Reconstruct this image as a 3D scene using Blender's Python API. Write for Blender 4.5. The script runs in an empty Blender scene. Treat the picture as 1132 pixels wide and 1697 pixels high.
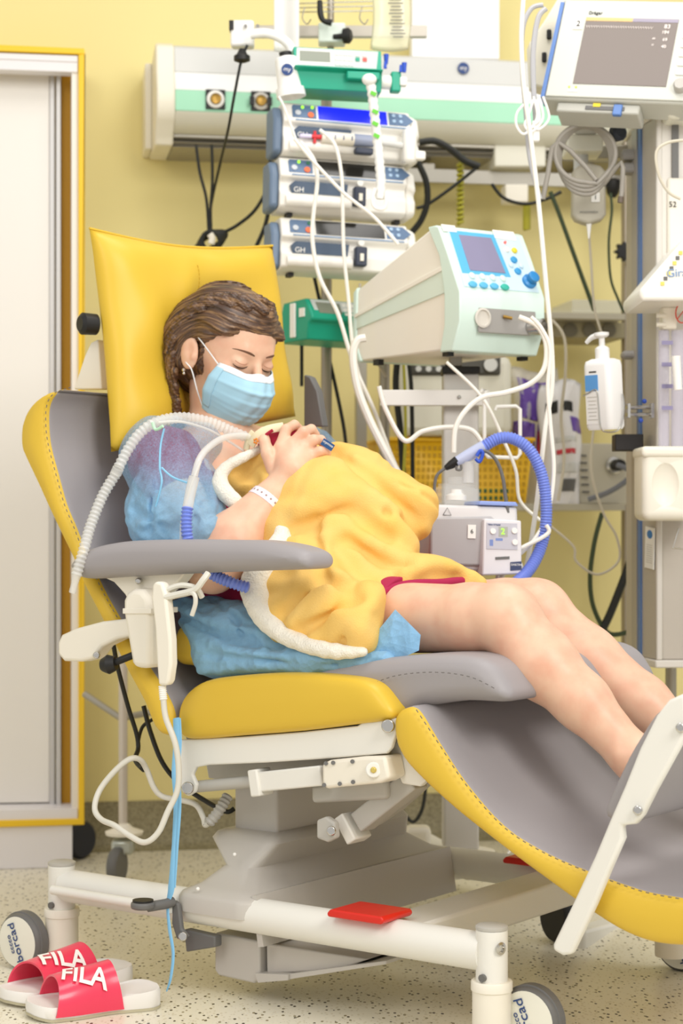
import bpy, bmesh, math, random
import numpy as np
from mathutils import Vector, Matrix, Euler
random.seed(7)
SC = bpy.context.scene
COL = SC.collection
PI = math.pi
R = math.radians
# ---------------------------------------------------------------- camera
F, CX, CY, H = 3100.0, 566.0, 870.0, 0.818      # focal length in pixels of the 1132 px wide frame, horizon row, eye height
cam_d = bpy.data.cameras.new('camera')
cam = bpy.data.objects.new('camera', cam_d); COL.objects.link(cam)
cam.location = (0, 0, H); cam.rotation_euler = (PI/2, 0, 0)
cam_d.sensor_fit = 'HORIZONTAL'; cam_d.sensor_width = 24.0
cam_d.lens = F/1132*24.0
cam_d.shift_y = (CY-848.5)/1132.0
cam_d.clip_start = 0.05; cam_d.clip_end = 50
cam_d.dof.use_dof = True; cam_d.dof.focus_distance = 3.12; cam_d.dof.aperture_fstop = 4.2
SC.camera = cam
# ---------------------------------------------------------------- light
SC.view_settings.view_transform = 'Standard'; SC.view_settings.look = 'None'
SC.view_settings.gamma = 1.0; SC.view_settings.exposure = -0.28
SC.view_settings.use_curve_mapping = False
w = bpy.data.worlds.new('world'); SC.world = w; w.use_nodes = True
w.node_tree.nodes['Background'].inputs[0].default_value = (1.0, 0.975, 0.95, 1)
w.node_tree.nodes['Background'].inputs[1].default_value = 0.84
def area(name, loc, target, sx, sy, power, col=(1, .97, .93)):
    d = bpy.data.lights.new(name, 'AREA'); d.shape = 'RECTANGLE'; d.size = sx; d.size_y = sy
    d.energy = power; d.color = col
    o = bpy.data.objects.new(name, d); COL.objects.link(o); o.location = loc
    o.rotation_euler = (Vector(target)-Vector(loc)).to_track_quat('-Z', 'Y').to_euler()
area('ceiling_light_front', (1.7, .5, 2.7), (0.1, 3.9, 0.8), 1.3, 1.3, 80)
area('fill_light_left', (-1.3, 0.4, 2.6), (-0.2, 3.9, 0.8), 1.3, 1.3, 34)  # unseen fill lamp, added to brighten the sides facing the camera
area('ceiling_light_middle', (0.3, 3.1, 2.95), (0.2, 3.15, 0), 1.3, .8, 24)
# ---------------------------------------------------------------- helpers
def lin(c):
    if isinstance(c, str):
        c = [int(c[i:i+2], 16)/255 for i in (0, 2, 4)]
    return tuple((x/12.92 if x <= .04045 else ((x+.055)/1.055)**2.4) for x in c)
MATS = {}
def M(name, rgb, rough=.5, metal=0.0, bump=None, var=None, alpha=1.0, trans=0.0, emit=0.0, sheen=0.0, sss=0.0, coat=0.0, ior=1.45, spec=.5, stretch=None):
    if name in MATS: return MATS[name]
    m = bpy.data.materials.new(name); m.use_nodes = True
    nt = m.node_tree; b = nt.nodes['Principled BSDF']
    c = lin(rgb)
    I = b.inputs
    I['Base Color'].default_value = (*c, 1); I['Roughness'].default_value = rough; I['Metallic'].default_value = metal
    I['IOR'].default_value = ior; I['Specular IOR Level'].default_value = spec
    if alpha < 1: I['Alpha'].default_value = alpha
    if trans: I['Transmission Weight'].default_value = trans
    if emit: I['Emission Color'].default_value = (*c, 1); I['Emission Strength'].default_value = emit
    if sheen: I['Sheen Weight'].default_value = sheen; I['Sheen Roughness'].default_value = .4; I['Sheen Tint'].default_value = (*c, 1)
    if sss: I['Subsurface Weight'].default_value = sss; I['Subsurface Radius'].default_value = (1, .35, .2); I['Subsurface Scale'].default_value = .012
    if coat: I['Coat Weight'].default_value = coat; I['Coat Roughness'].default_value = .15
    tc = None
    def coord(st):
        t = nt.nodes.new('ShaderNodeTexCoord')
        if not st: return t.outputs['Object']
        mp = nt.nodes.new('ShaderNodeMapping'); mp.inputs['Scale'].default_value = st
        nt.links.new(t.outputs['Object'], mp.inputs['Vector']); return mp.outputs['Vector']
    if bump or var: tc = coord(stretch)
    if bump:
        n = nt.nodes.new('ShaderNodeTexNoise'); n.inputs['Scale'].default_value = bump[0]; n.inputs['Detail'].default_value = 4
        bp = nt.nodes.new('ShaderNodeBump'); bp.inputs['Strength'].default_value = bump[1]; bp.inputs['Distance'].default_value = bump[2] if len(bump) > 2 else .002
        nt.links.new(tc, n.inputs['Vector']); nt.links.new(n.outputs['Fac'], bp.inputs['Height']); nt.links.new(bp.outputs['Normal'], I['Normal'])
    if var:
        n = nt.nodes.new('ShaderNodeTexNoise'); n.inputs['Scale'].default_value = var[0]; n.inputs['Detail'].default_value = 5
        rp = nt.nodes.new('ShaderNodeMix'); rp.data_type = 'RGBA'
        rp.inputs[6].default_value = (*c, 1); rp.inputs[7].default_value = (*lin(var[1]), 1)
        mr = nt.nodes.new('ShaderNodeMapRange'); mr.inputs[1].default_value = var[2] if len(var) > 2 else .4; mr.inputs[2].default_value = var[3] if len(var) > 3 else .65
        nt.links.new(tc, n.inputs['Vector']); nt.links.new(n.outputs['Fac'], mr.inputs[0]); nt.links.new(mr.outputs[0], rp.inputs[0]); nt.links.new(rp.outputs[2], I['Base Color'])
    MATS[name] = m
    return m

A0 = Vector((-.516, 3.45)); _d = Vector((.233, 2.90))-A0; UU = _d.normalized(); VV = Vector((-UU.y, UU.x))
def W(px, py, d):                       # a point seen at a pixel, at depth d
    return Vector(((px-CX)*d/F, d, H-(py-CY)*d/F))
def Nd(px, v):
    kx = (px-CX)/F
    return (v+A0.dot(VV))/(kx*VV.x+VV.y)
def N(px, py, v):                       # the same on an upright plane parallel to the chair's near side
    return W(px, py, Nd(px, v))
def C3(t, v, z):
    p = A0+UU*t+VV*v
    return Vector((p.x, p.y, z))
def T(px, v):
    p = N(px, 0, v); return (Vector((p.x, p.y))-A0).dot(UU)
def TZ(px, py, v):
    p = N(px, py, v); return ((Vector((p.x, p.y))-A0).dot(UU), p.z)

def crs(pts, n=8, closed=False):        # Catmull-Rom through points
    pts = [Vector(p) for p in pts]; out = []
    m = len(pts)
    rng = range(m) if closed else range(m-1)
    for i in rng:
        if closed: p0, p1, p2, p3 = pts[i-1], pts[i], pts[(i+1) % m], pts[(i+2) % m]
        else: p0, p1, p2, p3 = pts[max(i-1, 0)], pts[i], pts[i+1], pts[min(i+2, m-1)]
        for k in range(n):
            t = k/n
            out.append(.5*((2*p1)+(-p0+p2)*t+(2*p0-5*p1+4*p2-p3)*t*t+(-p0+3*p1-3*p2+p3)*t**3))
    if not closed: out.append(pts[-1])
    return out

class MB:
    def __init__(s): s.v = []; s.f = []; s.m = []; s.T = Matrix.Identity(4); s.mi = 0
    def add(s, vs, fs, mi=None):
        o = len(s.v); s.v += [s.T @ Vector(p) for p in vs]
        s.f += [tuple(i+o for i in f) for f in fs]; s.m += [s.mi if mi is None else mi]*len(fs); return s
    def box(s, c, d, mi=None, rot=None):
        c = Vector(c); vs = []
        for x in (-.5, .5):
            for y in (-.5, .5):
                for z in (-.5, .5):
                    p = Vector((x*d[0], y*d[1], z*d[2])); vs.append(c+(rot @ p if rot else p))
        return s.add(vs, [(0, 1, 3, 2), (4, 6, 7, 5), (0, 4, 5, 1), (2, 3, 7, 6), (0, 2, 6, 4), (1, 5, 7, 3)], mi)
    def tube(s, path, r, n=10, mi=None, caps=True, sm=0, flat=1.0, up=None):
        P = crs(path, sm) if sm else [Vector(p) for p in path]
        m = len(P)
        if isinstance(r, (int, float)): rr = [r]*m
        else:
            rr = [r[0]]*m if len(r) == 1 else [float(np.interp(i/(m-1)*(len(r)-1), range(len(r)), r)) for i in range(m)]
        tan = [(P[min(i+1, m-1)]-P[max(i-1, 0)]).normalized() for i in range(m)]
        u0 = Vector(up) if up else (Vector((0, 0, 1)) if abs(tan[0].z) < .9 else Vector((1, 0, 0)))
        vs, fs = [], []
        nrm = (u0-tan[0]*u0.dot(tan[0])).normalized()
        for i in range(m):
            if up: nrm = Vector(up)
            nrm = nrm-tan[i]*nrm.dot(tan[i])
            nrm = nrm.normalized() if nrm.length > 1e-6 else tan[i].orthogonal().normalized()
            b = tan[i].cross(nrm)
            for k in range(n):
                a = 2*PI*k/n
                vs.append(P[i]+(nrm*math.cos(a)*flat+b*math.sin(a))*rr[i])
        for i in range(m-1):
            for k in range(n):
                k2 = (k+1) % n
                fs.append((i*n+k, i*n+k2, (i+1)*n+k2, (i+1)*n+k))
        if caps: fs += [tuple(reversed(range(n))), tuple((m-1)*n+k for k in range(n))]
        return s.add(vs, fs, mi)
    def cyl(s, a, b, r, r2=None, n=24, mi=None): return s.tube([a, b], [r, r if r2 is None else r2], n, mi)
    def rib(s, path, r, amp=.12, pitch=.008, n=14, sm=12, mi=None):     # corrugated hose
        P = crs(path, sm); L = [0]
        for i in range(1, len(P)): L.append(L[-1]+(P[i]-P[i-1]).length)
        k = int(L[-1]/pitch)*2+1
        Q = []; j = 0
        for i in range(k):
            d = L[-1]*i/(k-1)
            while j < len(L)-2 and L[j+1] < d: j += 1
            tt = (d-L[j])/max(L[j+1]-L[j], 1e-9)
            Q.append(P[j].lerp(P[j+1], min(max(tt, 0), 1)))
        rr = [r*(1+amp*(1 if i % 2 else -1)) for i in range(k)]
        return s.tube(Q, rr, n, mi)
    def lathe(s, prof, o=(0, 0, 0), ax=(0, 0, 1), n=32, mi=None, sy=1.0):
        o = Vector(o); ax = Vector(ax).normalized(); q = Vector((0, 0, 1)).rotation_difference(ax)
        vs, fs = [], []
        for r, z in prof:
            for k in range(n):
                a = 2*PI*k/n; vs.append(o+q @ Vector((r*math.cos(a), r*math.sin(a)*sy, z)))
        for i in range(len(prof)-1):
            for k in range(n):
                k2 = (k+1) % n; fs.append((i*n+k, i*n+k2, (i+1)*n+k2, (i+1)*n+k))
        fs += [tuple(reversed(range(n))), tuple((len(prof)-1)*n+k for k in range(n))]
        return s.add(vs, fs, mi)
    def prism(s, poly, fn, h0, h1, mi=None):          # poly of 2D points, fn(x, y, h) -> 3D
        n = len(poly)
        vs = [fn(p[0], p[1], h0) for p in poly]+[fn(p[0], p[1], h1) for p in poly]
        fs = [tuple(reversed(range(n))), tuple(range(n, 2*n))]+[(i, (i+1) % n, n+(i+1) % n, n+i) for i in range(n)]
        return s.add(vs, fs, mi)
    def ell(s, c, r, n=16, mi=None, rot=None):
        c = Vector(c); r = (r, r, r) if isinstance(r, (int, float)) else r
        vs, fs = [], []
        for i in range(n//2+1):
            th = PI*i/(n//2)
            for k in range(n):
                a = 2*PI*k/n; p = Vector((r[0]*math.sin(th)*math.cos(a), r[1]*math.sin(th)*math.sin(a), r[2]*math.cos(th)))
                vs.append(c+(rot @ p if rot else p))
        for i in range(n//2):
            for k in range(n):
                k2 = (k+1) % n; fs.append((i*n+k, (i+1)*n+k, (i+1)*n+k2, i*n+k2))
        return s.add(vs, fs, mi)
    def grid(s, fn, nu, nv, mi=None, thick=0.0):
        P = [[Vector(fn(i/nu, j/nv)) for j in range(nv+1)] for i in range(nu+1)]
        vs = [p for r_ in P for p in r_]; w_ = nv+1
        fs = [(i*w_+j, (i+1)*w_+j, (i+1)*w_+j+1, i*w_+j+1) for i in range(nu) for j in range(nv)]
        if thick:
            nn = [Vector((0, 0, 0)) for _ in vs]
            for f in fs:
                q = (vs[f[2]]-vs[f[0]]).cross(vs[f[3]]-vs[f[1]])
                for i in f: nn[i] += q
            o = len(vs); vs = vs+[p-q.normalized()*thick for p, q in zip(vs, nn)]
            fs = fs+[tuple(i+o for i in reversed(f)) for f in fs]
            bd = [(i, 0) for i in range(nu+1)]+[(nu, j) for j in range(1, nv+1)]+[(i, nv) for i in range(nu-1, -1, -1)]+[(0, j) for j in range(nv-1, 0, -1)]
            ids = [i*w_+j for i, j in bd]
            for a, b in zip(ids, ids[1:]+ids[:1]): fs.append((a, a+o, b+o, b))
        return s.add(vs, fs, mi)
    def build(s, name, mats, parent=None, smooth=40, bevel=0, seg=2, sub=0):
        me = bpy.data.meshes.new(name)
        off = Vector(parent.get('_o', (0, 0, 0))) if parent else Vector((0, 0, 0))
        me.from_pydata([p-off for p in s.v], [], s.f)
        for m in (mats if isinstance(mats, (list, tuple)) else [mats]): me.materials.append(m)
        me.polygons.foreach_set('material_index', s.m)
        me.update()
        bm = bmesh.new(); bm.from_mesh(me); bmesh.ops.remove_doubles(bm, verts=bm.verts, dist=1e-6)
        bmesh.ops.recalc_face_normals(bm, faces=bm.faces); bm.to_mesh(me); bm.free()
        return link(name, me, parent, smooth, bevel, seg, sub)
def link(name, me, parent=None, smooth=40, bevel=0, seg=2, sub=0):
    o = bpy.data.objects.new(name, me); COL.objects.link(o)
    if parent: o.parent = parent; o['_o'] = list(parent.get('_o', (0, 0, 0)))
    if smooth:
        me.polygons.foreach_set('use_smooth', [True]*len(me.polygons))
        if smooth < 180: me.set_sharp_from_angle(angle=R(smooth))
    if bevel:
        b = o.modifiers.new('bevel', 'BEVEL'); b.width = bevel; b.segments = seg; b.limit_method = 'ANGLE'; b.angle_limit = R(40); b.harden_normals = False
    if sub:
        b = o.modifiers.new('subdivision', 'SUBSURF'); b.levels = sub; b.render_levels = sub
    return o
def thing(name, label, cat, loc=(0, 0, 0), group=None):
    o = bpy.data.objects.new(name, None); COL.objects.link(o); o.location = loc; o.empty_display_size = .05
    o['label'] = label; o['category'] = cat; o['_o'] = list(loc)
    if group: o['group'] = group
    return o
def tag(o, label, cat, group=None, kind=None):
    o['label'] = label; o['category'] = cat
    if group: o['group'] = group
    if kind: o['kind'] = kind
    return o
def struct(o): o['kind'] = 'structure'; return o
def text_mesh(body, size, extrude=.0004, offset=0):
    cu = bpy.data.curves.new('lettering', 'FONT'); cu.body = body; cu.size = size; cu.extrude = extrude; cu.offset = offset
    cu.align_x = 'CENTER'; cu.align_y = 'CENTER'; cu.resolution_u = 4
    o = bpy.data.objects.new('lettering', cu); COL.objects.link(o)
    bpy.context.view_layer.update()
    me = bpy.data.meshes.new_from_object(o.evaluated_get(bpy.context.evaluated_depsgraph_get()))
    bpy.data.objects.remove(o); bpy.data.curves.remove(cu)
    return me
def txt(body, size, mtx, mat, parent, name='lettering', sx=1.0, bold=0):
    me = text_mesh(body, size); off = Vector(parent.get('_o', (0, 0, 0)))
    for v in me.vertices:
        c = Vector((v.co.x*sx, v.co.y, v.co.z)); v.co = (mtx @ c)-off
    me.materials.clear(); me.materials.append(mat)
    return link(name, me, parent, 0)
def frame(o, x, y):                      # matrix: local x, y lie on a face, z points out of it
    x = Vector(x).normalized(); y = Vector(y); y = (y-x*y.dot(x)).normalized(); z = x.cross(y)
    m = Matrix((x, y, z)).transposed().to_4x4(); m.translation = Vector(o); return m
def copy_tree(o, parent=None):
    c = o.copy(); COL.objects.link(c)
    if parent: c.parent = parent
    for ch in list(o.children): copy_tree(ch, c)
    return c
def trace_folds(prims, folds, k=1.0):       # lay traced fold lines on a smooth solid
    out = []
    for pts, hgt, wd in folds:
        q = crs([Vector([float(c) for c in onto(prims, x, y)]) for x, y in pts], 5)
        out.append((np.array([tuple(p) for p in q]), hgt*k, wd))
    return out
def onto(prims, x, y, d0=2.9, d1=3.9):
    ds = np.linspace(d0, d1, 500); P = np.array([tuple(W(x, y, float(d))) for d in ds], dtype=np.float32)
    dd = combine(prims, P); k = np.argmax(dd < 0) if (dd < 0).any() else int(np.argmin(dd))
    return P[k]
def fold_disp(P, FL):
    out = np.zeros(len(P))
    for q, hgt, wd in FL:
        lo = q.min(0)-3*wd; hi = q.max(0)+3*wd
        m = ((P > lo) & (P < hi)).all(1)
        if not m.any(): continue
        S_ = P[m]; d = np.full(len(S_), 9.0)
        for i in range(len(q)-1):
            a, b_ = q[i], q[i+1]; e = b_-a; tt = np.clip(((S_-a) @ e)/max(e @ e, 1e-12), 0, 1)
            d = np.minimum(d, np.linalg.norm(S_-a-tt[:, None]*e, axis=1))
        out[m] += hgt*np.exp(-(d/wd)**1.5)
    return out
# ---------------------------------------------------------------- smooth solids: signed distances meshed with surface nets
def prim_eval(p, P):
    k = p[0]
    if k == 'c':
        a, b, ra, rb = p[1], p[2], p[3], p[4]
        ba = b-a; L2 = float(ba.dot(ba))+1e-12
        h = np.clip(((P-a) @ ba)/L2, 0, 1)
        return np.linalg.norm(P-a-h[:, None]*ba, axis=1)-(ra+(rb-ra)*h)
    if k == 'e':
        q = (P-p[1]) @ p[3]; r = p[2]
        k0 = np.linalg.norm(q/r, axis=1); k1 = np.linalg.norm(q/(r*r), axis=1)+1e-9
        return k0*(k0-1)/k1
    if k == 'f': return p[1](P)
    if k == 'p':                                        # half space: point, outward normal
        return (P-p[1]) @ p[2]
def npv(a): return np.array([float(x) for x in a], dtype=np.float32)
def cone(a, b, ra, rb, k=.01, op='+'): return ('c', npv(a), npv(b), float(ra), float(rb), k, op)
def ellp(c, r, rot=None, k=.01, op='+'): return ('e', npv(c), npv(r), (np.array(rot, dtype=np.float32) if rot is not None else np.eye(3, dtype=np.float32)), None, k, op)
def plane(c, n, k=.005, op='*'):
    n = npv(n); return ('p', npv(c), n/np.linalg.norm(n), None, None, k, op)
def combine(prims, P):
    d = None
    for p in prims:
        e = prim_eval(p, P); k = p[5]; op = p[6]
        if d is None: d = e; continue
        if op == '+':
            h = np.clip(.5+.5*(d-e)/k, 0, 1); d = d*(1-h)+e*h-k*h*(1-h)
        else:
            if op == '-': e = -e
            h = np.clip(.5-.5*(d-e)/k, 0, 1); d = d*(1-h)+e*h+k*h*(1-h)
    return d
def sdf_mesh(name, prims, h, disp=None, disp_max=.01, offset=0.0):
    n = 24; S = n*h; rad = S*.5*math.sqrt(3)
    lo = np.array([1e9]*3); hi = -lo
    for p in prims:
        if p[6] != '+': continue
        if p[0] == 'c':
            for q, r in ((p[1], p[3]), (p[2], p[4])): lo = np.minimum(lo, q-r); hi = np.maximum(hi, q+r)
        elif p[0] == 'f': lo = np.minimum(lo, p[7]); hi = np.maximum(hi, p[8])
        elif p[0] == 'e': r = max(p[2]); lo = np.minimum(lo, p[1]-r); hi = np.maximum(hi, p[1]+r)
    lo = np.floor((lo-disp_max-offset-h*2)/S).astype(int); hi = np.ceil((hi+disp_max+offset+h*2)/S).astype(int)
    g = np.stack(np.meshgrid(*[np.arange(lo[i], hi[i]) for i in range(3)], indexing='ij'), -1).reshape(-1, 3)
    cen = ((g+.5)*S).astype(np.float32)
    D = np.stack([prim_eval(p, cen) for p in prims], 0)
    tot = combine(prims, cen)-offset
    keep = np.abs(tot) < rad*1.35+disp_max+.01
    g = g[keep]; D = D[:, keep]; cen = cen[keep]
    ks = []; vs = []; eds = []
    ii = np.stack(np.meshgrid(*[np.arange(n+1)]*3, indexing='ij'), -1).reshape(-1, 3)
    offs = [(a, b, c) for a in (0, 1) for b in (0, 1) for c in (0, 1)]
    cube_edges = [(a, b) for a in range(8) for b in range(a+1, 8) if bin(a ^ b).count('1') == 1]
    BIG = 1 << 20
    for gi in range(len(g)):
        dmin = min(D[j, gi] for j, p in enumerate(prims) if p[6] == '+')
        act = [p for j, p in enumerate(prims) if (p[6] == '+' and D[j, gi] < dmin+2*rad*1.3+p[5]+.02) or (p[6] != '+' and (p[0] == 'p' or abs(D[j, gi]) < 2*rad+.05+p[5] or D[j, gi] < 0))]
        idx = ii+g[gi]*n
        P = (idx*h).astype(np.float32)
        d = combine(act, P)-offset
        if disp is not None: d = d-disp(P)
        d = d.reshape(n+1, n+1, n+1)
        sg = d < 0
        if sg.all() or not sg.any(): continue
        c8 = [d[a:n+a, b:n+b, c:n+c] for a, b, c in offs]
        s8 = [x < 0 for x in c8]; cnt = sum(x.astype(int) for x in s8)
        m = (cnt > 0) & (cnt < 8)
        cells = np.argwhere(m)
        vals = np.stack([x[m] for x in c8], 1)
        acc = np.zeros((len(cells), 3)); num = np.zeros(len(cells))
        for a, b in cube_edges:
            va, vb = vals[:, a], vals[:, b]; x = (va < 0) != (vb < 0)
            t = np.where(x, va/np.where(x, va-vb, 1), 0)
            pa = np.array(offs[a]); pb = np.array(offs[b])
            acc += np.where(x[:, None], pa+(pb-pa)*t[:, None], 0); num += x
        gl = cells+g[gi]*n
        vs.append((gl+acc/num[:, None])*h)
        gk = gl+BIG//2
        ks.append((gk[:, 0].astype(np.int64)*BIG+gk[:, 1])*BIG+gk[:, 2])
        for ax in range(3):
            sl0 = [slice(0, n)]*3; sl1 = list(sl0); sl1[ax] = slice(1, n+1)
            e = sg[tuple(sl0)] != sg[tuple(sl1)]
            q = np.argwhere(e)
            if len(q): eds.append(np.concatenate([q+g[gi]*n, np.full((len(q), 1), ax), sg[tuple(sl0)][e][:, None].astype(int)], 1))
    V = np.concatenate(vs); K = np.concatenate(ks); o = np.argsort(K); K = K[o]; V = V[o]
    E = np.concatenate(eds); quads = []
    for ax in range(3):
        e = E[E[:, 3] == ax]; u, w_ = [(1, 2), (2, 0), (0, 1)][ax]
        ids = []
        for du, dw in ((0, 0), (-1, 0), (-1, -1), (0, -1)):
            c = e[:, :3].copy(); c[:, u] += du; c[:, w_] += dw; c = c+BIG//2
            k = (c[:, 0].astype(np.int64)*BIG+c[:, 1])*BIG+c[:, 2]
            j = np.clip(np.searchsorted(K, k), 0, len(K)-1)
            ids.append(np.where(K[j] == k, j, -1))
        q = np.stack(ids, 1); ok = (q >= 0).all(1); fl = e[:, 4] == 0
        q[fl] = q[fl][:, ::-1]
        quads.append(q[ok])
    Q = np.concatenate(quads)
    me = bpy.data.meshes.new(name)
    me.vertices.add(len(V)); me.vertices.foreach_set('co', V.astype(np.float32).ravel())
    me.loops.add(len(Q)*4); me.loops.foreach_set('vertex_index', Q.astype(np.int32).ravel())
    me.polygons.add(len(Q)); me.polygons.foreach_set('loop_start', np.arange(len(Q), dtype=np.int32)*4)
    me.update(calc_edges=True); me.validate()
    return me
def sdf_obj(name, prims, h, mat, parent=None, disp=None, disp_max=.01, offset=0.0, smooth_it=0):
    off = Vector(parent.get('_o', (0, 0, 0))) if parent else Vector((0, 0, 0))
    me = sdf_mesh(name, prims, h, disp, disp_max, offset)
    if off.length: me.transform(Matrix.Translation(-off))
    me.materials.append(mat)
    o = link(name, me, parent, 180)
    if smooth_it:
        s = o.modifiers.new('smooth', 'SMOOTH'); s.iterations = smooth_it; s.factor = .5
    return o
# ---------------------------------------------------------------- materials
m_wall = M('wall_paint', 'EADC9A', .75, bump=(60, .05))
m_white = M('white_enamel', 'E9E7DF', .42)
m_cream = M('cream_plastic', 'EFE9DA', .4)
m_mint = M('mint_plastic', 'D8EBDD', .35)
m_grey = M('grey_plastic', 'B9B6AE', .45)
m_dgrey = M('dark_grey_plastic', '6B6A68', .5)
m_blk = M('black_rubber', '1B1A19', .5)
m_chrome = M('polished_steel', 'C9C7C2', .22, 1.0)
m_alu = M('brushed_aluminium', 'BDB7AC', .42, .6)
m_yel = M('yellow_vinyl', 'DDB83A', .42, bump=(900, .12, .0004))
m_gvin = M('grey_vinyl', '9E999A', .5, bump=(900, .12, .0004))
m_blue = M('blue_grey_plastic', '5C7291', .45)
m_ink = M('dark_blue_ink', '26447E', .5)
m_bink = M('black_ink', '25241F', .6)
m_screen = M('dark_screen', '2A2724', .15)
m_green = M('teal_plastic', '18A283', .4)
m_label = M('paper_label', 'F6F4EE', .6)
m_red = M('red_plastic', 'D8291C', .35)
m_clear = M('clear_plastic', 'F4F6F6', .12, alpha=.33)
m_hosew = M('clear_hose', 'F0EFEA', .2, alpha=.5)
m_tubing = M('milky_tubing', 'F3F0E6', .3)
m_stitch = M('thread', '6C6866', .7)
m_ystitch = M('yellow_thread', 'C79D22', .7)

# speckled vinyl floor
m_floor = bpy.data.materials.new('speckled_vinyl'); m_floor.use_nodes = True
nt = m_floor.node_tree; b = nt.nodes['Principled BSDF']; b.inputs['Roughness'].default_value = .32
tc = nt.nodes.new('ShaderNodeTexCoord'); base = None
def speck(scale, thr, rnd, col, prev):
    v = nt.nodes.new('ShaderNodeTexVoronoi'); v.inputs['Scale'].default_value = scale
    mp = nt.nodes.new('ShaderNodeMapping'); mp.inputs['Rotation'].default_value = (0, 0, rnd*3); mp.inputs['Scale'].default_value = (1, .55, 1)
    nt.links.new(tc.outputs['Object'], mp.inputs[0]); nt.links.new(mp.outputs[0], v.inputs['Vector'])
    lt = nt.nodes.new('ShaderNodeMath'); lt.operation = 'LESS_THAN'; lt.inputs[1].default_value = thr
    nt.links.new(v.outputs['Distance'], lt.inputs[0])
    sp = nt.nodes.new('ShaderNodeSeparateColor'); nt.links.new(v.outputs['Color'], sp.inputs[0])
    gt = nt.nodes.new('ShaderNodeMath'); gt.operation = 'GREATER_THAN'; gt.inputs[1].default_value = rnd
    nt.links.new(sp.outputs[0], gt.inputs[0])
    mu = nt.nodes.new('ShaderNodeMath'); mu.operation = 'MULTIPLY'; nt.links.new(lt.outputs[0], mu.inputs[0]); nt.links.new(gt.outputs[0], mu.inputs[1])
    mx = nt.nodes.new('ShaderNodeMix'); mx.data_type = 'RGBA'; nt.links.new(mu.outputs[0], mx.inputs[0])
    if prev is None: mx.inputs[6].default_value = (*lin('EAE4D0'), 1)
    else: nt.links.new(prev, mx.inputs[6])
    mx.inputs[7].default_value = (*lin(col), 1)
    return mx.outputs[2]
c = speck(150, .33, .35, 'D9D1B8', None); c = speck(170, .3, .62, 'E4E0CE', c); c = speck(105, .28, .72, '8D8262', c); c = speck(110, .29, .78, '3C3426', c)
nt.links.new(c, b.inputs['Base Color'])

# ---------------------------------------------------------------- room
WD = Vector((math.cos(R(10)), math.sin(R(10)))); W0 = Vector((-.6, 4.72))
def WP(s, out, z):                         # along the wall, out from it, height
    p = W0+WD*s+Vector((WD.y, -WD.x))*out; return Vector((p.x, p.y, z))
def WX(px, py, out):                       # point on a plane parallel to the wall
    kx = (px-CX)/F; n = Vector((WD.y, -WD.x)); d = (W0.dot(n)+out)/(kx*n.x+n.y)
    return W(px, py, d)
def WS(px, py, out):
    p = WX(px, py, out); return ((Vector((p.x, p.y))-W0).dot(WD), p.z)
mb = MB(); mb.box((0, 3.2, -.02), (7, 6, .04)); struct(mb.build('floor', m_floor))
mb = MB(); mb.prism([(-2.2, 0), (3.2, 0), (3.2, 2.8), (-2.2, 2.8)], lambda s, z, h: WP(s, h, z), -.12, 0); struct(mb.build('wall_back', m_wall))
m_cove = M('shaded_cove_vinyl', '9C9372', .5, var=(160, '7C7355'))  # coved floor vinyl, its shade at the wall put into the darker colour
mb = MB(); mb.prism([(0, 0), (0, .12), (.006, .12), (.008, .03), (.03, .004), (.05, 0)], lambda o, z, s: WP(s, o, z), -2.2, 3.2); struct(mb.build('baseboard_back', m_cove))

# yellow framed white door unit at the left
m_yfr = M('yellow_gloss_paint', 'F2C627', .35); m_wpan = M('white_panel', 'EDE9E2', .5); m_pink = M('white_metal_rail', 'E8E4E4', .4)
m_yin = M('ochre_seal', 'C9941C', .5)
OUT = .25
def DP(px, py, out=OUT): return WX(px, py, out)
def dpoly(mbx, pts, o0, o1, mi=None):
    q = [WS(x, y, o1) for x, y in pts]; mbx.prism(q, lambda s, z, h: WP(s, h, z), o0, o1, mi)
dr = bpy.data.objects.new('door_1', None); COL.objects.link(dr); dr['kind'] = 'structure'; dr['_o'] = [0, 0, 0]
mb = MB()
dpoly(mb, [(-90, 70), (140, 80), (140, 90), (-90, 81)], .0, OUT); dpoly(mb, [(130, 90), (140, 90), (140, 1355), (130, 1355)], .22, OUT)
dpoly(mb, [(-90, 1362), (130, 1357), (130, 1355), (140, 1355), (140, 1367), (-90, 1374)], .22, OUT)
struct(mb.build('door_frame', m_yfr, dr, bevel=.002))
mb = MB(); dpoly(mb, [(-90, 84), (129, 92), (129, 120), (-90, 112)], .2, OUT-.006); dpoly(mb, [(-90, 92), (129, 101), (129, 103), (-90, 94)], .2, OUT-.003)
dpoly(mb, [(-90, 1343), (129, 1340), (129, 1357), (-90, 1362)], .1, OUT-.006)
dpoly(mb, [(-90, 1373), (120, 1367), (120, 1437), (-90, 1444)], .0, OUT-.01)
struct(mb.build('door_header', m_pink, dr, bevel=.002))
mb = MB(); dpoly(mb, [(-90, 112), (82, 119), (82, 1330), (-90, 1332)], .1, .16); struct(mb.build('door_leaf', m_wpan, dr, bevel=.002))
mb = MB(); dpoly(mb, [(82, 119), (91, 119), (91, 1335), (82, 1335)], .1, .165); dpoly(mb, [(93, 119), (101, 119), (101, 1340), (93, 1340)], .1, .18); struct(mb.build('door_edge_rail', M('silver_rail', 'CFCDCB', .4, .3), dr, bevel=.002))
mb = MB(); dpoly(mb, [(102, 119), (119, 119), (119, 1343), (102, 1343)], .06, .15); struct(mb.build('door_seal', m_yin, dr))
mb = MB(); dpoly(mb, [(119, 119), (130, 119), (130, 1343), (119, 1343)], .06, OUT-.012); struct(mb.build('door_jamb', m_wpan, dr))
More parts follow.
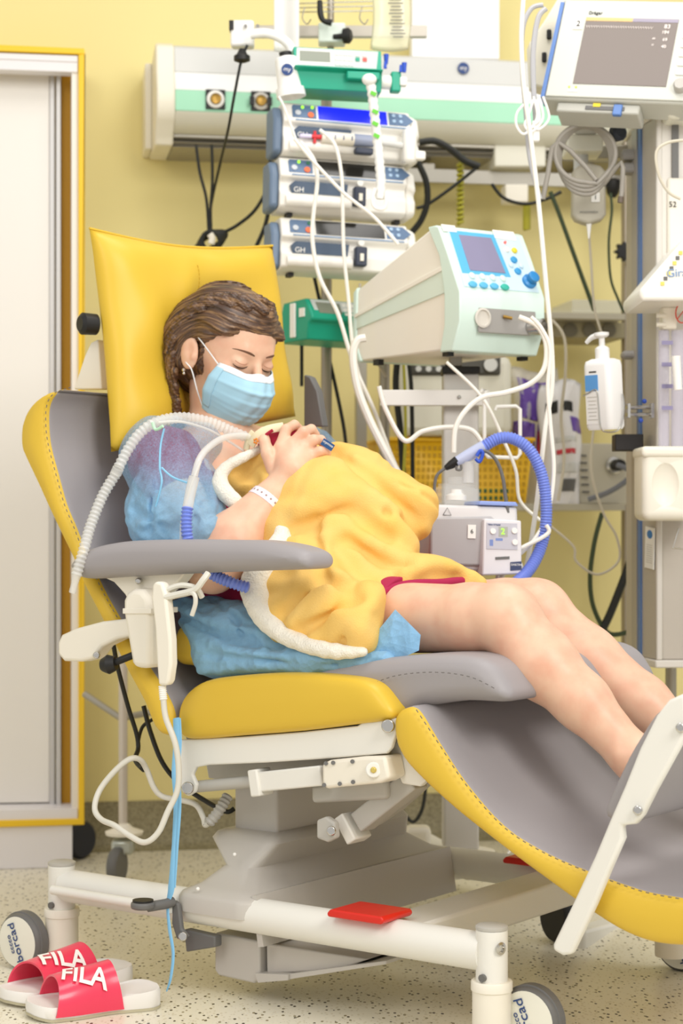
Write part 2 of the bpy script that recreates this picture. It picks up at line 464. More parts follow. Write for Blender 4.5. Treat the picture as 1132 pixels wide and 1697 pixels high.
# ---------------------------------------------------------------- the treatment chair
cl = C3(T(520, .3), .3, 0)
ch = thing('recliner_chair', 'large yellow and grey vinyl hospital recliner on white castored base, occupied by the woman', 'chair', cl)
def chf(t, z, v): return C3(t, v, z)
def plate(name, pts, v0, v1, mat, parent=ch, ref=None, bevel=.003, sm=0):
    ref = v0 if ref is None else ref
    q = [TZ(x, y, ref) for x, y in pts]
    if sm: q = [(p.x, p.y) for p in crs([(a, b_, 0) for a, b_ in q], sm, True)]
    return MB().prism(q, chf, v0, v1).build(name, mat, parent, bevel=bevel, seg=3)
def two_tone(v0, v1):                    # yellow side panels, grey between them: split at the two piping planes across the chair
    nm = 'two_tone_vinyl_%d_%d' % (round(v0*1000), round(v1*1000))
    if nm in MATS: return MATS[nm]
    m = m_gvin.copy(); m.name = nm; MATS[nm] = m; nt = m.node_tree; b = nt.nodes['Principled BSDF']
    tc = nt.nodes.new('ShaderNodeTexCoord'); dt = nt.nodes.new('ShaderNodeVectorMath'); dt.operation = 'DOT_PRODUCT'
    dt.inputs[1].default_value = (VV.x, VV.y, 0); nt.links.new(tc.outputs['Object'], dt.inputs[0])
    o0 = (Vector((cl.x, cl.y))-A0).dot(VV); mid = (v0+v1)/2-o0; half = (v1-v0)/2
    sb = nt.nodes.new('ShaderNodeMath'); sb.operation = 'SUBTRACT'; sb.inputs[1].default_value = mid; nt.links.new(dt.outputs['Value'], sb.inputs[0])
    ab = nt.nodes.new('ShaderNodeMath'); ab.operation = 'ABSOLUTE'; nt.links.new(sb.outputs[0], ab.inputs[0])
    gt = nt.nodes.new('ShaderNodeMath'); gt.operation = 'GREATER_THAN'; gt.inputs[1].default_value = half; nt.links.new(ab.outputs[0], gt.inputs[0])
    mx = nt.nodes.new('ShaderNodeMix'); mx.data_type = 'RGBA'; mx.inputs[6].default_value = b.inputs['Base Color'].default_value; mx.inputs[7].default_value = m_yel.node_tree.nodes['Principled BSDF'].inputs['Base Color'].default_value
    nt.links.new(gt.outputs[0], mx.inputs[0]); nt.links.new(mx.outputs[2], b.inputs['Base Color']); return m
def cushion(name, pts, v0, v1, r, mats, parent, ref=None, sel=None, dome=0, sm=6, h=.006):
    ref = v0 if ref is None else ref
    q = [TZ(x, y, ref) for x, y in pts]
    P = np.array([(p.x, p.y) for p in crs([(a, b_, 0) for a, b_ in q], sm, True)]); n = len(P); Pn = np.roll(P, -1, 0)
    lo = P.min(0)-.02; hi = P.max(0)+.02
    gx = np.arange(math.floor(lo[0]/h), math.ceil(hi[0]/h)+1)*h; gz = np.arange(math.floor(lo[1]/h), math.ceil(hi[1]/h)+1)*h
    X, Z = np.meshgrid(gx, gz, indexing='ij'); Q = np.stack([X.ravel(), Z.ravel()], 1)
    best = np.full(len(Q), 1e9); ins = np.zeros(len(Q), bool)
    for i in range(n):
        a, b_ = P[i], Pn[i]; e = b_-a; t = np.clip(((Q-a) @ e)/max(e @ e, 1e-12), 0, 1)
        best = np.minimum(best, np.linalg.norm(Q-a-t[:, None]*e, axis=1))
        c = ((a[1] > Q[:, 1]) != (b_[1] > Q[:, 1])); ins ^= c & (Q[:, 0] < (b_[0]-a[0])*(Q[:, 1]-a[1])/((b_[1]-a[1]) if b_[1] != a[1] else 1e-12)+a[0])
    D = np.where(ins, -best, best).reshape(len(gx), len(gz))
    def d3(Pt):                            # points in (t, v, z)
        fx = (Pt[:, 0]-gx[0])/h; fz = (Pt[:, 2]-gz[0])/h
        ix = np.clip(np.floor(fx).astype(int), 0, len(gx)-2); iz = np.clip(np.floor(fz).astype(int), 0, len(gz)-2); ax = np.clip(fx-ix, 0, 1); az = np.clip(fz-iz, 0, 1)
        d2 = D[ix, iz]*(1-ax)*(1-az)+D[ix+1, iz]*ax*(1-az)+D[ix, iz+1]*(1-ax)*az+D[ix+1, iz+1]*ax*az
        w1 = d2+r; w2 = np.abs(Pt[:, 1]-(v0+v1)/2)-(v1-v0)/2+r
        if dome: w2 = w2-dome*(1-np.clip(1+d2/.06, 0, 1)**2)
        return np.sqrt(np.maximum(w1, 0)**2+np.maximum(w2, 0)**2)+np.minimum(np.maximum(w1, w2), 0)-r
    box = ('f', d3, None, None, None, .001, '+', np.array([lo[0], v0-dome-.01, lo[1]]), np.array([hi[0], v1+dome+.01, hi[1]]))
    me = sdf_mesh(name, [box], h)
    M4 = Matrix(((UU.x, VV.x, 0, A0.x), (UU.y, VV.y, 0, A0.y), (0, 0, 1, 0), (0, 0, 0, 1)))
    off = Vector(parent.get('_o', (0, 0, 0))) if parent else Vector((0, 0, 0))
    if sel:
        ctr = np.array([p.center for p in me.polygons]); dd = ctr[:, None, [0, 2]]-P[None]; k = np.argmin((dd**2).sum(2), 1)
        me.polygons.foreach_set('material_index', np.array([0 if sel(i/n) else 1 for i in k], dtype=np.int32))
    me.transform(Matrix.Translation(-off) @ M4)
    for m in mats: me.materials.append(m)
    o = link(name, me, parent, 180)
    s_ = o.modifiers.new('smooth', 'SMOOTH'); s_.iterations = 4; s_.factor = .5
    return o
def stitches(name, pts, v, parent, mat, r=.0009):
    P = crs([N(x, y, v) for x, y in pts], 10); mb = MB(); L = 0; seg = []
    acc = 0; last = P[0]; i = 1
    Q = [P[0]]
    for p in P[1:]:
        while (p-last).length > .006:
            last = last+(p-last).normalized()*.006; Q.append(last)
    for a in range(0, len(Q)-1, 1):
        if a % 2 == 0: mb.tube([Q[a], Q[a].lerp(Q[a+1], .9)], r, 5)
    o = mb.build(name, mat, parent); return o
SW = .60                                            # seat width
# backrest
bk = [(105, 642), (71, 653), (47, 674), (34, 705), (33, 739), (40, 759), (61, 804), (81, 848), (102, 892), (119, 927), (138, 972), (168, 1030), (207, 1109), (236, 1163), (253, 1204), (269, 1219), (284, 1215),
      (286, 1184), (272, 1150), (243, 1105), (215, 1060), (194, 1024), (174, 989), (157, 955), (140, 922), (122, 875), (105, 834), (92, 787), (80, 742), (76, 708), (77, 674), (88, 653)]
nb = len(bk)
back = cushion('backrest', bk, 0, SW, .012, [m_yel, two_tone(.010, SW-.010)], ch, sel=lambda f: f < 15.5/nb, dome=.010)
stitches('back_stitching', [(117, 642), (88, 653), (77, 674), (76, 708), (81, 742), (93, 787), (106, 834), (123, 875), (141, 922), (158, 955), (175, 989), (195, 1024)], -.001, back, m_stitch)
# seat
seat = cushion('seat_cushion', [(302, 1218), (300, 1165), (318, 1142), (345, 1127), (430, 1112), (560, 1098), (690, 1086), (770, 1088), (808, 1104), (830, 1135), (838, 1156), (825, 1165), (760, 1163), (700, 1172), (650, 1195), (500, 1212)],
               .035, SW-.035, .03, [m_gvin], ch, ref=.035)
cushion('seat_side_panel', [(295, 1216), (292, 1182), (303, 1152), (332, 1130), (380, 1121), (470, 1116), (560, 1121), (610, 1132), (636, 1158), (650, 1184), (640, 1194), (590, 1201), (500, 1212), (400, 1220), (315, 1226)],
        -.002, .06, .014, [m_yel], ch, dome=.006)
cushion('seat_side_panel', [(295, 1216), (292, 1182), (303, 1152), (332, 1130), (380, 1121), (470, 1116), (560, 1121), (610, 1132), (636, 1158), (650, 1184), (640, 1194), (590, 1201), (500, 1212), (400, 1220), (315, 1226)],
        SW-.06, SW, .014, [m_yel], ch, ref=0, dome=.006)
# front bolster seam of the seat
stitches('seat_stitching', [(622, 1131), (660, 1119), (720, 1114), (780, 1122), (829, 1146)], .028, seat, m_stitch, .0008)
# yellow lower pad between back and seat
cushion('lumbar_pad', [(283, 1075), (290, 1040), (320, 1030), (345, 1060), (352, 1090), (345, 1115), (318, 1105), (290, 1100)], .06, .3, .02, [m_yel], ch, ref=.06, dome=.004)
# legrest
lg = [(652, 1186), (650, 1210), (656, 1240), (680, 1276), (740, 1333), (800, 1382), (860, 1428), (920, 1472), (980, 1515), (1035, 1548), (1090, 1566), (1150, 1568), (1190, 1556), (1215, 1530), (1200, 1508),
      (1132, 1490), (1060, 1476), (960, 1440), (890, 1408), (830, 1368), (770, 1300), (725, 1232), (690, 1176), (668, 1173)]
nl = len(lg)
leg = cushion('legrest', lg, 0, SW, .014, [m_yel, two_tone(.010, SW-.010)], ch, sel=lambda f: f < 13.5/nl, dome=.006)
stitches('legrest_stitching', [(690, 1176), (727, 1232), (772, 1300), (832, 1368), (892, 1408), (962, 1440), (1060, 1476), (1130, 1490)], -.002, leg, m_stitch)
# grey dark joint under the seat front, seat frame
plate('seat_frame', [(297, 1226), (400, 1221), (500, 1213), (592, 1203), (600, 1197), (636, 1193), (643, 1190), (660, 1190), (656, 1214), (648, 1240), (640, 1249), (560, 1256), (440, 1264), (345, 1268), (324, 1272), (318, 1284), (325, 1300), (322, 1313), (311, 1320), (301, 1313), (298, 1296)],
      .012, .022, m_white)
plate('seat_frame', [(340, 1262), (640, 1245), (648, 1290), (560, 1300), (420, 1300), (345, 1290)], .10, .12, m_grey, ref=.1)
plate('seat_frame_bracket', [(345, 1268), (368, 1266), (372, 1285), (360, 1312), (340, 1315), (335, 1300)], .40, .42, m_white, ref=.2)
plate('seat_underside', [(300, 1222), (650, 1195), (640, 1235), (320, 1262)], .03, SW-.03, M('underside_steel', '9C978C', .5), ref=.02)
mb = MB()
for x, y in ((311, 1306), (643, 1203)): mb.cyl(N(x, y, -.0), N(x, y, .02), .011)
mb.build('pivot_bolt', m_chrome, ch, bevel=.002)
def rod(name, a, b, r, mat, parent=ch, n=20, bevel=.002, r2=None): return MB().cyl(a, b, r, r2, n).build(name, mat, parent, bevel=bevel)
def bar(name, a, b, w_, h_, mat, parent=ch, bevel=.003):
    a = Vector(a); b = Vector(b); x = (b-a); L = x.length; x.normalize(); vv = Vector((VV.x, VV.y, 0)); z = x.cross(vv).normalized(); y = z.cross(x)
    rot = Matrix((x, y, z)).transposed(); return MB().box((a+b)/2, (L, w_, h_), rot=rot).build(name, mat, parent, bevel=bevel)
# back actuator
act = rod('actuator_rod', N(322, 1304, .03), N(432, 1294, .03), .0105, m_grey)
bar('actuator_tube', N(424, 1296, .03), N(540, 1284, .03), .03, .034, m_white)
bar('actuator_collar', N(424, 1297, .03), N(440, 1295, .03), .04, .046, m_white)
plate('actuator_gearbox', [(533, 1266), (545, 1260), (600, 1254), (638, 1253), (645, 1290), (630, 1298), (560, 1305), (540, 1308), (533, 1300)], .0, .05, m_cream, bevel=.006)
mb = MB()
for x, y in ((540, 1265), (552, 1264), (584, 1262), (563, 1299), (585, 1296), (537, 1301)): mb.cyl(N(x, y, -.003), N(x, y, .01), .0035)
mb.build('gearbox_screw', m_dgrey, ch)
rod('gearbox_dial', N(619, 1276, -.006), N(619, 1276, .02), .013, m_white); rod('gearbox_dial_hub', N(619, 1276, -.009), N(619, 1276, .0), .005, M('brass', 'D8C26A', .3, .5))
plate('motor_housing', [(514, 1300), (640, 1285), (642, 1325), (515, 1332)], .05, .12, m_grey, ref=.05, bevel=.008)
# legrest actuator
bar('actuator_tube', N(600, 1362, .08), N(690, 1290, .08), .04, .036, m_grey)
bar('actuator_collar', N(578, 1376, .08), N(592, 1366, .08), .05, .05, m_white)
plate('actuator_yoke', [(530, 1358), (545, 1352), (560, 1362), (562, 1388), (548, 1395), (530, 1388)], .02, .035, m_grey, ref=.03, bevel=.004)
rod('yoke_bolt', N(549, 1377, .005), N(549, 1377, .03), .008, m_chrome)
plate('linkage_plate', [(640, 1240), (655, 1210), (662, 1200), (672, 1230), (700, 1262), (705, 1290), (690, 1305), (660, 1300), (648, 1270)], .05, .065, m_white, ref=.04)
plate('linkage_plate', [(600, 1350), (630, 1310), (680, 1290), (700, 1300), (650, 1345), (610, 1372)], .14, .16, m_grey, ref=.12)
# column
def hexa(name, t0, t1, v0, v1, z0, z1, mat, bevel=.01):
    return MB().prism([(t0, v0), (t1, v0), (t1, v1), (t0, v1)], lambda t, v, z: C3(t, v, z), z0, z1).build(name, mat, ch, bevel=bevel, seg=4)
vc0 = .12
tc0, tc1 = T(388, vc0), T(459, vc0)
zc = TZ(430, 1400, vc0)[1]
m_base = M('grey_enamel', 'C2BDB5', .42)
hexa('lifting_column', tc0, tc1, vc0, .46, zc-.02, TZ(430, 1290, vc0)[1], m_base, .006)
# bell shaped base cover: rings of rounded rectangles
def rrect(t0, t1, v0, v1, r, n=6):
    out = []
    for cx_, cy_, a0 in ((t1-r, v1-r, 0), (t0+r, v1-r, 90), (t0+r, v0+r, 180), (t1-r, v0+r, 270)):
        for k in range(n+1):
            a = R(a0+90*k/n); out.append((cx_+r*math.cos(a), cy_+r*math.sin(a)))
    return out
t0b, t1b = T(288, -.03), T(413, -.03); zb = TZ(350, 1497, -.03)[1]; zb1 = TZ(350, 1470, 0)[1]
zt = TZ(430, 1384, .08)[1]
mb = MB(); rings = []
specs = [(t0b, t1b, -.035, .62, .03, zb-.02), (t0b, t1b, -.035, .62, .03, zb+.004), (t0b+.004, t1b-.004, -.031, .616, .03, zb+.012), (t0b+.02, t1b-.025, -.0, .585, .03, zb+.022),
         (t0b+.04, t1b-.055, .045, .54, .03, zb+.05), (tc0-.026, tc1+.026, .075, .51, .025, zt-.014), (tc0-.020, tc1+.020, .085, .50, .02, zt-.004), (tc0-.010, tc1+.010, .10, .48, .01, zt)]
nn = len(rrect(0, 1, 0, 1, .1))
vs = []
for (a, b_, c_, d_, r_, z_) in specs: vs += [C3(t, v, z_) for t, v in rrect(a, b_, c_, d_, r_)]
fs = [(i*nn+k, i*nn+(k+1) % nn, (i+1)*nn+(k+1) % nn, (i+1)*nn+k) for i in range(len(specs)-1) for k in range(nn)]
fs += [tuple(range(nn)), tuple((len(specs)-1)*nn+k for k in range(nn))]
mb.add(vs, fs); cov = mb.build('base_cover', m_base, ch, smooth=50)
mb = MB()
for x, y, v in ((389, 1416, .03), (328, 1473, -.03), (415, 1296, .118), (427, 1301, .118)): mb.ell(N(x, y, v), .0035, 10)
mb.build('cover_plug', m_label, ch)
# front apron between the rails, with the swept top
def apron(a, b_):
    v = -.01+.60*a; tt = t1b-.02+.10*math.sin(PI*a)**.7*0+.02
    z = zb-.065+b_*.085
    return C3(tt+.015*(1-b_), v, z)
MB().grid(apron, 24, 6, thick=.012).build('base_apron', m_base, ch)
# long rails with castor posts
zr = TZ(102, 1467, 0)[1]
zr = H-(1466-CY)*3.45/F
LR = (Vector((.233, 2.90))-A0).length
for v in (0.0, .62):
    MB().tube([C3(.012, v, zr), C3(LR-.012, v, zr)], .0285, 20, flat=1.05).build('base_rail', m_white, ch)
rod('pedal_bar', C3(.02, -.045, zr+.0), C3(T(285, -.045), -.045, zr+.0), .0085, m_white)
def castor(t, v, wu, wv, ang=0, name='castor'):
    o = C3(t, v, 0); r_ = bpy.data.objects.new(name, None); COL.objects.link(r_); r_.parent = ch; r_['_o'] = list(cl)
    mb = MB(); mb.lathe([(.025, zr-.05), (.025, zr+.036), (.023, zr+.0375)], o, n=28)
    mb.build('castor_post', m_white, r_, bevel=.001)
    MB().lathe([(.0255, zr+.0375), (.0255, zr+.042), (.022, zr+.044), (0.001, zr+.0445)], o, n=28).build('post_cap', m_grey, r_)
    MB().lathe([(.03, .035), (.0305, .04), (.0305, zr-.058), (.0325, zr-.057), (.0325, zr-.044), (.031, zr-.042)], o, n=28).build('castor_sleeve', m_cream, r_)
    MB().cyl(C3(t, v-.03, zr-.034), C3(t, v-.022, zr-.034), .006).build('post_screw', m_dgrey, r_)
    wc = C3(t+wu, v+wv, .052); ax = Vector((-VV.x, -VV.y, 0))
    ax = Matrix.Rotation(R(ang), 3, 'Z') @ ax
    MB().lathe([(.03, -.010), (.047, -.010), (.052, -.005), (.052, .008), (.048, .014), (.046, .015)], wc, ax, 40).build('wheel_tyre', m_dgrey, r_)
    MB().lathe([(.001, .0175), (.03, .017), (.0465, .015), (.0465, .01)][::-1], wc, ax, 40).build('wheel_disc', M('wheel_white', 'EDEBDD', .4), r_)
    MB().lathe([(.050, -.014), (.0545, -.012), (.0545, .004), (.051, .006)], wc, ax, 40).build('wheel_guard', m_dgrey, r_)
    xx = Vector((UU.x, UU.y, 0))
    fr = Matrix.Translation(wc+ax*.0185) @ frame((0, 0, 0), -ax.cross(Vector((0, 0, 1))), (0, 0, 1)) @ Matrix.Rotation(R(112), 4, 'Z')
    txt('borcad', .024, fr, m_ink, r_, sx=1.1)
    txt('cccco', .014, fr @ Matrix.Translation((0, .014, 0)), m_ink, r_, sx=1.1)
    return r_
castor(0, 0, -.055, -.045); castor(LR, 0, .050, .035, 0); castor(0, .62, -.05, -.04); castor(LR, .62, .0, .045, 0)
# push button on the near post
MB().lathe([(.008, 0), (.01, .003), (.006, .004), (.005, .001)], C3(LR+.022, -.012, zr+.012), (UU.x-.3, UU.y-.1, 0)).build('post_lock', m_chrome, ch)
# cross beam with red pedals
tb = T(648, 0)
MB().prism([(tb-.045, zr-.03), (tb+.045, zr-.03), (tb+.045, zr+.022), (tb-.045, zr+.022)], lambda t, z, v: C3(t, v, z), .02, .60).build('cross_beam', m_white, ch, bevel=.006)
def pedal(t, v, up, mat=m_red):
    return MB().prism([(-.055, -.0), (.05, 0), (.056, .006), (.052, .013), (-.05, .013), (-.057, .006)], lambda t_, z, v_: C3(t+t_, v+v_, up+z), -.04, .045).build('red_pedal', mat, ch, bevel=.004, seg=3)
pedal(T(612, -.005), -.005, zr+.028); pedal(T(900, .6), .585, zr+.026)
# foot lever
lev = MB(); lev.cyl(N(237, 1506, -.10), N(237, 1494, -.10), .021, n=28); lev.build('foot_lever', m_dgrey, ch, bevel=.004)
MB().tube([N(245, 1503, -.09), N(275, 1498, -.06), N(286, 1494, -.045)], .009, 12).build('foot_lever_arm', m_dgrey, ch)
MB().cyl(N(237, 1495, -.10), N(237, 1491, -.10), .018, n=28).build('foot_lever_tread', m_blk, ch)
plate('lever_plate', [(286, 1492), (295, 1498), (300, 1540), (310, 1552), (304, 1560), (292, 1556), (284, 1530)], -.045, -.035, m_dgrey)
rod('lever_bolt', N(303, 1552, -.05), N(303, 1552, -.03), .008, m_chrome)
plate('lever_guard', [(304, 1540), (356, 1552), (356, 1570), (308, 1578)], -.02, .0, m_dgrey)
# battery box
plate('battery_box', [(356, 1545), (430, 1560), (430, 1622), (420, 1630), (362, 1617), (355, 1608)], .02, .16, m_base, ref=.02, bevel=.004)
plate('battery_box', [(441, 1563), (610, 1590), (560, 1608), (442, 1614)], .03, .2, m_base, ref=.03, bevel=.003)
plate('battery_shelf', [(425, 1612), (480, 1614), (480, 1624), (430, 1628)], .015, .2, m_base, ref=.02, bevel=.001)
plate('battery_shelf', [(480, 1614), (640, 1592), (640, 1598), (480, 1623)], .02, .2, m_base, ref=.02, bevel=.001)
# near armrest
m_arm = m_gvin
ap = [(110, 944), (109, 934), (118, 922), (140, 909), (170, 901), (210, 896), (280, 894), (360, 895), (420, 896), (470, 904), (498, 915), (505, 928), (503, 940), (490, 944), (400, 947), (300, 951), (200, 956), (130, 959)]
cushion('armrest_pad', ap, -.06, .035, .026, [m_arm], ch, ref=-.06, dome=.002, h=.004)
plate('armrest_bracket', [(160, 955), (300, 949), (288, 965), (262, 985), (250, 1000), (208, 1000), (200, 985), (182, 965)], -.02, .01, m_cream, ref=-.03)
rod('bracket_screw', N(229, 963, -.036), N(229, 963, -.018), .0055, m_chrome)
hub = MB(); hub.prism([(x_, y_) for x_, y_ in [TZ(a, b_, -.05) for a, b_ in [(206, 1015), (206, 995), (212, 982), (224, 975), (238, 977), (248, 990), (251, 1015), (251, 1100), (246, 1108), (224, 1106), (220, 1098)]]], chf, -.055, .01)
hub.build('armrest_hub', m_cream, ch, bevel=.01, seg=3)
plate('hub_ring', [(205, 1008), (252, 1008), (252, 1017), (205, 1017)], -.058, .013, m_cream, ref=-.055, bevel=.001)
plate('armrest_lever', [(92, 1065), (98, 1052), (120, 1042), (165, 1030), (210, 1025), (214, 1055), (190, 1060), (165, 1072), (150, 1092), (130, 1097), (102, 1096), (92, 1085)], -.035, .0, m_cream, ref=-.04, bevel=.006)
rod('lever_screw', N(160, 1086, -.045), N(160, 1086, -.03), .0065, m_chrome)
MB().tube([N(185, 1100, -.05), N(215, 1088, -.04), N(225, 1084, -.03)], .0065, 12).build('clamp_rod', m_blk, ch)
MB().tube([N(168, 1102, -.06), N(180, 1101, -.055), N(192, 1099, -.05)], [.010, .0175, .012], 20, sm=4).build('clamp_knob', m_blk, ch)
# headrest mount behind the pillow
plate('headrest_mount', [(122, 645), (140, 590), (150, 568), (162, 562), (168, 645)], .13, .16, m_cream, ref=.13)
MB().lathe([(.008, -.02), (.02, -.016), (.021, .012), (.014, .018)], N(146, 537, .1), (-VV.x-.6, -VV.y, 0), 28).build('mount_knob', m_blk, ch)
plate('headrest_mount', [(478, 705), (478, 618), (488, 622), (500, 645), (510, 705)], .5, .52, m_dgrey, ref=.45)
# footboard with its handle
fb = cushion('footboard_pad', [(1110, 1168), (1085, 1182), (1062, 1215), (1035, 1262), (1000, 1340), (1004, 1356), (1025, 1365), (1045, 1362), (1068, 1310), (1100, 1240), (1140, 1180), (1135, 1166)], .0, SW, .012, [m_gvin], ch, ref=-.0, dome=.002)
plate('footboard_bracket', [(1135, 1148), (1108, 1160), (1088, 1185), (1060, 1240), (1036, 1300), (1010, 1360), (985, 1420), (950, 1495), (916, 1565), (916, 1575), (932, 1584), (946, 1582), (985, 1500), (1010, 1440), (1032, 1390), (1030, 1368), (1052, 1366), (1064, 1352), (1085, 1310), (1140, 1210)], -.035, -.018, m_white, ref=-.035, bevel=.005)
for x, y in ((1057, 1343), (1128, 1206)): rod('bracket_bolt', N(x, y, -.042), N(x, y, -.03), .007, m_chrome)
# sprung cable sleeve on the column
MB().rib([N(346, 1364, .05), N(362, 1345, .06), N(378, 1318, .08)], .0095, .12, .007).build('cable_sleeve', m_grey, ch)

# pillow over the top of the backrest: a slack yellow cushion with pulled corners
def pil(a, b_, side):
    # a: across (0 near side .. 1 far), b_: down
    TL, TR, BL, BR = N(148, 379, .10), N(452, 408, .54), N(184, 749, .10), N(490, 690, .57)
    p = TL.lerp(TR, a).lerp(BL.lerp(BR, a), b_)
    # edge sag
    p += Vector((0, 0, -.018))*math.sin(PI*a)*(1-b_)
    ea = math.sin(PI*a)
    xin = (a-.5); yin = (b_-.5)
    p += (TR-TL).normalized()*(-.010*math.sin(PI*b_)*(1 if a < .5 else 1)*(2*a-1)*1.0)
    puff = (max(0, 1-(2*xin)**4)*max(0, 1-(2*yin)**4))**.6
    n = Vector((UU.x, UU.y, .18)).normalized()
    th = .055*puff
    if side > 0:
        # dent pressed in by the head, and a few soft creases
        dd = math.exp(-(((a-.54)/.27)**2+((b_-.66)/.42)**2)); th = th*(1-dd)-.028*dd*puff
        th += .010*math.exp(-(((a-.40+.25*(b_-.3))/.06)**2))*puff*math.exp(-((b_-.35)/.35)**2)
        th += .004*math.sin(9*a+14*b_)*puff+.003*math.sin(23*a-9*b_+1)*puff
        return p+n*th
    return p-n*th*.8
mb = MB(); G = 40
for sd in (1, -1):
    mb.grid(lambda a, b_, sd=sd: pil(a, b_, sd), G, G)
pw = mb.build('pillow', m_yel, None, smooth=180)
tag(pw, 'big slack yellow vinyl pillow behind the woman\'s head', 'pillow')
mb = MB(); mb.tube([pil(a/30, 0, 1)+Vector((0, 0, .001)) for a in range(31)], .0025, 6)
s_ = mb.build('piping', m_yel, pw)
P_ = []
for i in range(34):
    b_ = .12+.72*i/33; P_.append(pil(.44+.05*math.sin(b_*6+.6), b_, 1)+Vector((UU.x, UU.y, 0))*.0007)
mb = MB()
for i in range(33): mb.tube([P_[i], P_[i].lerp(P_[i+1], .7)], .0007, 5)
mb.build('seam_stitching', m_ystitch, pw)

# hand control hanging from the armrest
hc = thing('hand_control', 'white wired hand control hanging from the near armrest', 'remote control', N(270, 1140, -.075))
plate('handset', [(252, 968), (258, 963), (268, 966), (274, 985), (282, 1060), (283, 1100), (279, 1128), (275, 1136), (262, 1136), (259, 1100), (256, 1040), (250, 990)], -.09, -.07, m_cream, hc, ref=-.09, bevel=.005)
MB().rib([N(269, 1136, -.08), N(271, 1160, -.08)], .0065, .14, .0035).build('strain_relief', m_label, hc)
m_cord = M('off_white_cord', 'D9D6CA', .4)
MB().tube([N(x, y, v) for x, y, v in [(271, 1160, -.08), (275, 1190, -.08), (290, 1230, -.075), (296, 1270, -.07), (294, 1310, -.07), (278, 1345, -.08), (262, 1380, -.09), (240, 1396, -.1), (215, 1385, -.1), (190, 1368, -.1), (168, 1358, -.09), (157, 1340, -.08), (165, 1310, -.06), (190, 1278, -.04), (215, 1258, -.02), (232, 1259, 0), (243, 1275, .02), (255, 1305, .03), (270, 1320, .04), (300, 1326, .045), (325, 1334, .05), (337, 1355, .05), (340, 1367, .05), (346, 1364, .05)]], .0052, 10, sm=6).build('cord', m_cord, hc)
MB().tube([N(x, y, v) for x, y, v in [(275, 978, -.08), (300, 970, -.07), (325, 975, -.06), (335, 990, -.05)]], .005, 8, sm=5).build('hanging_strap', m_cord, hc)
MB().tube([N(x, y, v) for x, y, v in [(274, 990, -.085), (292, 986, -.08), (322, 978, -.075), (336, 962, -.07), (345, 950, -.06)]], .006, 8, sm=5).build('hanging_strap', m_cord, hc)
MB().tube([N(x, y, v) for x, y, v in [(310, 982, -.075), (322, 985, -.08), (324, 1000, -.08), (318, 1020, -.08)]], .004, 8, sm=5).build('hanging_strap', m_cord, hc)
# ---------------------------------------------------------------- the woman
m_skin = M('skin', 'E9BFA2', .42, bump=(350, .10, .0006), var=(26, 'E2AC90', .4, .75), sss=.12)
base = C3(T(480, .3), .3, .60)
wm = thing('person', 'woman in a blue surgical mask reclining in the chair, head bowed over a yellow blanket', 'person', base)
# head frame: x to her left, y forward, z up
def head_frame(o, psi, pit, roll):
    f = Vector((math.sin(psi), -math.cos(psi), 0)); l = Vector((math.cos(psi), math.sin(psi), 0)); u = Vector((0, 0, 1))
    f2 = f*math.cos(pit)-u*math.sin(pit); u2 = u*math.cos(pit)+f*math.sin(pit)
    l3 = l*math.cos(roll)+u2*math.sin(roll); u3 = u2*math.cos(roll)-l*math.sin(roll)
    m = Matrix((l3, f2, u3)).transposed().to_4x4(); m.translation = o; return m
HM = head_frame(N(373, 592, .30), R(43), R(21), R(-3))
HM = HM @ Matrix.Scale(1.04, 4)
HR = np.array(HM.to_3x3().normalized(), dtype=np.float32)
def hp(x, y, z): return HM @ Vector((x, y, z))
def hc_(a, b, ra, rb, k=.01, op='+'): return cone(hp(*a), hp(*b), ra*1.04, rb*1.04, k, op)
def he(c, r, k=.01, op='+', tilt=None):
    rot = HR
    if tilt is not None: rot = HR @ np.array(Euler(tilt).to_matrix(), dtype=np.float32)
    return ellp(hp(*c), [1.04*x for x in r], rot, k, op)
head = [he((0, -.012, .048), (.074, .096, .079)), he((0, .034, .015), (.062, .055, .085), .03), he((0, .045, -.055), (.050, .048, .048), .03), he((0, .080, -.086), (.020, .018, .018), .02),
        he((.037, .060, -.022), (.026, .026, .026), .02), he((-.037, .060, -.022), (.026, .026, .026), .02),
        hc_((-.026, .080, .033), (.026, .080, .033), .011, .011, .014),
        he((.033, .101, .013), (.017, .014, .0095), .012, '-'), he((-.033, .101, .013), (.017, .014, .0095), .012, '-'),
        he((.032, .0775, .012), (.0155, .0145, .0125), .004), he((-.032, .0775, .012), (.0155, .0145, .0125), .004),
        hc_((0, .088, .022), (0, .112, -.022), .0075, .0095, .008), he((.010, .100, -.026), (.008, .009, .007), .006), he((-.010, .100, -.026), (.008, .009, .007), .006),
        he((0, .098, -.052), (.022, .010, .009), .008),
        # ears
        he((-.080, -.006, -.002), (.0065, .020, .032), .004, tilt=(.25, 0, -.25)), he((-.090, .000, .005), (.007, .011, .020), .003, '-', tilt=(.25, 0, -.25)), he((-.080, .008, -.006), (.004, .005, .007), .004),
        he((.080, -.006, -.002), (.0065, .020, .032), .004, tilt=(.25, 0, .25)),
        # neck
        cone(hp(.006, -.022, -.03), N(362, 722, .30), .052, .054, .022), cone(hp(0, .0, -.06), N(372, 728, .27), .032, .03, .03)]
sh_r, sh_l = N(268, 762, .14), N(268, 762, .14)
tR = T(268, .14); zS = N(268, 762, .14).z
ShR, ShL = C3(tR, .14, zS), C3(tR+.02, .555, zS+.005)
CT = C3(tR+.035, .315, zS-.055)
torso = [ellp(CT, (.10, .155, .12), None, .03)]
Ubase = np.array([[UU.x, VV.x, 0], [UU.y, VV.y, 0], [0, 0, 1]], dtype=np.float32)
pel = C3(.30, .31, .665)
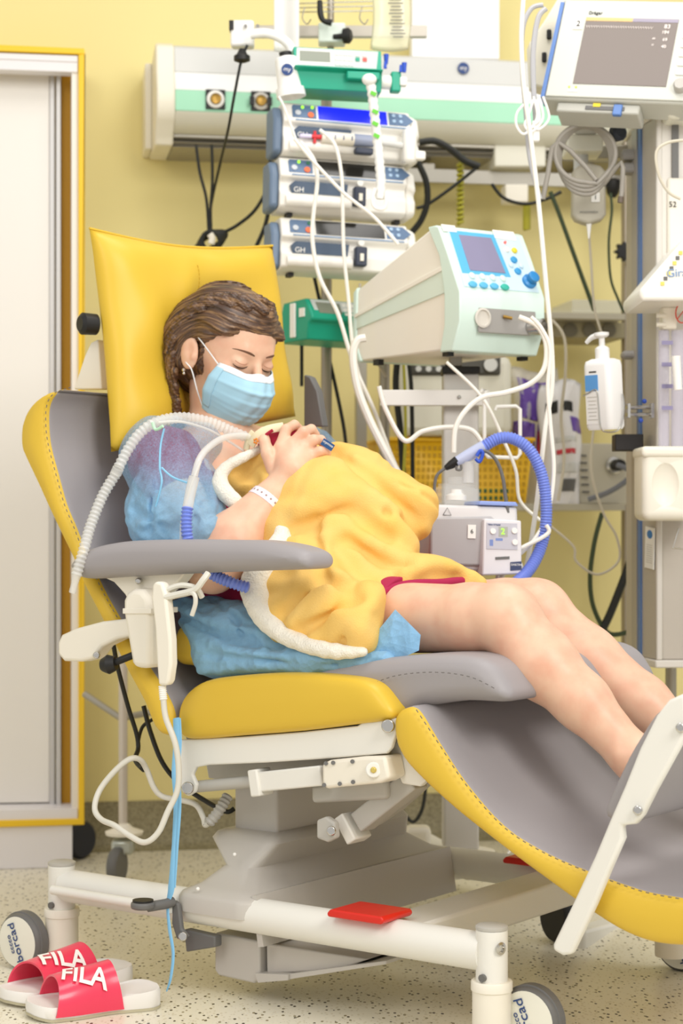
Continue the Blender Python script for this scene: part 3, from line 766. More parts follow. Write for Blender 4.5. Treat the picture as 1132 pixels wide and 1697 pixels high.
torso = [ellp(CT, (.095, .155, .125), Ubase, .03), cone(CT-Vector((0, 0, .05)), pel, .115, .135, .05), cone(ShR, ShL, .052, .052, .03),
         cone(C3(tR+.02, .22, zS+.03), N(352, 722, .30), .035, .045, .03), cone(C3(tR+.02, .41, zS+.03), N(352, 722, .30), .035, .045, .03)]
elb = N(352, 940, .08); wr = N(466, 806, .19)
elbL = C3(tR+.10, .58, zS-.24); wrL = C3(.42, .42, .86)
arms = [cone(ShR, elb, .052, .042, .02), cone(elb, elb.lerp(wr, .3), .047, .055, .015), cone(elb.lerp(wr, .3), wr, .055, .0285, .015),
        cone(ShL, elbL, .05, .04, .02), cone(elbL, wrL, .04, .028, .015)]
# right hand spread over the baby's back; back of the hand towards us
def NP(x, y, v): return N(x, y, v)
pal = [cone(NP(473, 797, .195), NP(480, 772, .20), .0265, .026, .012), cone(NP(478, 775, .195), NP(466, 742, .205), .020, .0135, .014), cone(NP(484, 776, .20), NP(484, 738, .215), .021, .0135, .014),
       cone(NP(490, 778, .205), NP(502, 742, .225), .021, .013, .014), cone(NP(492, 784, .205), NP(514, 757, .23), .020, .0125, .014)]
def finger(pts, rr):
    return [cone(NP(*a), NP(*b), ra, rb, .004) for a, b, ra, rb in zip(pts, pts[1:], rr, rr[1:])]
hand = pal
hand += finger([(455, 778, .19), (444, 752, .185), (438, 730, .20), (436, 714, .215)], [.0155, .0125, .0105, .0085])          # thumb
hand += finger([(466, 742, .205), (474, 712, .215), (488, 704, .245), (498, 712, .262)], [.0125, .0098, .0088, .0078])
hand += finger([(484, 738, .215), (503, 716, .225), (516, 711, .252), (524, 721, .268)], [.0125, .0100, .0088, .0078])
hand += finger([(502, 742, .225), (520, 729, .235), (532, 729, .258), (537, 738, .270)], [.0120, .0098, .0086, .0076])
hand += finger([(514, 757, .230), (530, 748, .238), (541, 749, .255), (543, 758, .266)], [.0115, .0092, .0080, .0070])
# tendons and knuckles
for a, b_ in (((466, 742, .198), (479, 770, .188)), ((484, 737, .207), (485, 770, .19)), ((502, 741, .217), (490, 772, .196))):
    hand.append(cone(NP(*a), NP(*b_), .0042, .002, .010))
# legs
kR, aR = N(836, 1023, .17), N(1047, 1252, .19)
kL, aL = N(888, 1012, .39), N(1180, 1262, .42)
hipR, hipL = C3(.30, .22, .660), C3(.30, .40, .665)
def legp(hip, kn, an, far):
    c1 = kn.lerp(an, .3)+Vector((0, 0, -.010)); c2 = kn.lerp(an, .62)
    toe = an+Vector((UU.x, UU.y, 0))*.11+Vector((0, 0, .05))
    return [cone(hip, hip.lerp(kn, .5)-Vector((0, 0, .006)), .082, .063, .03), cone(hip.lerp(kn, .5)-Vector((0, 0, .006)), kn.lerp(hip, .1)-Vector((0, 0, .004)), .063, .056, .03), cone(kn.lerp(hip, .12), kn, .053, .051, .02), cone(kn+Vector((0, 0, .004)), kn+Vector((UU.x, UU.y, 0))*.012+Vector((0, 0, .004)), .047, .045, .02),
            cone(kn, c1, .050, .056, .02), cone(c1, c2, .056, .044, .02), cone(c2, an, .044, .033, .02),
            ellp(an+Vector((-VV.x, -VV.y, 0))*.028, (.013, .013, .015), None, .012), cone(an, an+Vector((UU.x*.03, UU.y*.03, -.03)), .033, .028, .02), cone(an+Vector((UU.x*.02, UU.y*.02, -.015)), toe, .032, .024, .02)]
body = head+torso+arms+hand+legp(hipR, kR, aR, 0)+legp(hipL, kL, aL, 1)
skin = sdf_obj('body', body, .0026, m_skin, wm, smooth_it=3)

# eyelashes, brows
m_brow = M('brow_hair', '6B4A35', .7); m_lash = M('lash', '2A1B15', .6); m_lid = M('lid_line', 'A8705C', .6)
for s in (-1, 1):
    def face_y(x, z):
        ys = np.linspace(.15, .04, 400); Pp = np.array([tuple(hp(x, float(y), z)) for y in ys], dtype=np.float32); return float(ys[np.argmax(combine(head, Pp) < 0)])
    def lidp(a, dz=0, dy=0):
        x = s*(.032+.0145*math.cos(a)); zz = .0085-.0055*math.sin(a)+dz
        yy = face_y(x, zz)+.0002
        return hp(x, yy, zz)
    MB().tube([lidp(R(a)) for a in range(5, 176, 12)], [.0005, .0014, .0015, .0007], 6, flat=.8).build('eyelashes', m_lash, wm)
    MB().tube([lidp(R(a), .0078, -.001) for a in range(15, 166, 15)], .0004, 6).build('eyelid_crease', m_lid, wm)
    pts = []
    for q in range(11):
        x = s*(.014+.036*q/10); zz = .030+.006*math.sin(q/10*2.2)-.002*q/10
        pts.append(hp(x, face_y(x, zz)-.0003, zz))
    MB().tube(pts, [.0014, .0024, .0022, .0014, .0006], 8, flat=1).build('eyebrow', m_brow, wm)
# hair: a shell around the skull with combed strands, swept back from a side parting into a braid
def hair_disp(P):
    q = (P-npv(HM.translation)) @ HR
    x, y, z = q[:, 0], q[:, 1], q[:, 2]
    rho = np.sqrt((y-.03)**2+(z+.02)**2+.3*x*x); th = np.arctan2(z+.02, y-.03)
    return (.0009*np.sin(rho*700+2.2*np.sin(th*3+x*25))+.0007*np.sin(rho*1250+x*90+2*np.sin(th*5))+.0019*np.sin(rho*230+x*30+1.5*np.sin(th*2.2))).astype(np.float32)
hair = [he((0, -.016, .052), (.081, .101, .085)), he((-.066, -.055, .010), (.032, .048, .068), .025), he((.066, -.055, .010), (.032, .048, .068), .025), he((0, -.030, .01), (.079, .083, .072), .02), he((0, -.062, -.035), (.055, .045, .055), .03),
        he((-.054, .030, .055), (.028, .045, .042), .02), he((.054, .030, .055), (.028, .045, .042), .02), he((0, .035, .086), (.05, .048, .043), .02),
        he((0, .124, -.040), (.086, .068, .100), .006, '-'), he((0, .116, .010), (.078, .060, .066), .012, '-'),
        he((-.086, .060, -.022), (.060, .048, .076), .012, '-'), he((-.058, .088, .026), (.034, .034, .042), .012, '-'), he((.058, .088, .026), (.034, .034, .042), .012, '-'), he((.086, .060, -.022), (.060, .048, .076), .012, '-'),
        he((-.092, .000, -.006), (.026, .026, .036), .005, '-'), he((.092, .000, -.006), (.026, .026, .036), .005, '-')]
m_hair = bpy.data.materials.new('brown_hair'); m_hair.use_nodes = True
nt = m_hair.node_tree; b = nt.nodes['Principled BSDF']; b.inputs['Roughness'].default_value = .42; b.inputs['Specular IOR Level'].default_value = .6
tc = nt.nodes.new('ShaderNodeTexCoord'); sx = nt.nodes.new('ShaderNodeSeparateXYZ'); nt.links.new(tc.outputs['Object'], sx.inputs[0])
def mth(op, a, b_=None):
    n_ = nt.nodes.new('ShaderNodeMath'); n_.operation = op
    for i_, q_ in enumerate((a, b_)):
        if q_ is None: continue
        if isinstance(q_, (int, float)): n_.inputs[i_].default_value = q_
        else: nt.links.new(q_, n_.inputs[i_])
    return n_.outputs[0]
yy = mth('SUBTRACT', sx.outputs[1], .03); zz = mth('ADD', sx.outputs[2], .02); xx = mth('MULTIPLY', sx.outputs[0], .55)
rho = mth('SQRT', mth('ADD', mth('ADD', mth('MULTIPLY', yy, yy), mth('MULTIPLY', zz, zz)), mth('MULTIPLY', xx, xx))); th = mth('ARCTAN2', zz, yy)
mp = nt.nodes.new('ShaderNodeCombineXYZ'); nt.links.new(mth('MULTIPLY', rho, 330), mp.inputs[0]); nt.links.new(mth('MULTIPLY', th, 1.6), mp.inputs[1]); nt.links.new(mth('MULTIPLY', sx.outputs[0], 45), mp.inputs[2])
ns = nt.nodes.new('ShaderNodeTexNoise'); ns.inputs['Scale'].default_value = 1; ns.inputs['Detail'].default_value = 3
cr = nt.nodes.new('ShaderNodeValToRGB'); cr.color_ramp.elements[0].position = .3; cr.color_ramp.elements[0].color = (*lin('2E1F16'), 1)
cr.color_ramp.elements[1].position = .72; cr.color_ramp.elements[1].color = (*lin('98754F'), 1); e = cr.color_ramp.elements.new(.5); e.color = (*lin('5A3F2C'), 1)
bp = nt.nodes.new('ShaderNodeBump'); bp.inputs['Strength'].default_value = .6; bp.inputs['Distance'].default_value = .0015
nt.links.new(mp.outputs[0], ns.inputs['Vector']); nt.links.new(ns.outputs['Fac'], cr.inputs[0]); nt.links.new(cr.outputs[0], b.inputs['Base Color'])
nt.links.new(ns.outputs['Fac'], bp.inputs['Height']); nt.links.new(bp.outputs[0], b.inputs['Normal'])
def head_local(o):                                # give an object the head's own axes, so the strand grain follows the head
    me = o.data; off = Vector(wm['_o'])
    me.transform(HM.inverted() @ Matrix.Translation(off))
    o.matrix_basis = Matrix.Translation(-off) @ HM
ho = sdf_obj('hair', hair, .0022, m_hair, wm, disp=hair_disp, disp_max=.006, smooth_it=1); head_local(ho)
# braids: crossed plump strands along a path over the side of the head and down the nape
def braid(path, r, name, step=.015):
    P = crs([hp(*p) for p in path], 12); L = [0]
    for i in range(1, len(P)): L.append(L[-1]+(P[i]-P[i-1]).length)
    n = int(L[-1]/step); pr = []
    cen = hp(0, -.01, .03)
    for i in range(n+1):
        d = L[-1]*i/n; j = min(max(int(np.searchsorted(L, d))-1, 0), len(P)-2)
        c = P[j].lerp(P[j+1], (d-L[j])/max(L[j+1]-L[j], 1e-6)); t = (P[j+1]-P[j]).normalized()
        out = (c-cen); out = (out-t*out.dot(t)).normalized(); sd = t.cross(out)
        s_ = 1 if i % 2 else -1
        rr = r*(1-.25*i/n)
        a_ = c+sd*s_*rr*.85-t*rr*.9; b_ = c-sd*s_*rr*.15+t*rr*1.0+out*rr*.35
        pr.append(cone(a_, b_, rr*.62, rr*.70, .0025))
    def dsp(Q):
        q = (Q-npv(HM.translation)) @ HR
        return (.0006*np.sin(q[:, 0]*900+q[:, 2]*700)+.0006*np.sin(q[:, 1]*800-q[:, 2]*900)).astype(np.float32)
    o = sdf_obj(name, pr, .0016, m_hair, wm, disp=dsp, disp_max=.002); head_local(o); return o
braid([(-.012, .062, .118), (-.040, .034, .112), (-.066, -.010, .092), (-.080, -.045, .050), (-.088, -.052, .010), (-.084, -.040, -.035), (-.074, -.032, -.070), (-.066, -.020, -.100), (-.062, -.006, -.130), (-.060, .004, -.150)], .0165, 'braid')
braid([(.012, .062, .118), (.042, .036, .108), (.068, -.005, .076), (.078, -.045, .040)], .012, 'braid')
# earring
MB().lathe([(.001, 0), (.003, .001), (.0036, .003), (.003, .005), (.001, .006)], hp(-.0865, .002, -.034), HM.to_3x3() @ Vector((-1, .2, 0)), 14).build('earring', M('silver', 'D5D3CF', .18, 1.0), wm)
MB().ell(hp(-.087, .003, -.040), .0032, 12).build('earring_drop', MATS['silver'], wm)
# surgical mask
m_mask = M('mask_blue', 'A9D3E6', .75, bump=(700, .2, .0005)); m_maskw = M('mask_white', 'EEF1F3', .75, bump=(700, .15, .0005))
def maskp(s, t):                                  # s -1 (right) .. 1, t 0 top .. 1 bottom
    zc = .001-.112*t
    yc = float(np.interp(t, [0, .12, .3, .55, .8, 1], [.107, .121, .132, .128, .113, .086]))
    ys = float(np.interp(t, [0, .5, 1], [.062, .050, .040])); xs = float(np.interp(t, [0, .3, .6, 1], [.062, .073, .072, .054]))
    zs = .002-.105*t*(1-.0)+.012*t
    a = abs(s)
    x = s*xs*(1-.08*(1-a)); k = a**2.5
    y = yc*(1-k)+ys*k
    if t < .3: y -= .006*math.exp(-((a-.36)/.18)**2)*(1-t/.3)
    z = zc*(1-k)+zs*k
    if t < .2: z -= .006*math.exp(-((a-.42)/.25)**2)*(1-t/.2)
    fold = [.30, .50, .70]
    for fz in fold: y += .0022*max(0, 1-abs(t-fz)/.05)*(1-k)
    y += .0012*math.sin(18*s+9*t)*(1-k)
    return hp(x, y, z)
mk = MB(); mk.grid(lambda a, b_: maskp(2*a-1, b_), 48, 60, thick=.0012)
for i, f in enumerate(mk.f): pass
mo = mk.build('mask', [m_mask, m_maskw], wm, smooth=180)
inv = HM.inverted(); off = Vector(wm['_o'])
for p in mo.data.polygons:
    pass
MB().grid(lambda a, b_: maskp(2*a-1, b_*.11)+(HM.to_3x3() @ Vector((0, .0012, .0002))), 40, 6, thick=.0014).build('mask_top_band', m_maskw, mo, smooth=180)
MB().grid(lambda a, b_: maskp(-1+.10*a, .08+b_*.82)+(HM.to_3x3() @ Vector((-.0008, .0012, 0))), 4, 20, thick=.0012).build('mask_side_band', m_mask, mo, smooth=180)
MB().tube([maskp(-1, .04), hp(-.071, .040, .012), hp(-.079, .018, .026), hp(-.082, .0, .034)], .0013, 8, sm=6).build('ear_loop', m_maskw, mo)
MB().tube([maskp(-1, .95), hp(-.070, .030, -.060), hp(-.080, .014, -.030), hp(-.0835, .000, -.022), hp(-.084, -.012, -.016)], .0013, 8, sm=6).build('ear_loop', m_maskw, mo)

# wristband
ba, bb = elb.lerp(wr, .80), elb.lerp(wr, .865)
m_band = M('wristband_white', 'EEE3EA', .45)
ax = (wr-elb).normalized(); bc = elb.lerp(wr, .80)
MB().lathe([(.0375, -.0085), (.0385, -.008), (.0362, .008), (.0350, .0085)], bc, ax, 48).build('wristband', m_band, wm)
q = Vector((0, 0, 1)).rotation_difference(ax)
mb = MB()
for k in range(22):
    a = 2*PI*k/22; d = q @ Vector((math.cos(a), math.sin(a), 0)); mb.cyl(bc+d*.0350, bc+d*.0378, .0019, n=10)
hb = mb.build('wristband_holes', M('hole_brown', 'A98E84', .7), wm)
# clothing: crimson dress
m_dress = M('crimson_knit', 'AA1F4C', .8, bump=(500, .2, .0006), sheen=.3)
kmid = kR.lerp(hipR, .45); kmidL = kL.lerp(hipL, .40)
dress = [ellp(CT+Vector((0, 0, -.02)), (.105, .168, .115), Ubase, .03), cone(CT-Vector((0, 0, .07)), pel, .123, .147, .05), cone(ShR, ShR.lerp(elb, .25), .056, .056, .02), cone(ShL, ShL.lerp(elbL, .3), .060, .062, .02), cone(ShR, ShL, .057, .057, .03),
         cone(hipR, kR.lerp(hipR, .36), .088, .063, .03), cone(hipL, kL.lerp(hipL, .30), .088, .064, .03), cone(kR.lerp(hipR, .33)+Vector((0, 0, .03)), kL.lerp(hipL, .2)+Vector((0, 0, .03)), .030, .025, .03),
         ellp(N(392, 742, .24), (.055, .055, .075), None, .006, '-'), cone(N(352, 690, .30), N(352, 740, .30), .068, .066, .006, '-'),
         plane(kR.lerp(hipR, .42), (UU.x, UU.y, -.2), .004)]
sdf_obj('dress', dress, .0035, m_dress, wm, smooth_it=1)
# hem over the knees
MB().tube([N(628, 998, .11), N(634, 984, .14), N(655, 974, .17), N(690, 968, .2), N(730, 968, .25), N(765, 964, .3), N(800, 969, .36)], [.003, .006, .008, .008, .009, .008, .004], 10, sm=6, flat=1.1).build('dress_hem', m_dress, wm)

# translucent blue gown
m_gown = bpy.data.materials.new('blue_nonwoven'); m_gown.use_nodes = True
nt = m_gown.node_tree; b = nt.nodes['Principled BSDF']; out = nt.nodes['Material Output']
b.inputs['Base Color'].default_value = (*lin('A0D6FA'), 1); b.inputs['Roughness'].default_value = .55; b.inputs['Sheen Weight'].default_value = .25
trl = nt.nodes.new('ShaderNodeBsdfTranslucent'); trl.inputs[0].default_value = (*lin('B4E0FC'), 1)
trn = nt.nodes.new('ShaderNodeBsdfTransparent'); trn.inputs[0].default_value = (.96, .985, 1, 1)
m1 = nt.nodes.new('ShaderNodeMixShader'); m1.inputs[0].default_value = .35
m2 = nt.nodes.new('ShaderNodeMixShader')
tc = nt.nodes.new('ShaderNodeTexCoord'); ns = nt.nodes.new('ShaderNodeTexNoise'); ns.inputs['Scale'].default_value = 300; ns.inputs['Detail'].default_value = 5
mr = nt.nodes.new('ShaderNodeMapRange'); mr.inputs[1].default_value = .3; mr.inputs[2].default_value = .7; mr.inputs[3].default_value = .34; mr.inputs[4].default_value = .58
nt.links.new(tc.outputs['Object'], ns.inputs['Vector']); nt.links.new(ns.outputs['Fac'], mr.inputs[0]); sz = nt.nodes.new('ShaderNodeSeparateXYZ'); nt.links.new(tc.outputs['Object'], sz.inputs[0]); zr_ = nt.nodes.new('ShaderNodeMapRange'); zr_.name = 'layers'; zr_.inputs[1].default_value = .25; zr_.inputs[2].default_value = .34; zr_.inputs[3].default_value = .45; zr_.inputs[4].default_value = 1.25; nt.links.new(sz.outputs[2], zr_.inputs[0]); mu_ = nt.nodes.new('ShaderNodeMath'); mu_.operation = 'MULTIPLY'; nt.links.new(mr.outputs[0], mu_.inputs[0]); nt.links.new(zr_.outputs[0], mu_.inputs[1]); nt.links.new(mu_.outputs[0], m2.inputs[0])
rg = nt.nodes.new('ShaderNodeTexVoronoi'); rg.inputs['Scale'].default_value = 17; rg.inputs['Detail'].default_value = 2; rg.inputs['Roughness'].default_value = .55
bg = nt.nodes.new('ShaderNodeBump'); bg.inputs['Strength'].default_value = .5; bg.inputs['Distance'].default_value = .02
nt.links.new(tc.outputs['Object'], rg.inputs['Vector']); nt.links.new(rg.outputs['Distance'], bg.inputs['Height']); nt.links.new(bg.outputs[0], b.inputs['Normal']); nt.links.new(bg.outputs[0], trl.inputs['Normal'])
nt.links.new(b.outputs[0], m1.inputs[1]); nt.links.new(trl.outputs[0], m1.inputs[2]); nt.links.new(m1.outputs[0], m2.inputs[1]); nt.links.new(trn.outputs[0], m2.inputs[2]); nt.links.new(m2.outputs[0], out.inputs[0])
m_gown2 = m_gown.copy(); m_gown2.name = 'blue_nonwoven_layers'
for n_ in m_gown2.node_tree.nodes:
    if n_.type == 'MAP_RANGE' and n_.name != 'layers': n_.inputs[3].default_value = .04; n_.inputs[4].default_value = .16
def ridge(u, w_=2.2): return np.maximum(0, 1-np.abs((u % 1.0)*2-1)*w_)
def wrinkle(P, s=1.0):
    x, y, z = P[:, 0], P[:, 1], P[:, 2]
    w1 = .35*np.sin(24*x+15*z)+.25*np.sin(41*y-33*z+1); w2 = .4*np.sin(21*z-28*x+2)+.2*np.sin(47*x+15*y)
    a = ridge(16*z+9*x+w1*1.6); b_ = ridge(19*x-11*y-6*z+w2*1.6); c = ridge(31*z-22*x+1.2*w1+1.2*w2); d = ridge(9*z+15*x+8*y+1.3*w2, 1.4)
    g = .5+.5*np.sin(19*x+23*z); q = .5+.5*np.sin(27*x-21*z+2)
    return (s*(.006*a*g+.006*b_*q+.003*c*(1-g)+.006*d-.005)).astype(np.float32)
slv = [cone(ShR+Vector((0, 0, .006)), ShR.lerp(elb, .3), .074, .077, .02), cone(ShR+Vector((0, 0, .006)), N(330, 738, .2), .07, .045, .03), cone(ShR.lerp(elb, .3), N(290, 872, .08), .074, .076, .02), cone(N(262, 850, .08), N(330, 880, .075), .060, .048, .03), cone(N(325, 800, .15), N(345, 860, .12), .036, .040, .02)]
SF = trace_folds(slv, [([(262, 706), (236, 770), (216, 850)], .006, .007), ([(275, 706), (262, 790), (248, 880)], -.007, .007), ([(296, 710), (292, 790), (282, 880)], .007, .006), ([(316, 720), (330, 790), (322, 870)], -.006, .007),
      ([(225, 800), (275, 830), (330, 878)], .006, .006), ([(232, 870), (290, 858), (352, 832)], .008, .006), ([(222, 845), (262, 868), (300, 885)], -.007, .007), ([(300, 815), (330, 850), (340, 884)], .008, .006),
      ([(340, 765), (352, 815), (350, 870)], .007, .006), ([(250, 740), (290, 750), (340, 745)], .003, .006), ([(212, 862), (240, 890), (290, 893)], .006, .007), ([(310, 870), (340, 855), (365, 850)], -.008, .006),
      ([(262, 850), (300, 835), (335, 812)], .006, .005), ([(228, 775), (250, 800), (262, 840)], .005, .005)], 2.0)
g1 = sdf_obj('gown_sleeve', slv, .0028, m_gown, wm, disp=lambda P: (fold_disp(P, SF)+.35*wrinkle(P*np.float32(.7), 1.0)).astype(np.float32), disp_max=.03)
g2 = sdf_obj('gown_sleeve', [cone(ShL, ShL.lerp(elbL, .9), .076, .075, .02), cone(ShL.lerp(elbL, .2), ShL.lerp(elbL, .25)+Vector((VV.x*.03, VV.y*.03, 0)), .06, .06, .02)], .004, m_gown, wm, disp=lambda P: wrinkle(P, .6), disp_max=.02)
skt = [cone(N(350, 1030, .12), N(388, 1060, .12), .045, .066, .03), cone(N(388, 1060, .12), N(560, 1085, .13), .066, .050, .03), cone(N(470, 1075, .12), N(650, 1085, .12), .050, .022, .03),
       cone(N(350, 1092, .06), N(520, 1098, .06), .030, .026, .03), cone(N(305, 1002, .08), N(358, 1080, .08), .014, .030, .03), cone(N(520, 1098, .06), N(640, 1092, .07), .026, .014, .02), plane(N(500, 1122, .03), (0.09, -.06, -1), .004)]
KF = trace_folds(skt, [([(285, 1000), (350, 1030), (440, 1048)], .008, .007), ([(290, 1018), (370, 1055), (470, 1072)], -.009, .007), ([(300, 1030), (380, 1078), (520, 1092), (600, 1092)], .009, .007), ([(335, 1085), (430, 1090), (560, 1100)], -.007, .006),
      ([(332, 1112), (430, 1106), (560, 1104), (650, 1092)], .008, .006), ([(310, 1040), (335, 1080), (340, 1110)], .008, .007), ([(380, 1010), (420, 1040), (440, 1075)], .006, .006), ([(350, 990), (380, 1015), (400, 1050)], -.006, .006), ([(480, 1075), (540, 1082), (600, 1080)], .006, .006)], 1.8)
g3 = sdf_obj('gown_skirt', skt, .003, m_gown2, wm, disp=lambda P: (fold_disp(P, KF)+.35*wrinkle(P*np.float32(.7), 1.0)).astype(np.float32), disp_max=.03)
# gown shoulder seam
MB().tube([N(272, 710, .035), N(266, 740, .03), N(265, 775, .02), N(268, 800, .01), N(258, 840, .01)], .0018, 6, sm=8).build('gown_seam', M('seam_blue', '8CCBEE', .6), wm)
MB().tube([N(268, 775, .018), N(285, 790, .02), N(310, 800, .03)], .0018, 6, sm=6).build('gown_seam', MATS['seam_blue'], wm)
# gown corner flap on the thigh
m_flap = m_gown
def flap(a, b_):
    p = N(628, 1000+10*b_, .075)*(1-a)*(1-b_)+N(668, 1028, .075)*a*(1-b_)+N(608, 1080, .07)*(1-a)*b_+N(648, 1100, .07)*a*b_
    return p
FL = [N(655, 1010, .085), N(697, 1052, .08), N(694, 1078, .075), N(644, 1100, .07), N(600, 1098, .065), N(606, 1070, .07)]
mb = MB(); cc = sum(FL, Vector())/len(FL)+Vector((0, 0, .004))-Vector((VV.x, VV.y, 0))*.008
mb.add(FL+[cc], [(i, (i+1) % 6, 6) for i in range(6)]); fo = mb.build('gown_corner', m_flap, wm, smooth=0)
md = fo.modifiers.new('thickness', 'SOLIDIFY'); md.thickness = .0008
# gown tie hanging to the floor
tie = [N(x, y, v) for x, y, v in [(292, 1190, -.02), (293, 1230, -.03), (290, 1280, -.05), (292, 1330, -.055), (288, 1400, -.055), (284, 1470, -.055), (278, 1500, -.055), (281, 1540, -.06), (287, 1580, -.065), (283, 1620, -.07), (276, 1643, -.07)]]
m_tie = M('tie_blue', '86C4EC', .6, bump=(300, .3, .001))
MB().tube(tie, [.0075, .0085, .008, .006, .0045, .0075, .003, .004, .0035, .003, .0012], 8, sm=8, flat=.3, up=(-VV.x, -VV.y, 0)).build('gown_tie', m_tie, wm)
MB().tube([p+Vector((UU.x, UU.y, 0))*.008 for p in tie[:6]], [.003, .004, .004, .002], 8, sm=8, flat=.4, up=(-VV.x, -VV.y, 0)).build('gown_tie', m_tie, wm)
# ---------------------------------------------------------------- yellow blanket over the baby
m_blk_ = M('yellow_fleece', 'EEC674', .9, bump=(420, .55, .0016), var=(14, 'EFC265', .35, .7), sheen=.55)
m_sherpa = M('white_sherpa', 'F0EBDD', .95, bump=(260, .9, .003), sheen=.4)
def V3(x, y, v): return N(x, y, v)
def px(x, v): return x*Nd(566, v)/F
def bc(a, b_, ra, rb, k=.018, op='+'):
    A_, B_ = V3(*a), V3(*b_); return cone(A_, B_, ra*A_.y/F, rb*B_.y/F, k, op)
bl = [bc((470, 820, .24), (540, 850, .26), 66, 92, .03), bc((540, 850, .26), (605, 900, .27), 92, 84, .03), bc((490, 900, .19), (560, 960, .18), 62, 72, .03),
      bc((500, 764, .30), (600, 786, .33), 34, 40, .03), bc((590, 785, .33), (690, 838, .34), 38, 38, .02), bc((620, 870, .30), (680, 868, .33), 45, 36, .02),
      bc((618, 900, .27), (662, 915, .29), 52, 26, .03),
      bc((600, 950, .25), (690, 975, .24), 60, 36, .03), bc((690, 972, .24), (780, 972, .32), 34, 12, .03),
      bc((400, 800, .23), (450, 775, .26), 34, 36, .02), bc((385, 785, .20), (440, 752, .23), 16, 18, .015), bc((380, 800, .20), (420, 815, .20), 16, 20, .02),
      # drape down to the near corner
      bc((500, 960, .14), (560, 1000, .10), 56, 56, .03), bc((490, 1010, .085), (580, 1030, .07), 42, 48, .03), bc((470, 1040, .065), (592, 1064, .055), 20, 20, .03), bc((450, 950, .12), (462, 1025, .08), 34, 30, .03),
      bc((600, 1000, .10), (602, 1060, .06), 34, 22, .02)]
# fold lines: (points in the chair's side plane, height, half width)
FOLDS = [([(501, 850), (531, 837), (569, 820), (603, 820), (637, 841), (662, 871), (679, 900)], .013, .020), ([(530, 862), (560, 849), (590, 849), (611, 867), (640, 890)], -.013, .013),
         ([(533, 889), (538, 868), (553, 858), (569, 856)], .012, .013), ([(524, 880), (527, 917), (538, 956)], -.009, .012), ([(540, 876), (542, 917), (552, 950)], .007, .014),
         ([(552, 871), (603, 896), (654, 922), (705, 932), (740, 940)], .014, .018), ([(577, 893), (637, 935), (679, 942)], -.010, .013),
         ([(798, 966), (764, 941), (722, 934), (679, 943), (640, 958), (614, 994), (598, 1040)], .013, .018), ([(700, 966), (722, 955), (755, 958)], -.016, .012),
         ([(543, 977), (484, 1028)], .008, .014), ([(632, 968), (518, 1062)], .009, .014), ([(594, 994), (501, 1045)], -.009, .012), ([(570, 965), (470, 1010)], -.007, .012), ([(610, 1020), (560, 1070)], -.006, .010),
         ([(540, 745), (600, 782), (654, 828), (692, 867)], -.012, .011), ([(560, 740), (625, 780), (690, 815)], .006, .016), ([(645, 796), (700, 820), (730, 843)], -.004, .006),
         ([(640, 850), (692, 886), (700, 900)], -.010, .011), ([(467, 855), (518, 832), (560, 805)], .008, .018), ([(480, 881), (512, 868), (528, 880)], -.012, .012), ([(440, 860), (490, 905), (500, 960)], .006, .016),
         ([(590, 760), (640, 800), (680, 850)], .005, .012), ([(395, 775), (420, 800), (400, 825)], -.010, .012), ([(560, 905), (590, 950), (580, 990)], -.005, .02)]
FL2 = trace_folds(bl, [(p, h_*(1.25 if h_ < 0 else 1), w_) for p, h_, w_ in FOLDS], 1.8)
def bdisp(P):
    x, y, z = P[:, 0], P[:, 1], P[:, 2]
    return (fold_disp(P, FL2)+.0014*np.sin(60*x+45*z+3*np.sin(33*z+20*y))+.0010*np.sin(105*z-80*x+4*np.sin(41*x))).astype(np.float32)
bk_ = sdf_obj('blanket', bl, .003, m_blk_, None, disp=bdisp, disp_max=.04, smooth_it=1)
tag(bk_, 'fluffy yellow fleece blanket draped over the baby and the woman\'s lap', 'blanket')
bk_['_o'] = [0, 0, 0]
def edge(pts, rs, name='white_lining'):
    P = crs([V3(*p) for p in pts], 6); n = len(P)
    pr = []
    for i in range(n-1):
        ra = float(np.interp(i/(n-1)*(len(rs)-1), range(len(rs)), rs))*3.3/F; rb = float(np.interp((i+1)/(n-1)*(len(rs)-1), range(len(rs)), rs))*3.3/F
        pr.append(cone(P[i], P[i+1], ra, rb, .006))
    return sdf_obj(name, pr, .0028, m_sherpa, bk_, disp=lambda Q: (.0007*np.sin(Q[:, 0]*260)*np.sin(Q[:, 2]*240)).astype(np.float32), disp_max=.003)
edge([(438, 742, .22), (405, 757, .185), (378, 772, .16), (365, 790, .14), (368, 810, .13), (385, 828, .13), (402, 838, .14)], [5, 7, 8, 10, 13, 12, 6])
edge([(462, 868, .145), (468, 890, .125), (456, 915, .105), (434, 945, .085), (424, 975, .07), (431, 1005, .055), (448, 1032, .045), (478, 1056, .035), (520, 1072, .03), (560, 1080, .03), (604, 1080, .04)], [8, 13, 20, 24, 24, 20, 17, 13, 12, 11, 6])
# dark blue sewn-in tag
fr = frame(N(543, 737, .245), N(553, 741, .25)-N(533, 728, .24), Vector((.15, 0, 1)))
mb = MB(); mb.T = fr; mb.box((0, 0, 0), (.024, .013, .0015)); mb.build('sewn_tag', M('tag_blue', '1F4F86', .6), bk_)
txt('mymoo', .007, fr @ Matrix.Translation((0, .002, .0012)), m_label, bk_); 
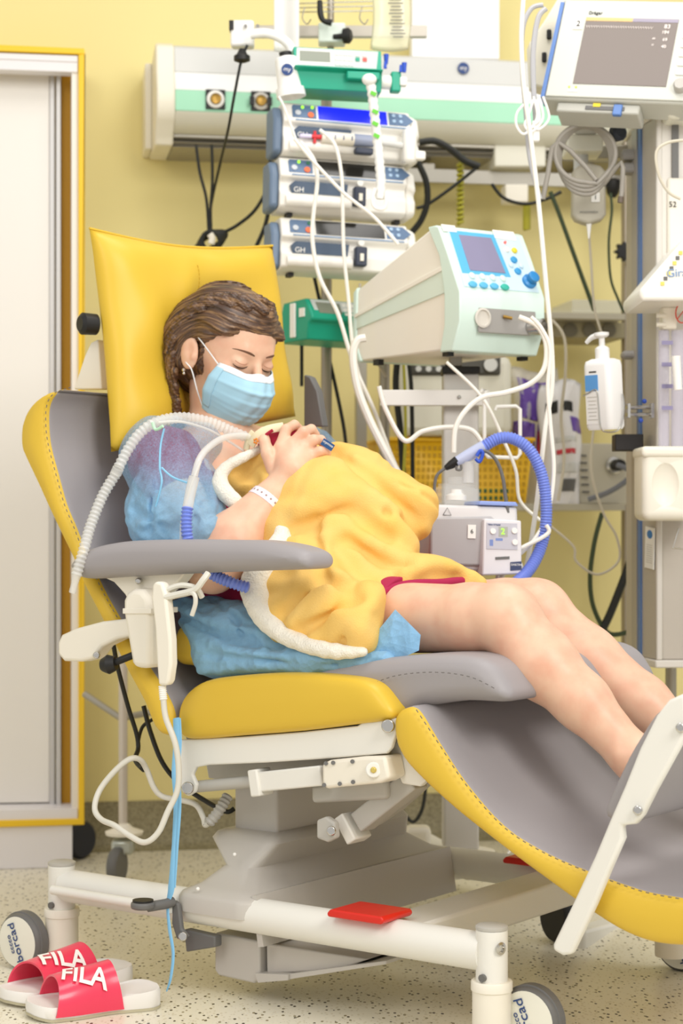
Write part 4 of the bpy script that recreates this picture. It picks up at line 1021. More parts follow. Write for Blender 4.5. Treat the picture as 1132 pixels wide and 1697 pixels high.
# the baby: only the red knitted bonnet with its strap shows
by = thing('baby', 'baby in a red bonnet with a cream strap, tucked under the woman\'s hand', 'baby', N(470, 760, .26))
m_bon = M('red_knit', 'A81A38', .8, bump=(500, .35, .001))
sdf_obj('body', [ellp(N(476, 752, .262), (.050, .050, .050), None), cone(N(480, 760, .27), N(560, 850, .28), .045, .055, .03), cone(N(560, 850, .28), N(620, 870, .30), .05, .04, .03)], .004, m_skin, by)
sdf_obj('bonnet', [ellp(N(474, 751, .262), (.0545, .0545, .0545), None), plane(N(500, 790, .26), (.4, 0, -1), .004)], .003, m_bon, by)
m_strap = M('cream_strap', 'EBDDB9', .7)
frb = N(474, 751, .262)
st = [N(x, y, .21) for x, y in [(410, 742), (414, 728), (421, 716), (436, 706), (452, 704)]]
MB().tube([N(416, 738, .195), N(426, 722, .195), N(444, 712, .205), (N(470, 707, .225))], .0085, 10, sm=6, flat=.35, up=(-VV.x, -VV.y, 0)).build('bonnet_strap', m_strap, by)
MB().tube([N(408, 745, .198), N(412, 728, .198), N(420, 716, .20)], .007, 10, sm=6, flat=.5, up=(-VV.x, -VV.y, 0)).build('cheek_pad', m_strap, by)
mb = MB()
for k in range(5):
    a = 2*PI*k/5; c = N(424, 731, .187); mb.ell(c+Vector((UU.x, UU.y, 0))*.004*math.cos(a)+Vector((0, 0, .004*math.sin(a))), .0022, 8)
mb.build('flower_print', M('orange_print', 'E48A2E', .7), by)
MB().tube([N(432, 738, .20), N(440, 722, .20), N(452, 713, .205)], .003, 8, sm=5).build('bonnet_cord', m_bon, by)
# ---------------------------------------------------------------- hoses on and beside the woman
m_bhose = M('blue_hose', '7C91E6', .3, alpha=.92); m_clip = M('mint_clip', 'BFE8C6', .4)
bh = thing('breathing_hose', 'clear corrugated breathing hose over the woman\'s shoulder and down behind the armrest', 'hose', N(150, 870, -.02))
hp1 = [N(x, y, v) for x, y, v in [(126, 955, -.07), (138, 915, -.06), (150, 872, -.04), (170, 822, -.02), (192, 785, .0)]]
hp2 = [N(x, y, v) for x, y, v in [(196, 776, .0), (212, 745, .015), (232, 718, .03), (258, 700, .05), (300, 692, .10), (345, 699, .15), (385, 715, .19), (415, 727, .21)]]
MB().rib(hp1, .0095, .13, .0075).build('hose_corrugated', m_hosew, bh)
MB().rib(hp2, .0095, .13, .0085).build('hose_corrugated', m_hosew, bh)
MB().tube([hp1[-1], hp2[0]], .0105, 14).build('hose_joint', m_hosew, bh)
MB().tube([N(120, 982, -.07), N(124, 966, -.07), N(127, 950, -.07)], [.0065, .0065, .009], 14).build('hose_end', m_hosew, bh)
MB().tube([N(253, 700, .03), N(258, 712, .03), N(270, 706, .03)], .003, 8, sm=4).build('green_clip', m_clip, bh)
b2 = thing('inspiratory_hose', 'blue corrugated hose with clear connector running down inside the near armrest', 'hose', N(315, 850, .0))
MB().rib([N(x, y, v) for x, y, v in [(311, 840, -.005), (309, 865, -.01), (312, 895, -.01), (325, 925, .0), (350, 950, .0), (385, 966, .01), (412, 974, .03)]], .0095, .14, .0065).build('hose_corrugated', m_bhose, b2)
MB().tube([N(x, y, v) for x, y, v in [(311, 842, -.005), (316, 815, 0), (322, 790, .005)]], .0095, 14, sm=4).build('hose_connector', m_hosew, b2)
MB().tube([N(x, y, v) for x, y, v in [(322, 790, .005), (330, 762, .02), (345, 742, .06), (370, 726, .12), (400, 722, .18), (420, 726, .205)]], .0062, 12, sm=6).build('clear_tube', m_hosew, b2)
tl = thing('pressure_line', 'thin clear pressure tube looping beside the blue hose to the baby', 'tube', N(300, 880, 0))
MB().tube([N(x, y, v) for x, y, v in [(262, 700, .04), (300, 699, .08), (345, 712, .14), (380, 732, .19), (405, 748, .2)]], .0025, 8, sm=6).build('clear_tube', m_hosew, tl)
MB().tube([N(x, y, v) for x, y, v in [(300, 895, -.012), (302, 860, -.012), (312, 820, -.008), (322, 790, .0), (332, 765, .015)]], .0028, 8, sm=6).build('clear_tube', m_hosew, tl)
# black cables at the back of the chair
def cable(name, pts, r, mat, label, sm=8, cat='cable', group=None):
    o = MB().tube(pts, r, 8, sm=sm).build(name, mat)
    return tag(o, label, cat, group)
m_cab = M('black_cable', '20211D', .5); m_gcab = M('green_black_cable', '3C4A30', .5)
cable('power_cord', [N(x, y, v) for x, y, v in [(188, 1068, .03), (195, 1105, .05), (212, 1170, .08), (226, 1215, .1), (229, 1240, .1), (224, 1256, .08), (228, 1266, .07), (238, 1276, .06), (232, 1270, .05)]], .0045, m_cab, 'black cable hanging behind the backrest and hooked round the white cord')
cable('power_cord', [N(x, y, v) for x, y, v in [(238, 1170, .1), (250, 1215, .1), (270, 1265, .1), (300, 1300, .12), (345, 1330, .14), (375, 1345, .14), (388, 1340, .15)]], .0045, m_cab, 'black cable running under the seat frame to the lifting column')
cable('power_cord', [N(x, y, v) for x, y, v in [(228, 1235, .12), (236, 1205, .14), (256, 1190, .16), (262, 1180, .2)]], .0035, m_cab, 'short black cable curving behind the foot of the backrest')

# ---------------------------------------------------------------- the two slides on the floor
m_sole = M('white_rubber', 'F1EEE8', .6); m_strapr = M('coral_strap', 'EE3F5E', .28, coat=.3); m_dirt = M('worn_sole_edge', 'BFB89C', .8)
def GF(px_, py_): d = H*F/(py_-CY); return W(px_, py_, d)
def slide(label, toe, heel):
    a = GF(*toe); b_ = GF(*heel); x = (b_-a); L = x.length; x.normalize(); y = Vector((0, 0, 1)).cross(x)
    root = thing('slide_sandal', label, 'sandal', a, 'pair of coral slides')
    root['_o'] = [0, 0, 0]
    def outline(k):
        u = k; wl = .045+.006*math.sin(PI*min(1, u*1.6)*.9)-.008*math.exp(-((u-.55)/.2)**2)
        e = min(1, math.sqrt(max(0, 1-((.14-u)/.14)**2)) if u < .14 else (math.sqrt(max(0, 1-((u-.86)/.14)**2)) if u > .86 else 1))
        return wl*e
    n = 40; mb = MB(); rings = []
    def topz(u, wv): return .022+.012*max(0, (u-.45)/.55)**1.2+.003*abs(wv)**2+.006*max(0, (.12-u)/.12)
    P = []
    for i in range(n+1): P.append((i/n, outline(i/n)))
    for i in range(n, -1, -1): P.append((i/n, -outline(i/n)))
    def ring(z_off, sc, bot):
        out = []
        for u, w_ in P:
            zz = (.0+.006*max(0, (.12-u)/.12)) if bot == 0 else topz(u, w_/.05)
            out.append(Vector(((u-.5)*sc*L+.5*L, w_*sc, zz+z_off)))
        return out
    rs = [ring(.0, .95, 0), ring(.004, 1.0, 0), ring(-.006, 1.0, 1), ring(-.001, .985, 1), ring(-.0015, .955, 1), ring(-.004, .92, 1), ring(-.005, .5, 1)]
    nn_ = len(P); vs = [p for r_ in rs for p in r_]
    fs = [(i*nn_+k, i*nn_+(k+1) % nn_, (i+1)*nn_+(k+1) % nn_, (i+1)*nn_+k) for i in range(len(rs)-1) for k in range(nn_)]
    fs += [tuple(range(nn_)), tuple((len(rs)-1)*nn_+k for k in range(nn_))]
    mb.add(vs, fs); sole = mb.build('sole', m_sole, root, smooth=50)
    mb = MB(); vs = [Vector((p.x, p.y*1.002, p.z)) for p in ring(-.0005, 1.002, 0)]+[Vector((p.x, p.y, p.z)) for p in ring(.0045, 1.006, 0)]
    mb.add(vs, [(k, (k+1) % nn_, nn_+(k+1) % nn_, nn_+k) for k in range(nn_)]); mb.build('tread_edge', m_dirt, sole, smooth=50)
    def strap(s_, t_, off=0.0):            # s_ across -1..1, t_ along 0..1
        ang = s_*R(97); u = .20+.42*t_
        hw = outline(min(u, .8))+.004+off; hh = .058+.016*t_-.004+off
        z = .012+hh*max(-.12, math.cos(ang))**(.8) if math.cos(ang) > 0 else .012+hh*math.cos(ang)*.6
        yv = hw*math.sin(ang)*(1.0 if abs(s_) < 1 else 1)
        flare = .012*abs(s_)**2*(1 if t_ > .5 else -1)*abs(t_-.5)*2
        return Vector((u*L+flare, yv, z))
    mb = MB(); mb.grid(lambda a_, b2_: strap(2*a_-1, b2_), 40, 12, thick=-.0035); mb.build('strap', m_strapr, root, smooth=60)
    me = text_mesh('FILA', .044, 0, .0009); bmm = bmesh.new(); bmm.from_mesh(me); bmesh.ops.triangulate(bmm, faces=bmm.faces)
    bmesh.ops.subdivide_edges(bmm, edges=bmm.edges, cuts=3, use_grid_fill=True)
    ca, sa = math.cos(R(24)), math.sin(R(24))
    for v in bmm.verts:
        X_ = v.co.x*ca+v.co.y*sa; Y_ = -v.co.x*sa+v.co.y*ca; v.co = strap(-.34+Y_/.078, .45+X_/.105, .0042)
    bmm.to_mesh(me); bmm.free(); me.materials.clear(); me.materials.append(m_label)
    link('lettering', me, bpy.data.objects[root.name].children[-1] if False else root, 180)
    mtx = Matrix((x, y, Vector((0, 0, 1)))).transposed().to_4x4(); mtx.translation = Vector((a.x, a.y, .001)); root.matrix_basis = mtx
    return root
slide('coral slide with white sole and white lettering, the nearer of the pair on the floor', (44, 1688), (262, 1662))
slide('coral slide with white sole half hidden behind its mate on the floor', (8, 1668), (208, 1622))
# ---------------------------------------------------------------- bed head unit on the wall
m_uw = M('unit_white', 'F4F3EE', .35); m_ug = M('unit_grey', 'D6D6D2', .45); m_umint = M('unit_mint', 'A6E0BF', .4); m_ubev = M('unit_cream', 'E2DFCF', .4); m_rail = M('rail_aluminium', 'A9A498', .4, .5)
def zf(y, o): return WS(290, y, o)[1]
hu = thing('bed_head_unit', 'long white and mint green medical supply trunk running along the wall', 'wall unit', WX(290, 243, .25))
sL = WS(290, 150, .24)[0]; sR = 3.1
def trunk(name, prof, mat, s0=sL, s1=sR, bevel=.002):
    return MB().prism(prof, lambda o, z, s: WP(s, o, z), s0, s1).build(name, mat, hu, bevel=bevel)
z0, z1, z2, z3, z4, z5 = zf(72, .22), zf(118, .23), zf(148, .25), zf(183, .25), zf(218, .22), zf(243, .18)
trunk('upper_panel', [(0, z0-.02), (.20, z0), (.22, z0-.01), (.225, z1), (0, z1)], m_ug)
trunk('light_strip_cover', [(0, z1), (.225, z1), (.25, z2), (0, z2)], m_uw)
trunk('mint_band', [(0, z2), (.25, z2), (.251, z3), (0, z3)], m_umint)
trunk('lower_panel', [(0, z3), (.25, z3), (.235, (z3+z4)/2), (.20, z4), (0, z4)], m_ubev)
trunk('cable_rail', [(0, z4), (.195, z4), (.195, z4-.008), (.17, z4-.012), (.19, z4-.018), (.17, z4-.024), (.18, z5), (0, z5)], m_rail)
MB().prism([(0, z0-.025), (.20, z0+.004), (.226, z0-.01), (.232, z1), (.256, z2), (.256, z3), (.24, (z3+z4)/2), (.205, z4-.004), (.19, z5), (0, z5)], lambda o, z, s: WP(s, o, z), sL-.045, sL).build('end_cap', M('end_cap_cream', 'EFE9D6', .4), hu, bevel=.006, seg=3)
MB().prism([(0, z0-.035), (.10, z0-.02), (.10, z5+.008), (0, z5+.004)], lambda o, z, s: WP(s, o, z), sL-.062, sL-.045).build('end_cap', MATS['end_cap_cream'], hu, bevel=.004)
m_brass = M('brass_port', '9A7A3C', .35, .8)
WN = Vector((WD.y, -WD.x, 0)); WDD = Vector((WD.x, WD.y, 0)); UP = Vector((0, 0, 1))
def socket(px_, py_, lab, ringm):
    c = WX(px_, py_, .252); r_ = thing('gas_socket', lab, 'socket', c, 'gas sockets on the wall unit')
    mb = MB(); mb.T = frame(c, WDD, UP); mb.box((0, 0, .002), (.047, .047, .006)); mb.build('socket_plate', m_blk, r_, bevel=.001)
    MB().lathe([(.012, .004), (.021, .004), (.0215, .009), (.018, .012), (.012, .012)], c-WN*.004, WN, 32).build('socket_ring', ringm, r_)
    MB().lathe([(.0135, .004), (.0135, .012), (.012, .014), (.010, .0135), (.004, .0125)], c, WN, 24).build('socket_port', m_brass, r_)
    return r_
socket(357, 165, 'gas socket with full white ring near the left end of the wall unit', m_label)
s2 = socket(432, 168, 'black gas socket with broken white ring behind the lamp head', M('socket_print', 'CFCBC2', .6))
for x_ in (-.0215, .0215):
    mb = MB(); mb.T = frame(WX(432, 168, .262), WDD, UP); mb.box((x_, 0, .004), (.011, .02, .006)); mb.build('ring_gap', m_blk, s2)
socket(1105, 187, 'gas socket at the right, above the grey tower', m_label)
def logo(px_, py_, o, r, lab):
    c = WX(px_, py_, o); g = thing('round_logo', lab, 'logo', c)
    MB().lathe([(.001, 0), (r, 0), (r, .001), (.001, .0012)], c, WN, 28).build('logo_disc', m_ink, g)
    txt('my', r*1.1, frame(c+WN*.0018, WDD, UP), m_label, g)
logo(768, 113, .228, .0145, 'small round blue logo on the white upper face of the wall unit')
bd = MB(); q = [WS(x, y, .17) for x, y in [(683, -60), (828, -60), (828, 98), (683, 94)]]; bd.prism(q, lambda s, z, h: WP(s, h, z), .14, .17)
tag(bd.build('white_panel', M('panel_white', 'F3F2F0', .5), bevel=.002), 'plain white upright panel standing above the wall unit', 'panel')
# alu rails and boxes under the unit
rl = thing('equipment_rail', 'grey aluminium equipment rail along the wall below the mint trunk', 'rail', WX(870, 290, .16))
q0 = WS(690, 290, .16)
MB().prism([(.145, q0[1]+.017), (.16, q0[1]+.017), (.16, q0[1]-.017), (.145, q0[1]-.017)], lambda o, z, s: WP(s, o, z), q0[0]-.25, 2.0).build('rail_bar', M('rail_grey', 'B4B0A6', .45, .3), rl, bevel=.001)
for x in (700, 960): mb = MB(); mb.T = frame(WX(x, 290, .07), WDD, UP); mb.box((0, 0, 0), (.03, .03, .15)); mb.build('rail_bracket', m_rail, rl)
def wbox(name, x0, y0, x1, y1, o0, o1, mat, lab, cat, bevel=.004):
    q = [WS(x0, y0, o1), WS(x1, y0, o1), WS(x1, y1, o1), WS(x0, y1, o1)]
    o = MB().prism(q, lambda s, z, h: WP(s, h, z), o0, o1).build(name, mat, bevel=bevel, seg=3); return tag(o, lab, cat) if lab else o
wbox('junction_box', 820, 240, 905, 276, .0, .2, m_ubev, 'cream junction box under the middle of the wall unit', 'box')
wbox('plug_adapter', 838, 305, 876, 335, .16, .21, m_cream, 'small cream plug adapter hanging from the equipment rail', 'adapter')
# ---------------------------------------------------------------- shelf rack against the wall
rk = thing('shelf_rack', 'grey aluminium rack with two narrow shelves between upright posts', 'shelf', WX(850, 840, .3))
def upost(px_, y0, o, w_, d_, mat=m_rail):
    c = WX(px_, y0, o); s = WS(px_, y0, o)[0]
    mb = MB(); mb.prism([(s-w_/2, o-d_/2), (s+w_/2, o-d_/2), (s+w_/2, o+d_/2), (s-w_/2, o+d_/2)], lambda s_, o_, z: WP(s_, o_, z), 0, c.z); return mb.build('upright_post', mat, rk, bevel=.001)
upost(1042, 232, .22, .03, .03, M('post_brown_grey', 'A79C8C', .45, .3)); upost(598, 560, .22, .025, .03)
def wshelf(x0, x1, y0, y1, o0, o1, mat):
    z0_, z1_ = WS(x1, y0, o1)[1], WS(x1, y1, o1)[1]; s0, s1 = WS(x0, y0, o1)[0], WS(x1, y1, o1)[0]
    MB().prism([(o0, z1_), (o1, z1_), (o1, z0_), (o0, z0_)], lambda o, z, s: WP(s, o, z), s0, s1).build('shelf_board', mat, rk, bevel=.001); return z0_
m_shelf = M('shelf_grey', 'BDB7A4', .45, .2)
zs1 = wshelf(600, 1036, 835, 846, .05, .38, m_shelf); zs2 = wshelf(905, 1036, 520, 530, .05, .30, m_shelf)
# items below and on the shelves
def onshelf(px_, o): c = WX(px_, 800, o); return Vector((c.x, c.y, zs1))
def sbox(name, x0, x1, ytop, o0, o1, mat, lab, cat, zb_=None, group=None, bevel=.003, taper=0):
    s0, s1 = WS(x0, ytop, o1)[0], WS(x1, ytop, o1)[0]; zt_ = WS((x0+x1)/2, ytop, o1)[1]; zb_ = zs1 if zb_ is None else zb_
    mb = MB()
    vs = [WP(s0+taper, o0+taper, zb_), WP(s1-taper, o0+taper, zb_), WP(s1-taper, o1-taper, zb_), WP(s0+taper, o1-taper, zb_), WP(s0, o0, zt_), WP(s1, o0, zt_), WP(s1, o1, zt_), WP(s0, o1, zt_)]
    mb.add(vs, [(0, 3, 2, 1), (0, 1, 5, 4), (1, 2, 6, 5), (2, 3, 7, 6), (3, 0, 4, 7), (4, 5, 6, 7)])
    o = mb.build(name, mat, None, bevel=bevel); o['_o'] = [0, 0, 0]
    if lab: tag(o, lab, cat, group)
    return o, s0, s1, zb_, zt_
m_bask = M('yellow_basket', 'F0C028', .4)
for x0, x1, yt, lab in ((640, 748, 728, 'yellow perforated basket at the left on the lower shelf, behind the blanket'), (764, 884, 728, 'yellow perforated basket behind the blue hose arc on the lower shelf')):
    t_ = thing('plastic_basket', lab, 'basket', onshelf((x0+x1)/2, .36), 'yellow baskets on the lower shelf')
    s0, s1 = WS(x0, yt, .36)[0], WS(x1, yt, .36)[0]; zt_ = WS((x0+x1)/2, yt, .36)[1]; tp = .015
    mb = MB()
    mb.add([WP(s0+tp, .12+tp, zs1+.002), WP(s1-tp, .12+tp, zs1+.002), WP(s1-tp, .36-tp, zs1+.002), WP(s0+tp, .36-tp, zs1+.002), WP(s0, .12, zt_), WP(s1, .12, zt_), WP(s1, .36, zt_), WP(s0, .36, zt_)],
           [(0, 3, 2, 1), (0, 1, 5, 4), (1, 2, 6, 5), (2, 3, 7, 6), (3, 0, 4, 7)])
    o = mb.build('basket_body', m_bask, t_); md = o.modifiers.new('thickness', 'SOLIDIFY'); md.thickness = .003
    mb = MB()
    for a, b_ in (((s0, .36), (s1, .36)), ((s1, .36), (s1, .12)), ((s0, .36), (s0, .12))): mb.tube([WP(a[0], a[1]+.003, zt_), WP(b_[0], b_[1]+.003, zt_)], .005, 8)
    mb.build('basket_rim', m_bask, t_)
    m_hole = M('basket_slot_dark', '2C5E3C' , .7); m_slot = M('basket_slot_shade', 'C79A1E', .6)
    h_ = zt_-zs1; nx = 11; ny = 8; mbs = MB(); mbd = MB()
    for i in range(nx):
        for j in range(ny):
            f = (j+.8)/(ny+1); off_ = tp*(1-f)
            c = WP(s0+off_+(s1-s0-2*off_)*(i+.8)/(nx+.6), .36-off_+.0008, zs1+h_*f)
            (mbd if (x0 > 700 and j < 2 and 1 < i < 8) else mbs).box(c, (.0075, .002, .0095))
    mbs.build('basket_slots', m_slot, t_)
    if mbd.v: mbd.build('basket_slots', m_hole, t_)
# grey device with round connector on the right of the lower shelf
m_dev = M('device_beige', 'C9C3B0', .45)
dv, s0, s1, zb_, zt_ = sbox('shelf_device', 958, 1060, 735, .08, .34, m_dev, 'beige electrical device with black round plug at the right end of the lower shelf', 'medical device')
MB().lathe([(.022, 0), (.022, .006), (.016, .012), (.012, .012)], WX(1018, 772, .342), WN, 28).build('connector_ring', m_chrome, dv)
MB().lathe([(.012, 0), (.015, .02), (.013, .034), (.001, .036)], WX(1022, 771, .345), WN, 20).build('round_plug', m_blk, dv)
MB().tube([WX(1024, 771, .38), WX(1044, 780, .42), WX(1040, 795, .42), WX(1010, 815, .40), (WX(975, 828, .38))], .007, 10, sm=6).build('plug_cable', M('grey_cable', '7C7E84', .5), dv)
mb = MB()
for k in range(6): mb.box(WX(966+k*1.0, 755+k*12, .342), (.018, .003, .004))
mb.build('vent_slots', m_dgrey, dv)
txt('FUSION', .012, frame(WX(1020, 822, .343), WDD, UP), m_bink, dv) if False else None
# purple packages
m_pur = M('purple_print', '6E4FA8', .35); m_foil = M('clear_film', 'EDEAE6', .2, alpha=.45); m_pack = M('white_film_print', 'E9E6E4', .35)
def bag(lab, xs, yt, yb, o0, m1, seed, group='packages on the lower shelf'):
    x0, x1 = xs; t_ = thing('plastic_package', lab, 'package', onshelf((x0+x1)/2, o0), group)
    s0, s1 = WS(x0, yt, o0)[0], WS(x1, yt, o0)[0]; zt_ = WS(x0, yt, o0)[1]; rnd = random.Random(seed)
    def f(a, b_, sd):
        s = s0+(s1-s0)*a; z = zs1+(zt_-zs1)*b_
        th = .035*(1-(2*a-1)**4)*(1-b_**5)*(1 if sd else -1)
        return WP(s+.004*math.sin(9*b_+seed), o0+th+.005*math.sin(11*a+7*b_+seed)+.004*math.sin(23*a-17*b_), z+.008*math.sin(6*a+seed)*b_)
    mb = MB(); mb.grid(lambda a, b_: f(a, b_, 1), 16, 20, 0); mb.grid(lambda a, b_: f(a, b_, 0), 16, 20, 0); mb.build('film', m1, t_, smooth=180)
    return t_, f
def decal(t_, f, a0, a1, b0, b1, mat, name='printed_patch', off=.0012):
    MB().grid(lambda a, b_: f(a0+(a1-a0)*a, b0+(b1-b0)*b_, 1)+WN*off, 6, 8, thick=.0004).build(name, mat, t_, smooth=180)
t_, f = bag('clear bag of purple packaging at the back left of the shelf packages', (845, 925), 612, 833, .28, m_foil, 1)
decal(t_, f, .12, .85, .62, .92, m_pur); decal(t_, f, .05, .45, .3, .6, m_pur); decal(t_, f, .5, .95, .28, .6, m_pur); decal(t_, f, .52, .60, .32, .55, M('red_print', 'D0424C', .4), off=.003)
t_, f = bag('white printed package leaning beside the beige device on the lower shelf', (893, 962), 632, 833, .34, m_pack, 4)
decal(t_, f, .15, .4, .74, .84, m_bink); decal(t_, f, .55, .8, .74, .82, m_bink); decal(t_, f, .72, 1, .58, .70, m_pur); decal(t_, f, .3, .75, .40, .44, MATS['red_print']); decal(t_, f, .35, .85, .25, .33, m_ug); decal(t_, f, .45, .8, .10, .2, m_dgrey); decal(t_, f, .3, .8, .50, .54, m_ug)
# things on and under the upper shelf
o = sbox('clear_tray', 948, 1030, 497, .1, .28, M('frosted_plastic', 'E9E9DF', .3, alpha=.5), 'frosted clear plastic tray on the upper shelf', 'tray', zb_=zs2+.001)[0]
ub, s0, s1, zb_, zt_ = sbox('under_shelf_unit', 918, 1036, 533, .05, .24, M('dim_beige', '9E9576', .5), 'beige power strip unit mounted beneath the upper shelf', 'power strip', zb_=WS(980, 560, .24)[1])
for k in range(3): MB().lathe([(.018, 0), (.018, .004), (.015, .004)], WX(945+k*32, 547, .241), WN, 20).build('outlet', M('outlet_grey', '6E6856', .6), ub)
# star knob and bracket on the post
sk = thing('star_knob', 'black star shaped clamping knob on the rack post', 'knob', WX(1034, 418, .27))
mb = MB(); sp = []
for k in range(32): a = 2*PI*k/32; rr = .021+.005*math.cos(8*a); sp.append((rr*math.cos(a), rr*math.sin(a)))
kc = WX(1032, 418, .27); mb.prism(sp, lambda a, b_, h: kc+WDD*a+UP*b_+WN*h, 0, .018); mb.build('knob_head', m_blk, sk, bevel=.002)
mb = MB(); mb.T = frame(WX(1045, 418, .255), WDD, UP); mb.box((0, 0, 0), (.04, .05, .012)); mb.build('knob_plate', M('plate_silver', 'CFCCC8', .35, .4), sk, bevel=.002)

# ---------------------------------------------------------------- anaesthetic panel behind: white device with round dark keys
pn = thing('keypad_device', 'off white device with a dark strip of round keys, behind the ventilator column', 'medical device', W(750, 720, 4.55))
cpn = W(755, 655, 4.45)
mb = MB(); mb.box(cpn+Vector((0, .08, 0)), (.27, .14, .19)); mb.build('device_case', m_ubev, pn, bevel=.02)
mb = MB(); mb.box(cpn+Vector((.0, .008, .075)), (.215, .014, .055)); mb.build('key_strip', M('strip_dark', '4E4C46', .45), pn, bevel=.01)
for k in range(8):
    MB().cyl(cpn+Vector((-.088+.024*(k % 5) if k < 5 else -.088+.024*(k-5), -.002, .087 if k < 5 else .063)), cpn+Vector((-.088+.024*(k % 5) if k < 5 else -.088+.024*(k-5), .006, .087 if k < 5 else .063)), .007, n=16).build('round_key', m_ug, pn)
MB().cyl(cpn+Vector((.083, -.012, .072)), cpn+Vector((.083, .006, .072)), .016, n=24).build('rotary_knob', m_ug, pn)

# ---------------------------------------------------------------- infusion stand
st = thing('infusion_stand', 'grey steel infusion stand carrying the stacked syringe pumps', 'stand', W(541, 1480, 4.3))
m_pole = M('stand_pole', 'A9A090', .35, .6)
def vpole(px_, y0, y1, d, r, parent, mat=m_pole, name='pole'):
    a, b_ = W(px_, y0, d), W(px_, y1, d); return MB().cyl(a, b_, r, n=16).build(name, mat, parent)
vpole(541, 150, 1470, 4.3, .0125, st); vpole(637, 260, 900, 4.36, .0125, st)
vpole(548, -20, 160, 4.3, .008, st)
mb = MB(); mb.box(W(565, 53, 4.36), (.40, .02, .026)); mb.build('cross_rail', m_alu, st, bevel=.001)
mb = MB(); mb.box(W(550, 58, 4.28), (.062, .05, .045)); mb.build('pole_clamp', M('clamp_mint_white', 'DDE6DC', .4), st, bevel=.004)
MB().lathe([(.006, -.02), (.006, .0), (.017, .004), (.018, .016), (.012, .022)], W(567, 60, 4.25), (1, -.3, 0), 20).build('clamp_knob', m_blk, st)
mb = MB()
for k in range(3): mb.tube([W(490, 6+k*7, 4.3), W(620, 2+k*8, 4.25)], .0016, 6)
for x in (505, 600): mb.tube([W(x, 12, 4.28), W(x-4, 30, 4.26), W(x+4, 40, 4.24), W(x+10, 32, 4.24)], .0016, 6, sm=5)
mb.build('hook_wires', m_chrome, st)
MB().tube([W(530, 2, 4.24), W(531, 22, 4.23), W(536, 34, 4.23), W(550, 38, 4.23)], [.006, .007, .006, .008], 12, sm=4).build('clip', m_blk, st)
for dx, dy in ((-.28, -.05), (.26, -.05), (.2, .12), (-.2, .12)):
    MB().tube([W(541, 1440, 4.3)+Vector((0, 0, .0)), W(541, 1470, 4.3)+Vector((dx, dy, -.01))], [.018, .012], 12).build('stand_leg', m_pole, st)
